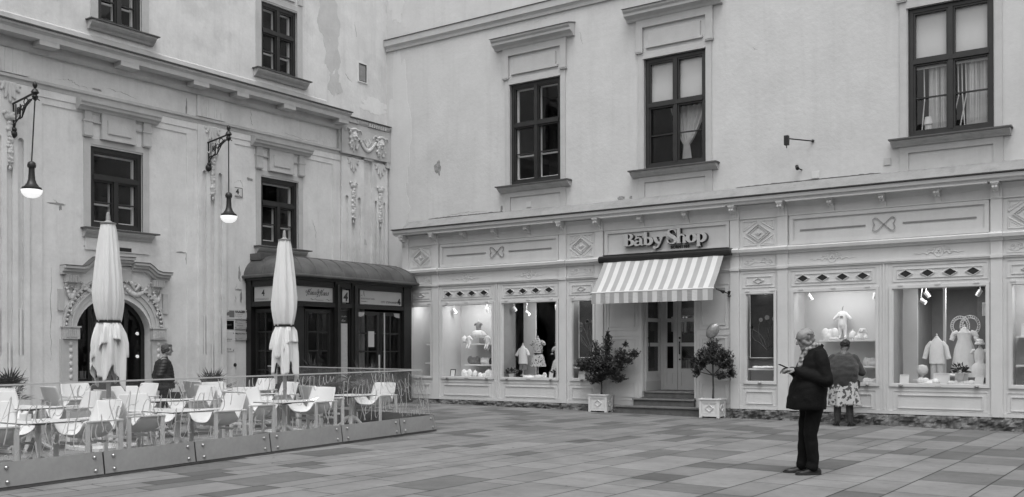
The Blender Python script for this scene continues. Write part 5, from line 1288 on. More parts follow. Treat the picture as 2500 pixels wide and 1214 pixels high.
hd = MB(); hd.tube([FY.P(19.12, 1.35, -.02), FY.P(19.12, 2.50, -.02)], .018, 8); hd.tube([FY.P(19.12, .7, -.02), FY.P(19.12, 1.35, -.02)], .018, 8); hd.build('long_pull_handle', 'plaque_grey', d2, smooth=True)
hd = MB(); fbox(hd, FY, 18.94, 18.99, .95, 1.42, -.068, -.05); hd.build('push_plate', 'plaque_grey', d1)
nt_ = MB(); fbox(nt_, FY, 18.56, 18.80, 1.62, 2.02, -.085, -.078); nt_.build('notice_sheet', 'plaque_grey', d1)
for i, (u, s) in enumerate(((18.20, 1), (19.74, -1))):
    q = MB(); fpoly(q, FY, [(u, 2.50), (u + s * .22, 2.50), (u + s * .20, 2.42), (u + s * .12, 2.39), (u, 2.38)], -.065, -.05); q.build('corner_plate', 'plaque_grey', d1 if i == 0 else d2)
np_ = MB(); fbox(np_, FY, 17.55, 17.86, .28, 2.52, -.12, -.07); fring(np_, FY, 17.53, 17.88, .28, 2.56, .03, -.07, -.04); np_.build('menu_panel', 'black_timber', porch)
mn = MB(); fbox(mn, FY, 17.60, 17.82, .75, 2.20, -.069, -.062); mn.build('menu_sheet', 'plaque_grey', porch)
ml = MB(); r = random.Random(6)
for k in range(44):
    z = 2.16 - k * .032; a = 17.62 + r.uniform(0, .02); fbox(ml, FY, a, a + r.uniform(.08, .18), z, z + .008, -.0615, -.0605)
ml.build('menu_print', 'print_light', porch)
rmz = MB(); P = FY.P
rmz.add([P(15.95, .1, -.15), P(20.0, .1, -.15), P(20.0, 3.2, -.15), P(15.95, 3.2, -.15), P(15.95, .1, -3.2), P(20.0, .1, -3.2), P(20.0, 3.2, -3.2), P(15.95, 3.2, -3.2)], [(4, 5, 6, 7), (0, 1, 5, 4), (3, 2, 6, 7), (1, 2, 6, 5)])
rmz.build('room_lining', 'interior_dark', porch)
# light panels above the doors, with their writing
def lightbox(F, u0, u1, z0, z1, texts, name='lettered_fanlight'):
    b = MB(); fbox(b, F, u0, u1, z0, z1, -.07, -.012); o = b.build(name, 'plaque_grey' if texts is not None else 'plaque_white', porch)
    for body, u, z, s, mt, sh, off in texts or []: meshobj('lettering', text_mesh(body, s, .001, off, sh), mt, o, F.M(u, z, -.010))
    return o
lightbox(FS, -18.64, -17.72, 2.70, 3.05, [('4', -18.38, 2.83, .20, 'print_black', 0, .006), ('STEPHANSPLATZ', -18.61, 2.73, .062, 'print_grey', 0, 0)])
hh = lightbox(FY, 16.03, 17.27, 2.70, 3.05, [])
lightbox(FY, 17.60, 17.82, 2.72, 3.02, [('4', 17.635, 2.76, .28, 'print_black', .1, .012)])
rr_ = lightbox(FY, 18.17, 19.78, 2.70, 3.05, [('4', 19.62, 2.74, .20, 'print_black', 0, .01), ('CITY STEPHANSPLATZ', 18.98, 2.75, .078, 'print_black', 0, 0), ('BUEROHAUS WIEN', 18.24, 2.82, .06, 'print_grey', 0, 0), ('Stephansplatz 4', 18.24, 2.76, .04, 'print_grey', 0, 0)])
sk = MB(); ftube(sk, FY, [(18.22, 2.90, -.008), (18.26, 2.93, -.008), (18.28, 2.90, -.008), (18.32, 2.90, -.008), (18.35, 3.03, -.008), (18.38, 2.90, -.008), (18.44, 2.90, -.008)], .004, 4, .3); sk.build('steeple_outline', 'print_grey', rr_)
# flowing handwriting: own strokes for the letters
def script_glyphs():
    H = [[(-.18, .62), (-.30, .50), (-.24, .32), (-.06, .36), (.10, .62), (.30, .92), (.20, .5), (.10, .05), (.0, -.25)], [(.80, 1.0), (.62, .9), (.46, .45), (.40, .05), (.50, -.05), (.66, .1)], [(.02, .42), (.25, .52), (.45, .48), (.60, .56)]]
    a = [[(.36, .40), (.24, .50), (.08, .36), (.02, .14), (.12, .0), (.26, .14), (.38, .48), (.32, .14), (.38, .0), (.52, .12)]]
    s = [[(-.04, .02), (.14, .28), (.28, .56), (.30, .32), (.34, .12), (.22, .0), (.08, .04), (.04, .14)]]
    amp = [[(.62, .50), (.54, .62), (.48, .46), (.30, .10), (.10, -.02), (.0, .14), (.14, .36), (.38, .66), (.42, .86), (.30, .96), (.20, .80), (.30, .40), (.44, .0), (.40, -.24), (.20, -.34), (.0, -.22)]]
    return {'H': (.72, H), 'a': (.46, a), 's': (.42, s), '&': (.74, amp)}
SG = script_glyphs()
def cat_rom(pts, n=5):
    out = []; P_ = [pts[0]] + list(pts) + [pts[-1]]
    for i in range(1, len(P_) - 2):
        for k in range(n):
            t = k / n; q = []
            for d in (0, 1):
                p0, p1, p2, p3 = P_[i - 1][d], P_[i][d], P_[i + 1][d], P_[i + 2][d]
                q.append(.5 * (2 * p1 + (p2 - p0) * t + (2 * p0 - 5 * p1 + 4 * p2 - p3) * t * t + (3 * p1 - p0 - 3 * p2 + p3) * t ** 3))
            out.append(tuple(q))
    return out + [tuple(pts[-1])]
def script(b, txt, P2, s, wd=.035, lim=None):
    """ribbons of handwriting laid on the surface P2(u, v)"""
    u = 0.0
    for ch in txt:
        if ch == ' ': u += .3; continue
        adv, strokes = SG[ch]
        for st_ in strokes:
            pts = [(p[0] + .30 * p[1], p[1]) for p in cat_rom(st_)]; n = len(pts)
            prev = None
            for i in range(n - 1):
                p, q = Vector(pts[i]), Vector(pts[i + 1]); d = (q - p)
                if d.length < 1e-5: continue
                w_ = wd * (.45 + .75 * max(0, -d.normalized().y)) ; nrm = Vector((-d.y, d.x)).normalized() * w_ / 2
                quad = [p + nrm, q + nrm, q - nrm, p - nrm]
                if prev: quad[0], quad[3] = prev
                prev = (quad[1], quad[2])
                Q = [(s * (u + k.x), s * k.y) for k in quad]
                if lim and not all(lim(*k) for k in Q): prev = None; continue
                b.add([P2(*k) for k in Q], [(0, 1, 2, 3)])
        u += adv
    return u
sb = MB(); script(sb, 'Haas&Haas', lambda x, y: FY.P(16.42 + x, 2.86 + y, -.009), .145, .10); sb.build('script_lettering', 'print_black', hh)
sb = MB(); script(sb, 'Haas&Haas', lambda x, y: FY.P(17.62 + x, 2.36 + y, -.066), .036, .06)
script(sb, 'Haas', lambda x, y: FY.P(17.63 + x, 2.25 + y, -.066), .06, .06); sb.build('script_lettering', 'print_light', porch)
meshobj('lettering', text_mesh('TEEHAUS', .05, .0005, spacing=1.2), 'print_grey', hh, FY.M(16.72, 2.72, -.010))
orn = MB()
for sg in (-1, 1): ftube(orn, FY, [(16.88 + sg * (.16 + .03 * t), 2.755 + .015 * math.sin(t * 1.4), -.009) for t in range(7)], .008, 4, .3)
orn.build('ornament', 'print_grey', hh)
# curved metal roof with standing seams
rf = MB()
def roofpt(t, a):
    """t along the eaves (0 left wall .. 1 .. front .. end), a 0 eaves -> 1 top"""
    ang = a * PI / 2; rise = .52 * math.sin(ang) ; inset = 1.32 * (1 - math.cos(ang)) if False else 1.0 * (1 - math.cos(ang)) ** .9
    return rise, inset
def rp(y, x): pass
NA = 9
def front(s, a):
    r_, ins = roofpt(0, a); y0, y1 = 15.70 + ins * .62, 20.22 - ins * .18
    return (XP + .14 - ins * 1.05, y0 + (y1 - y0) * s, 3.305 + r_)
def side(s, a):
    r_, ins = roofpt(0, a); x0 = -18.92; x1 = XP + .14 - ins * 1.05
    return (x0 + (x1 - x0) * s, 15.70 + ins * .62, 3.305 + r_)
def rside(s, a):
    r_, ins = roofpt(0, a); x0 = -18.92; x1 = XP + .14 - ins * 1.05
    return (x0 + (x1 - x0) * s, 20.22 - ins * .18, 3.305 + r_)
rf.grid(front, 30, NA); rf.grid(side, 8, NA); rf.grid(rside, 8, NA)
rf.build('roof_sheet', 'metal_roof', porch, smooth=True)
sm_ = MB()
for i in range(11):
    s = (i + .0) / 10; sm_.tube([front(s, k / 8) for k in range(9)], .016, 5)
for s in (.0, .45): sm_.tube([side(s, k / 8) for k in range(9)], .016, 5)
sm_.tube([front(0, 1), front(1, 1)], .03, 6); sm_.tube([side(0, 1), side(1, 1)], .03, 6)
sm_.build('standing_seam', 'metal_roof', porch, smooth=True)
gt = MB(); gt.tube([(-18.9, 15.68, 3.29), (XP + .17, 15.68, 3.29), (XP + .17, 20.24, 3.29), (-18.0, 20.24, 3.29)], .04, 8); gt.build('gutter', 'metal_roof', porch, smooth=True)
mk = MB(); mk.box(-18.9, -18.5, 15.9, 20.7, 3.70, 3.86); mk.build('roof_upstand', 'metal_roof', porch)
# ------------------------------------------------------------------ wall plaques
def plaque(y0, y1, z0, z1, mt, label, texts, holes=True, cat='plaque'):
    t = thing('wall_plaque', label, cat, L_.P((y0 + y1) / 2, z0, .0)); b = MB(); fbox(b, L_, y0, y1, z0, z1, .025, .035); b.build('plate', mt, t)
    s = MB()
    for u in (y0 + .015, y1 - .015):
        for z in (z0 + .03, z1 - .03): s.tube([L_.P(u, z, .0), L_.P(u, z, .045)], .010, 8)
    s.build('standoff_bolts', 'iron_black', t)
    for body, u, z, sz, m_, off in texts: meshobj('lettering', text_mesh(body, sz, .0006, off), m_, t, L_.M(u, z, .0358))
    return t
t = plaque(15.06, 15.77, 2.28, 2.505, 'plaque_white', 'wide white company plaque with a dark arc emblem, topmost of the plaques', [('HAAGER', 15.42, 2.43, .075, 'print_black', .004), ('Dr. Rechtsanwalt', 15.42, 2.39, .032, 'print_grey', 0), ('Steuerberatung', 15.42, 2.345, .032, 'print_grey', 0), ('1010 Wien', 15.50, 2.30, .028, 'print_grey', 0)])
e = MB(); fbox(e, L_, 15.10, 15.25, 2.30, 2.48, .0352, .0362); e.build('emblem_ground', 'print_light', t); e = MB(); fbox(e, L_, 15.25, 15.40, 2.32, 2.48, .0353, .0363); fpoly(e, L_, [(15.16 + .09 * (1 - math.cos(PI / 2 * k / 8)), 2.36 + .09 * math.sin(PI / 2 * k / 8)) for k in range(9)] + [(15.25, 2.36)], .0364, .037); e.build('emblem', 'print_grey', t)
t = plaque(15.07, 15.385, 2.04, 2.24, 'plaque_black', 'glossy black plaque under the emblem plaque', [('kanzlei', 15.18, 2.13, .05, 'print_grey', 0)])
plaque(15.425, 15.765, 2.045, 2.24, 'plaque_grey', 'pale grey plaque beside the black one', [('Dr. Gruber', 15.48, 2.18, .035, 'print_grey', 0), ('Rechtsanwalt', 15.47, 2.12, .035, 'print_grey', 0), ('3. Stock', 15.52, 2.07, .03, 'print_grey', 0)])
t = plaque(15.06, 15.385, 1.52, 1.98, 'plaque_white', 'tall white plaque with a steeple outline, lowest of the plaques', [('BUEROHAUS', 15.12, 1.79, .036, 'print_grey', .001), ('Stephansplatz', 15.12, 1.755, .032, 'print_grey', 0), ('1 2 3 4', 15.13, 1.55, .06, 'print_grey', .003)])
e = MB(); ftube(e, L_, [(15.10, 1.84, .036), (15.13, 1.86, .036), (15.15, 1.84, .036), (15.17, 1.92, .036), (15.19, 1.83, .036), (15.25, 1.83, .036)], .003, 4, .3); e.build('steeple_outline', 'print_grey', t)
plaque(15.425, 15.765, 1.785, 1.975, 'plaque_grey', 'grey plaque with a bold name line right of the tall white plaque', [('Mag. Paul Wien', 15.45, 1.925, .042, 'print_black', .001), ('Tel. 512', 15.52, 1.82, .03, 'print_grey', 0)])
bell = MB(); bell.tube([L_.P(15.425, 1.20, 0), L_.P(15.425, 1.20, .03)], .045, 14); bell.ball(L_.P(15.425, 1.20, .03), .022, 8); setp(bell.build('door_bell', 'iron_black', smooth=True, org=Vector(L_.P(15.425, 1.20, 0))), 'round black bell button below the plaques', 'bell')
hn = thing('house_number_plate', 'white enamel house number plate with a bold 4 behind the right lamp', 'house number', L_.P(15.52, 5.16, 0)); b = MB()
fpoly(b, L_, [(15.40, 5.16), (15.65, 5.16), (15.68, 5.19), (15.68, 5.38), (15.65, 5.41), (15.40, 5.41), (15.37, 5.38), (15.37, 5.19)], .0, .015); b.build('plate', 'plaque_white', hn)
b = MB(); fring(b, L_, 15.382, 15.668, 5.172, 5.398, .013, .015, .0165); b.build('border', 'print_black', hn); meshobj('numeral', text_mesh('4', .17, .0008, .008), 'print_black', hn, L_.M(15.475, 5.245, .016)); meshobj('street_name', text_mesh('Stephans-Platz', .042, .0006), 'print_black', hn, L_.M(15.395, 5.19, .016))
# vent plate high on the left house, slot over the arch, little junction box
v = thing('wall_vent', 'rusty dark vent plate high on the left house near the corner', 'vent', L_.P(19.76, 8.8, 0)); b = MB(); fbox(b, L_, 19.62, 19.92, 8.83, 9.30, .0, .008); b.build('plate', 'plaster_flaked', v); b = MB(); fring(b, L_, 19.59, 19.95, 8.80, 9.34, .03, -.01, .03); b.build('rim', 'plaster_repair' if 'plaster_repair' in MATS else 'plaster_new', v); b = MB(); fring(b, L_, 19.62, 19.92, 8.83, 9.31, .02, -.01, .02); b.build('seal', 'print_black', v)
b = MB(); fbox(b, L_, 12.40, 12.68, 3.64, 3.72, .001, .034); setp(b.build('vent_slot', 'print_black', org=Vector(L_.P(12.5, 3.64, 0))), 'small dark vent slot above the arched door', 'vent')
b = MB(); fbox(b, L_, 20.62, 20.72, 5.45, 5.62, .0, .05); setp(b.build('junction_box', 'print_black', org=Vector(L_.P(20.67, 5.45, 0))), 'small dark junction box in the corner beside the fluted pilasters', 'box')
# floodlight on a rod and little camera on the shop house
fl = thing('facade_floodlight', 'small black floodlight on a thin rod sticking out of the pale wall', 'floodlight', R_.P(-6.9, 5.88, 0)); b = MB(); b.tube([R_.P(-6.88, 5.90, 0), R_.P(-7.22, 5.90, .55)], .014, 6); b.tube([R_.P(-6.88, 5.90, -.01), R_.P(-6.88, 5.90, .03)], .03, 8); b.build('rod', 'iron_black', fl, smooth=True)
b = MB(); c = Vector(R_.P(-7.24, 5.90, .58)); b.box(c.x - .045, c.x + .045, c.y - .05, c.y + .05, c.z - .14, c.z + .06); b.tube([c + Vector((0, 0, -.14)), c + Vector((0, 0, -.2))], .012); b.build('lamp_head', 'iron_black', fl, bevel=.012)
cm = thing('security_camera', 'tiny black camera on the wall above the shop cornice', 'camera', R_.P(-7.18, 5.35, 0)); b = MB(); b.tube([R_.P(-7.12, 5.32, 0), R_.P(-7.16, 5.34, .1)], .012, 6); b.build('mount', 'iron_black', cm); b = MB(); b.tube([R_.P(-7.20, 5.39, .08), R_.P(-7.16, 5.33, .16)], .04, 8); b.build('housing', 'iron_black', cm, smooth=True)
# ------------------------------------------------------------------ bracket lamps
def street_lamp(y, tipo, zt, zl, label, swing=0):
    t = thing('wall_lamp', label, 'lamp', L_.P(y, zt - .6, .05), 0, 'wrought iron bracket lamps on the left house')
    P = lambda o, z, dy=0: L_.P(y + dy, z, o)
    b = MB(); z0 = zt - .62
    b.tube([P(.10, z0 - .05), P(.10, zt - .08)], .018, 6); b.tube([P(.06, zt - .10), P(tipo, zt + .0)], .02, 6)
    b.tube([P(.12, z0 + .02), P(.16, z0 + .14), P(.32, z0 + .24), P(.36, z0 + .40)], .013, 6)
    for q in ([(.18, zt - .12), (.18, zt - .42), (.34, zt - .42), (.34, zt - .14)], [(.24, zt - .20), (.24, zt - .32), (.30, zt - .32), (.30, zt - .2), (.24, zt - .2)], [(.12, zt - .44), (.40, zt - .40), (.46, zt - .2), (.62, zt - .12)]): b.tube([P(*k) for k in q], .013, 5)
    pts = [P(.40 + .02 * k, zt - .40 + .34 * (1 - math.cos(k * .12)) ** .5 * .9) for k in range(14)]; b.tube(pts, .012, 5)
    b.tube([P(.54 + .07 * math.cos(k * .6), zt - .12 + .06 * math.sin(k * .6)) for k in range(10)], .011, 5); b.tube([P(.42 + .05 * math.cos(k * .6), zt - .22 + .05 * math.sin(k * .6)) for k in range(10)], .010, 5)
    for k in range(7): b.ball(P(.44 + .045 * k, zt - .25 + .022 * k), .024, 6)
    fbx = P(.27, zt - .26); b.box(fbx[0] - .035, fbx[0] + .035, y - .012, y + .012, fbx[2] - .035, fbx[2] + .035)
    b.build('bracket', 'iron_black', t, smooth=True)
    k = MB(); k.ball(P(.09, z0 - .06), .075, 8, 1, 1, 1.1); k.ball(P(.12, z0 + .02), .05, 8); k.lathe(P(tipo, zt), [(0, -.16), (.03, -.14), (.06, -.08), (.035, -.04), (.075, 0), (.05, .05), (.02, .08), (.045, .13), (.04, .17), (.0, .22)], 10)
    for a in range(5): k.tube([P(tipo, zt - .08), Vector(P(tipo, zt - .14)) + Vector((.08 * math.cos(a * 1.26), .08 * math.sin(a * 1.26), 0))], .01, 5)
    k.build('finial', 'iron_black', t, smooth=True)
    dy = swing; rd = MB(); rd.tube([P(tipo, zt - .1), P(tipo, zl + .52, dy)], .014, 6); rd.build('hanging_rod', 'iron_black', t)
    sh = MB(); c = P(tipo, zl, dy); sh.lathe(c, [(.170, .0), (.175, .02), (.170, .045), (.135, .06), (.085, .13), (.062, .20), (.052, .36), (.054, .42), (.072, .42), (.078, .46), (.065, .51), (.03, .535), (.0, .54)], 24); sh.build('lamp_shade', 'iron_black', t, smooth=True)
    gl = MB(); gl.lathe(c, [(.188, .0), (.186, -.02), (.168, -.07), (.128, -.115), (.07, -.143), (.0, -.152)], 24); gl.build('glass_globe', 'globe_glow', t, smooth=True)
street_lamp(10.10, .86, 6.38, 4.545, 'left hanging wall lamp, lit white globe on a long rod near the photo edge', -.07)
street_lamp(14.63, .80, 6.40, 4.56, 'right hanging wall lamp, lit white globe in front of the house number', 0)
# ------------------------------------------------------------------ terrace: chairs, tables, glass screen, parasols, palms
def make_chair():
    t = thing('terrace_chair', 'x', 'chair'); t.location = (0, 0, 0)
    prof = [(.25, .415), (.20, .385), (.10, .365), (-.02, .36), (-.12, .375), (-.185, .43), (-.225, .52), (-.262, .63), (-.305, .765), (-.318, .80)]
    def sh(s, q):
        f = q * (len(prof) - 1); i = min(int(f), len(prof) - 2); k = f - i; x = prof[i][0] * (1 - k) + prof[i + 1][0] * k; z = prof[i][1] * (1 - k) + prof[i + 1][1] * k
        y = (s - .5) * 2; seat = max(0.0, min(1.0, (.60 - q) / .22))
        lift = (.575 - z) * abs(y) ** 3.2 * seat if z < .575 else 0
        back = 1 - seat
        return (x + .05 * back * y * y, .265 * (1 - .10 * back - .08 * max(0, q - .8) * 5) * y * (1 if seat < .5 else (abs(y) ** -.12 if abs(y) > .01 else 1)), z + lift)
    b = MB(); b.grid(sh, 17, 22); o = b.build('shell', 'chair_white', t, smooth=2)
    m_ = o.modifiers.new('thick', 'SOLIDIFY'); m_.thickness = .012; m_.offset = 0
    for s in (-1, 1):
        f = MB(); f.box(-.235, .225, s * .262 - .026, s * .262 + .026, .565, .588); f.build('armrest', 'chair_white', t, bevel=.004)
        for x in (-.235, .18): f = MB(); f.box(x, x + .050, s * .268 - .014, s * .268 + .014, 0, .565); f.build('leg', 'chair_frame', t, bevel=.003)
    f = MB(); f.box(-.20, -.17, -.25, .25, .29, .32); f.box(.14, .17, -.25, .25, .29, .32); f.build('crossbar', 'chair_frame', t)
    return t
def make_table():
    t = thing('terrace_table', 'x', 'table')
    b = MB(); b.box(-.34, .34, -.34, .34, .610, .620); b.build('tabletop', 'table_white', t, bevel=.003)
    b = MB(); b.box(-.342, .342, -.342, .342, .600, .6095); b.build('tabletop_edge', 'table_edge', t)
    b = MB(); b.box(-.085, .085, -.085, .085, .572, .5995); b.build('mounting_plate', 'print_black', t)
    b = MB(); b.lathe((0, 0, 0), [(.036, .20), (.036, .572)], 14); b.build('column', 'chair_frame', t, smooth=True)
    b = MB()
    for k in range(4):
        a = PI / 4 + k * PI / 2; c, s = math.cos(a), math.sin(a); b.tube([(.0, 0, .22), (.08 * c, .08 * s, .19), (.19 * c, .19 * s, .08), (.29 * c, .29 * s, .02)], [.04, .04, .03, .024], 8)
        b.lathe((.29 * c, .29 * s, 0), [(.03, 0), (.03, .02), (.01, .03)], 8)
    b.build('foot', 'chair_frame', t, smooth=True)
    return t
chair0 = make_chair(); table0 = make_table(); used = {'c': 0, 't': 0}
def put(kind, x, y, rz, label, group):
    p = chair0 if kind == 'c' else table0
    o = p if used[kind] == 0 else copy_tree(p); used[kind] += 1
    if kind == 'c': o.scale = (1.14, 1.14, 1.02)
    o.location = (x, y, gz(x)); o.rotation_euler = (0, math.atan(.0103) * 0, rz); o['label'] = label; o['group'] = group
TB = [(-11.08, 4.25, 'nearest the photo edge'), (-11.42, 6.42, 'before the left parasol'), (-11.76, 8.62, 'between the two parasols'), (-12.32, 11.05, 'beside the right parasol'), (-12.93, 13.20, 'at the far corner of the glass screen'),
      (-13.9, 7.7, 'behind the left parasol'), (-14.15, 10.0, 'in mid row left of the right parasol'), (-14.55, 12.2, 'in mid row behind the right parasol'), (-15.9, 10.1, 'in back row under the arch'), (-16.3, 13.2, 'in back row beside the porch'), (-15.6, 7.3, 'in back row beside left palm')]
rc = random.Random(12)
for i, (x, y, wh) in enumerate(TB):
    put('t', x, y, rc.uniform(-.03, .03), 'square white terrace table ' + wh, 'white terrace tables')
    put('c', x + rc.uniform(-.06, .06), y + .66, -PI / 2 + rc.uniform(-.12, .12), 'far tub chair at the table ' + wh, 'white terrace chairs')
    put('c', x + rc.uniform(-.06, .06), y - .68, PI / 2 + rc.uniform(-.14, .14), 'near tub chair at the table ' + wh, 'white terrace chairs')
for i in (1, 2, 3, 5, 6, 7, 8):
    x, y, wh = TB[i]; put('c', x - .70, y + rc.uniform(-.1, .1), rc.uniform(-.15, .15), 'wall-side tub chair at the table ' + wh, 'white terrace chairs')
cd = MB(); cd.box(-11.62, -11.50, 6.30, 6.38, gz(-11.5) + .62, gz(-11.5) + .70); 
setp(cd.build('menu_block', 'plaque_white', org=Vector((-11.56, 6.34, gz(-11.5) + .62))), 'small white menu block on the table in front of the left parasol', 'menu holder')
# glass screen
def fx(y): return -10.32 - .124 * (y - 5.39)
LEAN = .17; GH = 1.09
joints = [1.2, 2.6, 3.98, 5.33, 6.68, 8.075, 9.466, 11.07, 12.636, 13.76]
names = ['leaning glass screen panel with etched script, %s' % s for s in ('out of view towards the viewer', 'second from the near end', 'third from the near end', 'at the left photo edge', 'under the left parasol', 'between the parasols, nearer the left one', 'in front of the right parasol', 'just right of the right parasol', 'last but one before the corner', 'shortest one at the far corner')]
def screen(p0, p1, inward, i, label, end=None, glassdark='fence_steel'):
    """p0,p1 ground points of the panel, inward unit vector it leans towards; end = extra cut at the top"""
    p0, p1 = Vector(p0), Vector(p1); L = (p1 - p0).length; d = (p1 - p0) / L; inn = Vector(inward)
    t = thing('glass_screen_panel', label, 'glass screen', (p0.x, p0.y, p0.z), 0, 'glass screen panels round the terrace')
    e0, e1 = end or (0, 0)
    def P2(u, v, o=0.0):
        k = v / GH; uu = u + (e0 * k * (1 - u / L)) - (e1 * k * (u / L))
        q = p0 + d * uu + inn * (LEAN * k) + Vector((0, 0, v)) - inn * o; return tuple(q)
    g = .006
    def slab(b, u0, u1, v0, v1, o0, o1):
        vs = [P2(u, v, o) for o in (o0, o1) for u, v in ((u0, v0), (u1, v0), (u1, v1), (u0, v1))]
        b.add(vs, [(0, 1, 2, 3), (7, 6, 5, 4), (0, 4, 5, 1), (1, 5, 6, 2), (2, 6, 7, 3), (3, 7, 4, 0)])
    gl = MB(); gl.add([P2(u, v) for u, v in ((g, .05), (L - g, .05), (L - g, GH - .012), (g, GH - .012))], [(0, 1, 2, 3)]); pane = gl.build('glass_pane', 'fence_glass', t)
    st_ = MB(); slab(st_, g + .006, L - g - .006, .028, .285, .008, .016); st_.build('steel_skirt', glassdark, t)
    st_ = MB(); slab(st_, g, L - g, .0, .275, -.018, -.010); slab(st_, 0, L, .002, .02, -.03, .004); st_.build('base_rail', 'fence_steel_dark', t)
    rl = MB(); slab(rl, 0, L, GH - .012, GH + .006, -.012, .012); rl.build('top_rail', 'handrail', t)
    for u in (.14, L - .12):
        for v in (.075, .225):
            bo = MB(); c = Vector(P2(u, v, .016)); bo.tube([c, c - inn * .010], .024, 14); bo.tube([c - inn * .010, c - inn * .020], [.021, .012], 12); bo.build('bolt', 'steel_bright', t, smooth=True)
    sb = MB(); ang = .24; cs_, sn = math.cos(ang), math.sin(ang); r = random.Random(i)
    for row in (range(-4, 6) if i < 21 else ()):
        ux, vx = -.35 + (row * .37 + i * .21) % .9 - 1.2, .30 + row * (.50 if i < 20 else .75)
        def S2(x, y, ux=ux, vx=vx): return P2(ux + x * cs_ - y * sn, vx + x * sn + y * cs_, .0075)
        def lim(x, y, ux=ux, vx=vx):
            u, v = ux + x * cs_ - y * sn, vx + x * sn + y * cs_; return .02 < u < L - .02 and .30 < v < GH - .02
        script(sb, 'Haas&Haas&Haas&', S2, .39, .034, lim)
    if sb.v: sb.build('etched_script', 'etched_glass', t)
    return t
for i in range(len(joints) - 1):
    y0, y1 = joints[i], joints[i + 1]; last = i == len(joints) - 2
    screen((fx(y0), y0, gz(fx(y0)) + .01), (fx(y1), y1, gz(fx(y1)) + .01), (-1, 0, 0), i, names[i + 1], (0, .26) if last else None)
x0 = fx(13.76)
for k in range(3):
    a, b_ = x0 - 1.42 * k, x0 - 1.42 * (k + 1)
    screen((a, 13.76, gz(a) + .01), (b_, 13.76, gz(b_) + .01), (0, -1, 0), 20 + k, 'leaning glass panel of the far end screen, %s' % ('next to the corner', 'middle one', 'nearest the house wall')[k], (.17, 0) if k == 0 else None, 'fence_steel_dark')
# closed parasols
def parasol(x, y, H, s, label, seed):
    z = gz(x); t = thing('closed_parasol', label, 'parasol', (x, y, z), 0, 'closed terrace parasols'); r = random.Random(seed)
    b = MB(); b.lathe((x, y, z), [(.032, .02), (.032, H - .12)], 14); b.build('pole', 'fence_steel', t, smooth=True)
    b = MB(); b.lathe((x, y, z), [(.115 * s, H - .17), (.118 * s, H - .155), (.06 * s, H - .14), (.034 * s, H - .12), (.03 * s, H - .05), (.022 * s, H), (.0, H + .012)], 16); b.build('finial', 'fence_steel', t, smooth=True)
    zb = 1.86                                   # belt height
    ph = [r.uniform(0, 2 * PI) for _ in range(6)]; NP = 8
    Hs = H - .16
    def upper(a, q):
        zz = Hs - (Hs - zb) * q; A = 2 * PI * a
        TR = [.105, .130, .148, .166, .184, .202, .218, .228, .226, .206, .172, .172]; i = min(10, int(q * 10)); R = TR[i]; R2 = TR[i + 1]; R = R + (R2 - R) * (q * 10 - i)
        fold = (.07 + .10 * q) * (1 - 2 * abs(math.sin(NP * A / 2 + ph[0] + .6 * q + .5 * math.sin(A + ph[2]))) ** .55) + (.03 + .05 * q) * math.sin(13 * A + ph[1] - 2 * q) + .05 * q * math.sin(3 * A + ph[2] + 2 * q) + .035 * q * math.sin(23 * A + ph[3])
        sharp = 1 + fold * .8 - .07 * abs(math.sin(NP * A / 2 + ph[3]))
        return (x + s * R * sharp * math.cos(A), y + s * R * sharp * math.sin(A), z + zz)
    b = MB(); b.grid(upper, 112, 40, True)
    tri2 = lambda v: abs((v / PI) % 2 - 1)
    def skirt(a, q):
        A = 2 * PI * a; 
        tri = lambda v: abs((v / PI) % 2 - 1); hem = .60 + .30 * tri(4 * A + ph[4]) + .10 * tri(9 * A + ph[5]) + .05 * math.sin(2 * A)
        zz = zb - hem * q
        R = .158 + .052 * min(1, q * hem * 2.2) ** .8 - .03 * max(0, q * hem - .5)
        f = min(1, q * 3); fold = .17 * f * math.sin(5 * A + ph[1] + 1.2 * q) + .10 * f * math.sin(12 * A + ph[0] - 2 * q) + .05 * math.sin(NP * A + ph[0] + 1.3) + .04 * math.sin(25 * A)
        R *= 1 + fold
        return (x + s * R * math.cos(A), y + s * R * math.sin(A), z + zz)
    b.grid(skirt, 120, 26, True)
    def flap(a, q):
        A = 2 * PI * a; hem = .16 + .34 * tri2(2 * A + ph[3]) + .12 * tri2(5 * A + ph[2]); R = .160 + .062 * min(1, q * hem * 3.0) ** .8; f = min(1, q * 3)
        R *= 1 + .20 * f * math.sin(7 * A + ph[5] + q) + .10 * f * math.sin(17 * A + ph[4]); return (x + s * R * math.cos(A), y + s * R * math.sin(A), z + zb - hem * q)
    b.grid(flap, 120, 14, True)
    o = b.build('folded_canopy', 'parasol_cloth', t, smooth=2); m_ = o.modifiers.new('thick', 'SOLIDIFY'); m_.thickness = .005
    k = MB(); k.loft([[(x + s * .176 * math.cos(2 * PI * i / 32), y + s * .176 * math.sin(2 * PI * i / 32), z + zb + dz) for i in range(32)] for dz in (-.018, .018)]); k.build('belt', 'strap_black', t)
    bs = MB(); bs.box(x - .42, x + .42, y - .42, y + .42, z + .0, z + .018)
    for u in (-.42, .36): bs.box(x + u, x + u + .06, y - .42, y + .42, z + .019, z + .05)
    for u in (-.42, .36): bs.box(x - .36, x + .36, y + u, y + u + .06, z + .019, z + .05)
    bs.lathe((x, y, z), [(.06, .018), (.055, .30), (.0, .30)], 14)
    bs.build('base_frame', 'chair_white', t)
    rb = MB()
    for k2 in range(5): a = k2 * 1.3 + .4; rb.tube([(x + .10 * math.cos(a), y + .10 * math.sin(a), z + 1.5), (x + .17 * math.cos(a), y + .17 * math.sin(a), z + 1.04)], .012, 5)
    rb.build('rib', 'iron_black', t)
parasol(-13.25, 8.52, 3.46, .98, 'left closed white parasol tied with a dark strap, in front of the arched door', 3)
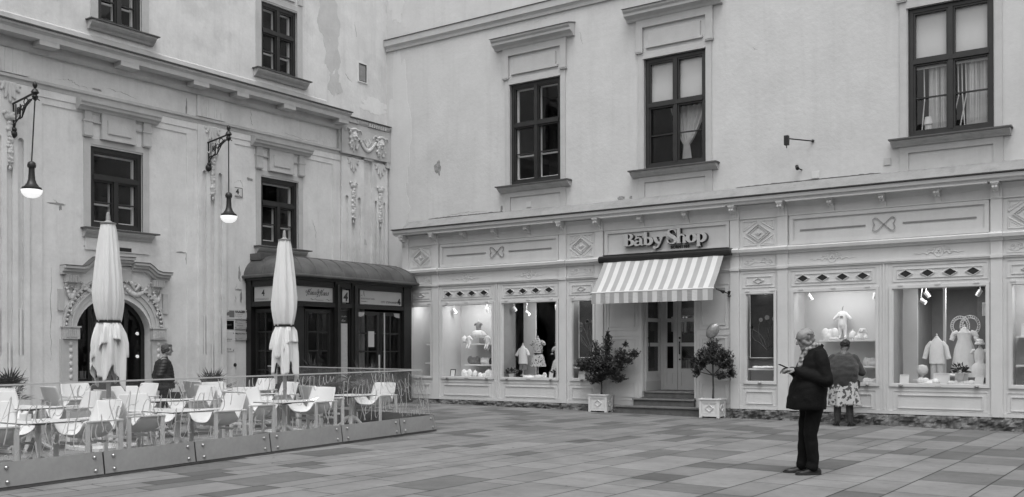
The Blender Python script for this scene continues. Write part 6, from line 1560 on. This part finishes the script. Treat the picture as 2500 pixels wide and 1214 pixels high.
parasol(-13.12, 11.79, 3.50, .93, 'right closed white parasol tied with a dark strap, in front of the dark porch', 11)
# fan palms in tubs
def palm(x, y, top, spread, label, seed, n=12):
    z = gz(x); t = thing('fan_palm', label, 'palm', (x, y, z), 0, 'fan palms in tubs'); r = random.Random(seed)
    b = MB(); b.lathe((x, y, z), [(0, .0), (.18, .0), (.24, .40), (.25, .44), (.22, .44), (.21, .40), (0, .40)], 18); b.build('tub', 'planter_dark', t, smooth=True)
    b = MB(); b.lathe((x, y, z), [(.07, .38), (.09, .45), (.06, top * .52)], 10); b.build('trunk', 'bark', t, smooth=True)
    st_ = MB(); lf = MB()
    for k in range(n):
        a = 2 * PI * k / n * 2.618 + r.uniform(-.2, .2); el = r.uniform(.25, 1.45); L = 1.25 * spread * r.uniform(.75, 1.0)
        d = Vector((math.cos(a) * math.cos(el), math.sin(a) * math.cos(el), math.sin(el))); p0 = Vector((x, y, z + top * .58)); p1 = p0 + d * L * .55 + Vector((0, 0, -.04))
        st_.tube([p0, p0 + d * L * .3 + Vector((0, 0, .01)), p1], [.010, .007, .005], 5)
        side = d.cross(Vector((0, 0, 1))).normalized(); up = side.cross(d)
        for j in range(17):
            q = (j - 8) / 8 * 1.45; dd = (d * math.cos(q) + side * math.sin(q) + up * r.uniform(-.08, .12)).normalized(); ll = L * .55 * (1 - .25 * abs(q) / 1.45) * r.uniform(.85, 1.05)
            wv = dd.cross(up).normalized() * .011
            m1 = p1 + dd * ll * .5; e = p1 + dd * ll + Vector((0, 0, -.05 * ll / .3 * r.uniform(.3, 1.2)))
            lf.add([p1, m1 - wv, e, m1 + wv], [(0, 1, 2, 3)])
    st_.build('stem', 'palm_leaf', t); lf.build('fronds', 'palm_leaf', t)
palm(-16.9, 8.95, .84, .62, 'fan palm at the left photo edge by the house wall', 1)
palm(-17.55, 13.75, .82, .52, 'fan palm between the woman and the wall plaques', 2); palm(-15.3, 14.6, .84, .85, 'large fan palm behind the glass screen in front of the porch', 4, 15)
palm(-16.3, 8.2, .75, .5, 'low fan palm in front of the one at the photo edge', 5); palm(-14.5, 15.2, .85, .7, 'low fan palm right of the large one before the porch', 6, 14)
# ------------------------------------------------------------------ shrubs beside the shop door
def tub(x0, x1, y0, y1, z1, label):
    x, y = (x0 + x1) / 2, (y0 + y1) / 2; z = gz(x); t = thing('square_planter', label, 'planter', (x, y, z), 0, 'white wooden planters at the shop door')
    b = MB(); b.box(x0 + .02, x1 - .02, y0 + .02, y1 - .02, z + .03, z1 - .035)
    for X in (x0, x1 - .06):
        for Y in (y0, y1 - .06): b.box(X, X + .06, Y, Y + .06, z, z1 - .034)
    b.build('box', 'planter_white', t, bevel=.004)
    b = MB()
    for F, u0, u1 in ((Fr('R', y0 + .02), x0 + .06, x1 - .06), (Fr('L', x1 - .02), y0 + .06, y1 - .06)):
        fbox(b, F, u0, u1, z + .03, z + .085, .0, .014); fbox(b, F, u0, u1, z1 - .09, z1 - .035, .0, .014)
        fring(b, F, u0 + .01, u1 - .01, z + .095, z1 - .10, .012, .0, .008)
        fdia(b, F, (u0 + u1) / 2, (z + z1) / 2, .10, .082, .020, .0, .016)
    b.build('moulding', 'planter_white', t)
    b = MB(); fring(b, Fr('R', 0), x0 - .015, x1 + .015, 0, 1, .05, 0, 1); b = MB()
    for A in ((x0 - .015, x1 + .015, y0 - .015, y0 + .045), (x0 - .015, x1 + .015, y1 - .045, y1 + .015), (x0 - .015, x0 + .045, y0 + .045, y1 - .045), (x1 - .045, x1 + .015, y0 + .045, y1 - .045)): b.box(*A, z1 - .034, z1)
    b.build('rim', 'planter_white', t, bevel=.004)
    b = MB(); b.box(x0 + .045, x1 - .045, y0 + .045, y1 - .045, z1 - .06, z1 - .03); b.build('soil', 'soil', t)
tub(-11.92, -11.43, 19.97, 20.28 + .0, .50, 'white square planter with diamond mouldings left of the steps'); tub(-9.10, -8.64, 19.90, 20.26, .475, 'white square planter with diamond mouldings right of the steps')
def shrub(name, x, y, zt, lobes, label, seed, nleaf, size=.035):
    t = thing(name, label, 'shrub', (x, y, zt)); r = random.Random(seed); tr = MB(); lf = [MB(), MB()]; y0 = y
    c0 = lobes[0]
    fork = Vector((x + (c0[0] - x) * .6, y, zt + (c0[2] - zt) * .55)); tr.tube([(x, y, zt), (x + (fork.x - x) * .5 + .01, y, (zt + fork.z) / 2), fork], [.028, .022, .02], 8)
    tot = sum(l[3] * l[4] * l[5] for l in lobes)
    for cx_, cy_, cz_, rx, ry, rz_ in lobes:
        tr.tube([fork, (fork.x * .4 + cx_ * .6, cy_, fork.z * .5 + cz_ * .5), (cx_, cy_, cz_)], [.014, .010, .005], 6)
        n = int(nleaf * (rx * ry * rz_) ** .67 / sum((l[3] * l[4] * l[5]) ** .67 for l in lobes)); ntw = max(6, n // 16)
        for k in range(ntw):
            d = Vector((r.gauss(0, 1), r.gauss(0, 1), r.gauss(0, 1))).normalized(); rad = r.uniform(.35, 1.0) ** .6
            tip = Vector((cx_ + d.x * rx * rad, cy_ + d.y * ry * rad, cz_ + d.z * rz_ * rad)); dirn = (Vector((d.x, d.y, d.z + .5)) + Vector((r.uniform(-.5, .5), r.uniform(-.5, .5), r.uniform(-.3, .4)))).normalized()
            base = tip - dirn * r.uniform(.08, .16); tr.tube([(cx_ + d.x * rx * .2, cy_, cz_ + d.z * rz_ * .2), base, tip], .0025, 3, cap=False)
            for j in range(16):
                q = base.lerp(tip, r.random() * 1.1); o = Vector((r.gauss(0, 1), r.gauss(0, 1), r.gauss(0, .8))).normalized(); L = size * r.uniform(.7, 1.3); e = o.cross(dirn); e = (e.normalized() if e.length > .01 else Vector((1, 0, 0))) * L * .26
                lf[r.random() < .4].add([q, q + o * L * .5 + e, q + o * L, q + o * L * .5 - e], [(0, 1, 2, 3)])
    tr.build('trunk_and_branches', 'bark', t, smooth=True)
    lf[0].build('foliage', 'leaf_dark', t); lf[1].build('young_foliage', 'leaf_mid', t)
shrub('potted_shrub', -11.62, 20.06, .44, [(-11.62, 20.0, 1.22, .40, .30, .36), (-12.02, 20.0, 1.20, .28, .24, .20), (-11.25, 19.98, 1.20, .38, .28, .26), (-11.15, 19.98, .92, .28, .2, .16), (-11.72, 20.0, 1.55, .14, .14, .28), (-11.42, 20.0, 1.62, .16, .14, .30), (-11.40, 20.0, 1.88, .06, .07, .16), (-11.05, 20.0, 1.45, .20, .16, .18), (-10.74, 20.0, 1.46, .17, .14, .13), (-10.90, 20.0, 1.30, .20, .16, .12), (-10.95, 20.0, 1.68, .06, .07, .10), (-11.75, 20.0, .88, .30, .22, .16)], 'dark leafy shrub with straggling top shoots in the planter left of the steps', 5, 19000, .034)
shrub('potted_shrub', -8.84, 20.04, .42, [(-8.83, 20.0, 1.42, .34, .30, .27), (-9.12, 20.0, 1.28, .22, .22, .24), (-8.52, 20.0, 1.32, .24, .22, .26), (-8.40, 20.0, 1.06, .14, .14, .18), (-9.20, 20.0, 1.08, .12, .14, .16), (-8.80, 20.0, 1.66, .18, .18, .14), (-8.62, 20.0, .98, .16, .14, .12)], 'round-headed leafy shrub on a thin stem in the planter right of the steps', 6, 10000, .034)
bl = thing('foil_balloon', 'shiny crumpled foil balloon on top of the right shrub', 'balloon', (-8.84, 19.98, 1.72)); b = MB()
def bal(a, q):
    A = 2 * PI * a; t = PI * q; rr = .14 * math.sin(t) ** .8 * (1 + .035 * math.sin(14 * A)); zz = .165 * math.cos(t); xx = rr * math.cos(A); return (-8.80 + xx + zz * .28, 19.95 + rr * .62 * math.sin(A), 1.93 + zz)
b.grid(bal, 42, 16, True); b.build('foil', 'balloon_foil', bl, smooth=2); b = MB(); b.tube([(-8.845, 19.95, 1.77), (-8.85, 19.97, 1.70)], [.012, .004], 6); b.build('knot', 'balloon_foil', bl)
# ------------------------------------------------------------------ people
def ell(cx_, cy_, rx, ry, z, n=28, tilt=0, yaw=0):
    out = []
    for i in range(n):
        a = 2 * PI * i / n; x, y = rx * math.cos(a), ry * math.sin(a); X, Y = x * math.cos(yaw) - y * math.sin(yaw), x * math.sin(yaw) + y * math.cos(yaw)
        out.append((cx_ + X, cy_ + Y, z + tilt * X))
    return out
def place(o, M_): o.matrix_world = M_
def head_blobs(c, yaw=0, pitch=0, s=1.0, nose=1.0):
    """head facing +x at c (centre of the skull), with brow, nose, lips, chin, ears"""
    M_ = Matrix.Translation(c) @ Matrix.Rotation(yaw, 4, 'Z') @ Matrix.Rotation(pitch, 4, 'Y')
    T = lambda x, y, z: tuple(M_ @ Vector((x * s, y * s, z * s)))
    b = [(T(-.022, 0, .028), .079 * s, T(.022, 0, .024), .074 * s), (T(.028, 0, -.01), .060 * s, T(.046, 0, -.072), .040 * s), (T(-.03, 0, -.03), .060 * s, T(.0, 0, -.06), .045 * s),
         (T(.078, -.028, .022), .017 * s, T(.078, .028, .022), .017 * s), (T(.086, 0, .012), .010 * s, T(.106 + .008 * nose, 0, -.026), .0135 * s), (T(.096, -.012, -.030), .009 * s, T(.096, .012, -.030), .009 * s),
         (T(.085, -.016, -.056), .010 * s, T(.085, .016, -.056), .010 * s), (T(.081, -.014, -.070), .010 * s, T(.081, .014, -.070), .010 * s), (T(.076, -.008, -.098), .019 * s, T(.076, .008, -.098), .019 * s),
         (T(.05, -.046, -.025), .024 * s, T(.03, -.05, -.055), .024 * s), (T(.05, .046, -.025), .024 * s, T(.03, .05, -.055), .024 * s), (T(-.005, -.056, -.06), .022 * s, T(.055, -.03, -.098), .02 * s), (T(-.005, .056, -.06), .022 * s, T(.055, .03, -.098), .02 * s)]
    for k in (-1, 1): b += [(T(-.008, k * .076, .014), .010 * s, T(-.002, k * .077, -.024), .007 * s), (T(-.014, k * .080, .016), .007 * s, T(-.014, k * .079, -.006), .007 * s)]
    return b, T
def hand_blobs(w_, dirv, up, curl, s=1.0, thumb=1, spread=1.0):
    """palm at wrist w_ pointing along dirv; fingers curl towards -up"""
    d = Vector(dirv).normalized(); u = Vector(up); u = (u - d * u.dot(d)).normalized(); sd_ = d.cross(u); w_ = Vector(w_); b = []
    P = lambda a, c, e: w_ + d * a * s + sd_ * c * s + u * e * s
    b.append((P(-.03, 0, 0), .024 * s, P(.02, 0, 0), .025 * s))
    for c in (-.028, -.009, .010, .028): b.append((P(.01, c * .7, 0), .017 * s, P(.082, c, 0), .0125 * s))
    for c, L in ((-.030, .062), (-.010, .075), (.011, .080), (.030, .070)):
        a0 = P(.082, c, 0); a = curl * .55; d1 = d * math.cos(a) - u * math.sin(a); p1 = a0 + d1 * L * .45 * s; a += curl * .7; d2 = d * math.cos(a) - u * math.sin(a); p2 = p1 + d2 * L * .32 * s; a += curl * .5; d3 = d * math.cos(a) - u * math.sin(a); p3 = p2 + d3 * L * .26 * s
        b += [(a0, .0098 * s, p1, .0090 * s), (p1, .0090 * s, p2, .0082 * s), (p2, .0082 * s, p3, .0072 * s)]
    t0 = P(.018, .026 * thumb, -.004); t1 = P(.055, .050 * thumb, -.022); t2 = P(.088, .040 * thumb, -.034); b += [(t0, .014 * s, t1, .0115 * s), (t1, .0115 * s, t2, .0090 * s)]
    return b
def shoe(b, x, y, z, yaw, s=1.0, h=.085):
    c, sn = math.cos(yaw), math.sin(yaw); T = lambda a, e, q: (x + (a * c - e * sn) * s, y + (a * sn + e * c) * s, z + q * s)
    sec = [(-.10, .030, .062), (-.085, .038, .080), (-.03, .040, .092), (.03, .044, .080), (.09, .049, .062), (.14, .048, .050), (.18, .036, .042), (.195, .012, .030)]
    rings = []
    for a, wd, hh in sec: rings.append([T(a, wd * math.cos(t) * (1 if math.sin(t) < 0 else .86), max(.022, .03 + (hh - .03) * math.sin(t)) if math.sin(t) > 0 else .022) for t in [2 * PI * i / 16 for i in range(16)]])
    b.loft(rings)
def sole(b, x, y, z, yaw, s=1.0):
    c, sn = math.cos(yaw), math.sin(yaw); T = lambda a, e, q: (x + (a * c - e * sn) * s, y + (a * sn + e * c) * s, z + q * s)
    out = [(-.108, .0), (-.095, .034), (-.03, .040), (.03, .046), (.09, .053), (.15, .050), (.19, .034), (.205, 0), (.19, -.034), (.15, -.050), (.09, -.053), (.03, -.046), (-.03, -.040), (-.095, -.034)]
    b.loft([[T(a, e, 0) for a, e in out], [T(a, e, .024) for a, e in out]])
def wrinkle(seed, amp, sc_=9.0):
    def f(co):
        n_ = noise.noise_vector(Vector((co.x * sc_ + seed, co.y * sc_, co.z * sc_ * 1.5))); return co + n_ * amp
    return f
def person(label, x, y, rz, s=1.0):
    t = thing('person', label, 'person', (x, y, gz(x)), rz); ORG[t.name] = Vector((0, 0, 0)); t.scale = (s, s, s); return t

# --- the man with the phone: faces left in the view, local +x forward, +y his left (towards the viewer)
man = person('standing elderly man in a black jacket and checked scarf looking down at his phone', -4.03, 12.02, math.radians(215.2 + 6))
hb, HT = head_blobs(Vector((.055, 0, 1.655)), 0, .36, 1.12, 1.3)
body = hb + [((-.02, 0, 1.50), .058, (.03, 0, 1.60), .056), ((-.05, -.12, 1.36), .07, (-.05, .12, 1.36), .07), ((-.04, 0, 1.45), .10, (.0, 0, 1.0), .13), ((0, 0, 1.0), .13, (0, 0, .9), .14)]
for k, (kx, ax, az) in {1: (.03, .02, .09), -1: (.02, .06, .09)}.items(): body += [((.0, k * .085, .90), .085, (kx, k * .09, .50), .062), ((kx, k * .09, .50), .055, (ax, k * .095, az), .040), ((ax, k * .095, .07), .034, (ax + .06, k * .10, .05), .024)]
body += [((-.05, .19, 1.38), .055, (-.07, .24, 1.11), .045), ((-.07, .24, 1.11), .042, (.215, .10, 1.255), .030), ((-.05, -.19, 1.38), .055, (-.03, -.23, 1.13), .045), ((-.03, -.23, 1.13), .042, (.22, -.06, 1.255), .030)]
meshobj('body', fuse(body, .008, 2), 'skin_light', man)
hl = hand_blobs((.225, .095, 1.268), (.96, -.28, .10), (.0, .35, 1), .62, 1.0, -1); hr = hand_blobs((.227, -.055, 1.262), (.96, .15, .16), (0, -.5, .85), .75, 1.0, 1)
meshobj('left_hand', fuse(hl, .0045, 1), 'skin_light', man); meshobj('right_hand', fuse(hr, .0045, 1), 'skin_light', man)
hair = []
for q in ((-.062, -.04, .06), (-.062, .04, .06), (-.080, .0, .04), (-.076, -.03, -.005), (-.076, .03, -.005), (-.058, -.062, .02), (-.058, .062, .02), (-.035, -.076, .032), (-.035, .076, .032), (-.065, -.04, -.045), (-.065, .04, -.045), (-.07, 0, -.05), (-.015, -.078, .040), (-.015, .078, .040)): hair.append(('ball', HT(*q), (.019, .011, .019)))
meshobj('hair', fuse(hair, .006, 3, deform=wrinkle(2, .003, 60)), 'hair_white', man)
ey = MB()
for k in (-1, 1): ey.ball(HT(.086, k * .030, .004), .0065, 8)
ey.build('eyes', 'print_black', man, smooth=True)
br = MB()
for k in (-1, 1): br.tube([HT(.093, k * .014, .026), HT(.094, k * .032, .031), HT(.084, k * .048, .024)], [.004, .006, .003], 6)
br.build('eyebrows', 'hair_white', man, smooth=True)
coat = [('loft', [ell(.05, 0, .235, .26, .79), ell(.05, 0, .232, .268, .82), ell(.045, 0, .228, .268, .92), ell(.025, 0, .220, .26, 1.06), ell(-.02, 0, .195, .245, 1.20), ell(-.04, 0, .180, .240, 1.34), ell(-.055, 0, .15, .22, 1.44), ell(-.065, 0, .105, .14, 1.51), ell(-.055, 0, .085, .09, 1.555)]),
        ((.10, 0, .86), .10, (.10, 0, 1.02), .09), ((.06, 0, 1.10), .10, (.03, 0, 1.30), .10),
        ((-.055, .175, 1.415), .095, (-.085, .265, 1.14), .086), ((-.085, .265, 1.14), .086, (.17, .135, 1.235), .064), ((.14, .135, 1.235), .064, (.205, .105, 1.258), .056),
        ((-.055, -.175, 1.415), .088, (-.03, -.25, 1.15), .075), ((-.03, -.25, 1.15), .075, (.20, -.07, 1.255), .052),
        ((-.075, .085, 1.54), .028, (.035, .075, 1.49), .022), ((-.075, -.085, 1.54), .028, (.035, -.075, 1.49), .022), ((-.115, -.06, 1.56), .03, (-.115, .06, 1.56), .03)]
meshobj('jacket', fuse(coat, .012, 2, deform=wrinkle(1, .010, 8)), 'coat_black', man)
jt = MB(); jt.tube([(.145, -.02, 1.30), (.175, .03, 1.15), (.17, .06, 1.0), (.155, .08, .86)], .008, 5); jt.ball((.02, .232, .985), .006, 8)
jt.build('zip_and_studs', 'steel', man)
cl = MB(); cl.tube([(-.13, -.06, 1.56), (-.14, 0, 1.575), (-.13, .06, 1.56), (-.06, .105, 1.53), (.04, .10, 1.47), (.12, .08, 1.37)], [.018, .022, .022, .024, .026, .012], 8, .55); cl.build('collar', 'coat_black', man, smooth=True)
sm2 = MB(); sm2.tube([(-.07 + .0, .262, 1.36), (-.02, .275, 1.28), (-.06, .33, 1.14)], .004, 4); sm2.build('seam', 'trouser_dark', man)
fl = MB(); fl.loft([ell(.045, .16, .07, .022, .955, 14, 0, -.5), ell(.045, .172, .072, .024, 1.0, 14, 0, -.5)]); fl.build('pocket_flap', 'coat_black', man, smooth=True)
tro = []
tro.append(('loft', [ell(-.02, 0, .125, .175, .78), ell(-.02, 0, .135, .185, .86), ell(-.02, 0, .13, .18, .98)]))
for k, (kx, ax) in {1: (.035, .005), -1: (.03, .055)}.items():
    tro += [((-.015, k * .085, .80), .110, (kx, k * .085, .50), .084), ((kx, k * .085, .50), .084, (ax, k * .095, .15), .070), ((ax, k * .095, .15), .068, (ax + .015, k * .095, .095), .074)]
meshobj('trousers', fuse(tro, .011, 2, deform=wrinkle(5, .010, 7)), 'trouser_dark', man)
for k, ax in ((1, .0), (-1, .06)):
    b = MB(); shoe(b, ax + .02, k * .10, .0, k * .10, 1.08); o = b.build('shoe', 'shoe_black', man, smooth=True); b = MB(); sole(b, ax + .02, k * .10, .0, k * .10, 1.08); b.build('sole', 'print_black', o)
sc2 = [((-.10, -.05, 1.525), .036, (-.10, .05, 1.525), .036), ((-.10, .05, 1.525), .036, (-.02, .085, 1.515), .035), ((-.02, .085, 1.515), .034, (.06, .05, 1.465), .036), ((-.10, -.05, 1.525), .036, (-.02, -.085, 1.515), .035), ((-.02, -.085, 1.515), .034, (.06, -.05, 1.465), .036), ((.06, .04, 1.46), .036, (.10, .03, 1.38), .032), ((.10, .03, 1.38), .03, (.135, .05, 1.27), .034), ((.06, -.04, 1.46), .034, (.11, -.01, 1.36), .03), ((.11, -.01, 1.36), .03, (.15, .02, 1.25), .03), ((.0, .0, 1.50), .05, (.06, 0, 1.47), .04)]
sc2 = [(tuple(Vector(a) + Vector((-.004, 0, .045))), r1 * .92, tuple(Vector(b_) + Vector((-.004, 0, .045))), r2 * .92) for a, r1, b_, r2 in sc2]
meshobj('scarf', fuse(sc2, .008, 2, deform=wrinkle(9, .008, 16)), 'scarf_plaid', man)
ph = thing('mobile_phone', 'thin dark phone held in both hands by the elderly man', 'phone', (0, 0, 0)); R0 = Matrix.Translation((-4.03, 12.02, gz(-4.03))) @ Matrix.Rotation(math.radians(221.2), 4, 'Z')
pm = R0 @ Matrix.Translation((.337, .025, 1.308)) @ Matrix.Rotation(-.42, 4, 'Y'); ph.matrix_world = pm; ORG[ph.name] = Vector((0, 0, 0))
b = MB(); b.box(-.070, .070, -.034, .034, -.004, .004); b.build('case', 'print_black', ph, bevel=.003); b = MB(); b.box(-.062, .062, -.030, .030, .0042, .005); b.build('screen', 'print_grey', ph)

# --- the woman bending towards the window, seen from behind; local +x forward = towards the shop
wom = person('woman in a grey cardigan and floral skirt bending to look into the window', -5.92, 19.62, math.radians(90 + 14))
hb, HT = head_blobs(Vector((.30, -.02, 1.57)), -.5, .62, 1.03, .6)
body = hb + [((.15, 0, 1.42), .060, (.28, -.01, 1.52), .055), ((.08, -.14, 1.29), .07, (.08, .14, 1.29), .07), ((.12, 0, 1.36), .12, (-.02, 0, .95), .16)]
for k in (-1, 1): body += [((-.03, k * .10, .85), .12, (.0, k * .105, .45), .072), ((.0, k * .105, .45), .068, (-.01, k * .11, .24), .066), ((-.01, k * .11, .24), .062, (.0, k * .11, .07), .045), ((.0, k * .11, .065), .036, (.05, k * .115, .05), .026)]
body += [((.08, .22, 1.30), .06, (.05, .33, 1.05), .05), ((.05, .33, 1.05), .045, (.30, .18, 1.08), .034), ((.08, -.22, 1.30), .06, (.05, -.33, 1.05), .05), ((.05, -.33, 1.05), .045, (.30, -.16, 1.10), .034)]
body += hand_blobs((.31, .17, 1.08), (.8, -.5, .1), (0, 0, 1), .7, .95, -1) + hand_blobs((.31, -.15, 1.10), (.8, .5, .1), (0, 0, 1), .7, .95, 1)
meshobj('body', fuse(body, .0095, 2), 'skin_dark', wom)
hair = [('ball', HT(-.02, 0, .045), (.095, .088, .075)), ('ball', HT(-.05, 0, .0), (.07, .078, .075)), ('ball', HT(-.02, .055, .02), (.05, .035, .05)), ('ball', HT(-.02, -.055, .02), (.05, .035, .05))]
meshobj('hair', fuse(hair, .008, 1, deform=wrinkle(4, .012, 38)), 'hair_dark', wom)
car = [('loft', [ell(-.04, 0, .205, .245, .80, tilt=.16), ell(-.05, 0, .215, .262, .90, tilt=.10), ell(-.045, 0, .225, .285, 1.02), ell(-.01, 0, .215, .285, 1.16), ell(.05, 0, .175, .26, 1.28), ell(.10, 0, .15, .20, 1.37), ell(.15, 0, .10, .12, 1.425), ell(.18, 0, .07, .075, 1.445)]),
       ((.08, .20, 1.32), .088, (.04, .335, 1.05), .076), ((.04, .335, 1.05), .078, (.26, .20, 1.07), .052), ((.08, -.20, 1.32), .088, (.04, -.335, 1.05), .076), ((.04, -.335, 1.05), .078, (.26, -.18, 1.09), .052), ((-.10, .2, .76), .07, (-.06, .24, 1.0), .07), ((.06, -.23, .58), .035, (.05, -.25, .85), .06)]
meshobj('cardigan', fuse(car, .012, 3, deform=wrinkle(7, .014, 8)), 'cardigan_grey', wom)
sk = MB()
def skf(a, q):
    A = 2 * PI * a; R = 1 + .10 * q * math.sin(7 * A + 1) + .05 * q * math.sin(12 * A); z = .92 - q * (.52 + .02 * math.sin(3 * A)); rx, ry = .20 + .05 * q, .25 + .045 * q
    return (-.05 + .03 * q + rx * R * math.cos(A), (-.03 * q) + ry * R * math.sin(A), z)
sk.grid(skf, 72, 16, True); o = sk.build('skirt', 'floral_skirt', wom, smooth=2); m_ = o.modifiers.new('thick', 'SOLIDIFY'); m_.thickness = .006
stk = []
for k in (-1, 1): stk += [((.0, k * .11, .46), .070, (-.01, k * .125, .27), .062), ((-.01, k * .125, .27), .060, (.0, k * .13, .08), .040), ((.0, k * .11, .08), .040, (.03, k * .115, .06), .03)]
meshobj('stockings', fuse(stk, .010, 1), 'stocking_dark', wom)
for k in (-1, 1):
    b = MB(); shoe(b, .02, k * .13, 0, k * .25, 1.05); o = b.build('shoe', 'shoe_black', wom, smooth=True); b = MB(); sole(b, .02, k * .13, 0, k * .25, 1.05); b.build('sole', 'print_black', o)

# --- the woman on the left, walking right behind the terrace, seen from behind her right shoulder
wl = person('short-haired woman in a quilted black jacket walking past the arched door', -16.25, 11.62, math.radians(35.2 + 28), .93)
hb, HT = head_blobs(Vector((.05, 0, 1.53)), -.15, .10, 1.0, 1.0)
body = hb + [((-.01, 0, 1.36), .052, (.02, 0, 1.46), .05), ((-.03, -.12, 1.30), .07, (-.03, .12, 1.30), .07), ((-.02, 0, 1.32), .10, (0, 0, .90), .13)]
for k, ax in ((1, .16), (-1, -.14)): body += [((0, k * .08, .84), .095, (ax * .5, k * .08, .47), .066), ((ax * .5, k * .08, .47), .06, (ax, k * .08, .09), .04), ((ax, k * .08, .07), .034, (ax + .05, k * .085, .05), .024)]
body += [((-.03, .17, 1.26), .05, (-.10, .24, 1.0), .042), ((-.10, .24, 1.0), .04, (.08, .24, .87), .03), ((-.03, -.17, 1.26), .05, (-.10, -.23, 1.0), .042), ((-.10, -.23, 1.0), .04, (.10, -.215, .89), .03)]
body += hand_blobs((.10, .235, .86), (.9, -.2, -.3), (0, 0, 1), .7, .9, -1) + hand_blobs((.12, -.21, .885), (.9, .2, -.1), (0, 0, 1), .7, .9, 1)
meshobj('body', fuse(body, .009, 2), 'skin_light', wl)
hair = [('ball', HT(-.035, 0, .045), (.092, .085, .078)), ('ball', HT(-.055, 0, -.01), (.065, .08, .085)), ('ball', HT(-.01, -.06, .015), (.06, .035, .06)), ('ball', HT(-.01, .06, .015), (.06, .035, .06)), ('ball', HT(.035, 0, .085), (.055, .07, .03)), ('ball', HT(-.06, 0, -.06), (.04, .06, .04))]
meshobj('hair', fuse(hair, .007, 1, deform=wrinkle(11, .010, 34)), 'hair_brown', wl)
ey = MB()
for k in (-1, 1): ey.ball(HT(.082, k * .030, .004), .010, 8)
ey.build('eyes', 'print_black', wl, smooth=True)
def quilt(co): 
    k = 1 + .035 * abs(math.sin(co.z * PI / .062)) ** .6; ax = Vector((-.03, 0)); v = Vector((co.x, co.y)) - ax; return Vector((ax.x + v.x * k, v.y * k, co.z))
pj = [('loft', [ell(-.02, 0, .215, .265, .74), ell(-.02, 0, .21, .26, .88), ell(-.02, 0, .195, .245, 1.05), ell(-.025, 0, .18, .235, 1.18), ell(-.03, 0, .145, .21, 1.29), ell(-.02, 0, .085, .12, 1.345), ell(-.01, 0, .07, .075, 1.39)]),
      ((-.03, .18, 1.265), .088, (-.13, .28, 1.0), .082), ((-.13, .28, 1.0), .08, (.05, .24, .88), .062), ((-.03, -.18, 1.265), .088, (-.13, -.27, 1.0), .082), ((-.13, -.27, 1.0), .08, (.08, -.22, .90), .062)]
meshobj('quilted_jacket', fuse(pj, .009, 1, deform=quilt), 'puffer_black', wl)
tr_ = [('loft', [ell(-.01, 0, .13, .165, .70), ell(-.01, 0, .135, .17, .85)])]
for k, ax in ((1, .16), (-1, -.14)): tr_ += [((0, k * .08, .76), .10, (ax * .5, k * .08, .47), .078), ((ax * .5, k * .08, .47), .075, (ax, k * .08, .10), .058)]
meshobj('trousers', fuse(tr_, .012, 1), 'trouser_dark', wl)
for k, ax in ((1, .16), (-1, -.14)): b = MB(); shoe(b, ax + .02, k * .085, 0, 0, .95); o = b.build('shoe', 'shoe_black', wl, smooth=True); b = MB(); sole(b, ax + .02, k * .085, 0, 0, .95); b.build('sole', 'print_black', o)
hbg = thing('handbag', 'small black handbag carried by the woman in the quilted jacket', 'bag', (-15.985, 11.68, gz(-16) + .58), math.radians(63)); ORG[hbg.name] = Vector((0, 0, 0)); b = MB(); b.loft([ell(0, 0, .11, .045, -.14, 16), ell(0, 0, .125, .055, -.05, 16), ell(0, 0, .11, .045, .05, 16)]); b.build('pouch', 'shoe_black', hbg, smooth=True); b = MB(); b.tube([(-.09, 0, .04), (-.06, .0, .14), (.0, .0, .22), (.06, .0, .14), (.09, 0, .04)], .007, 5); b.build('strap', 'strap_black', hbg)
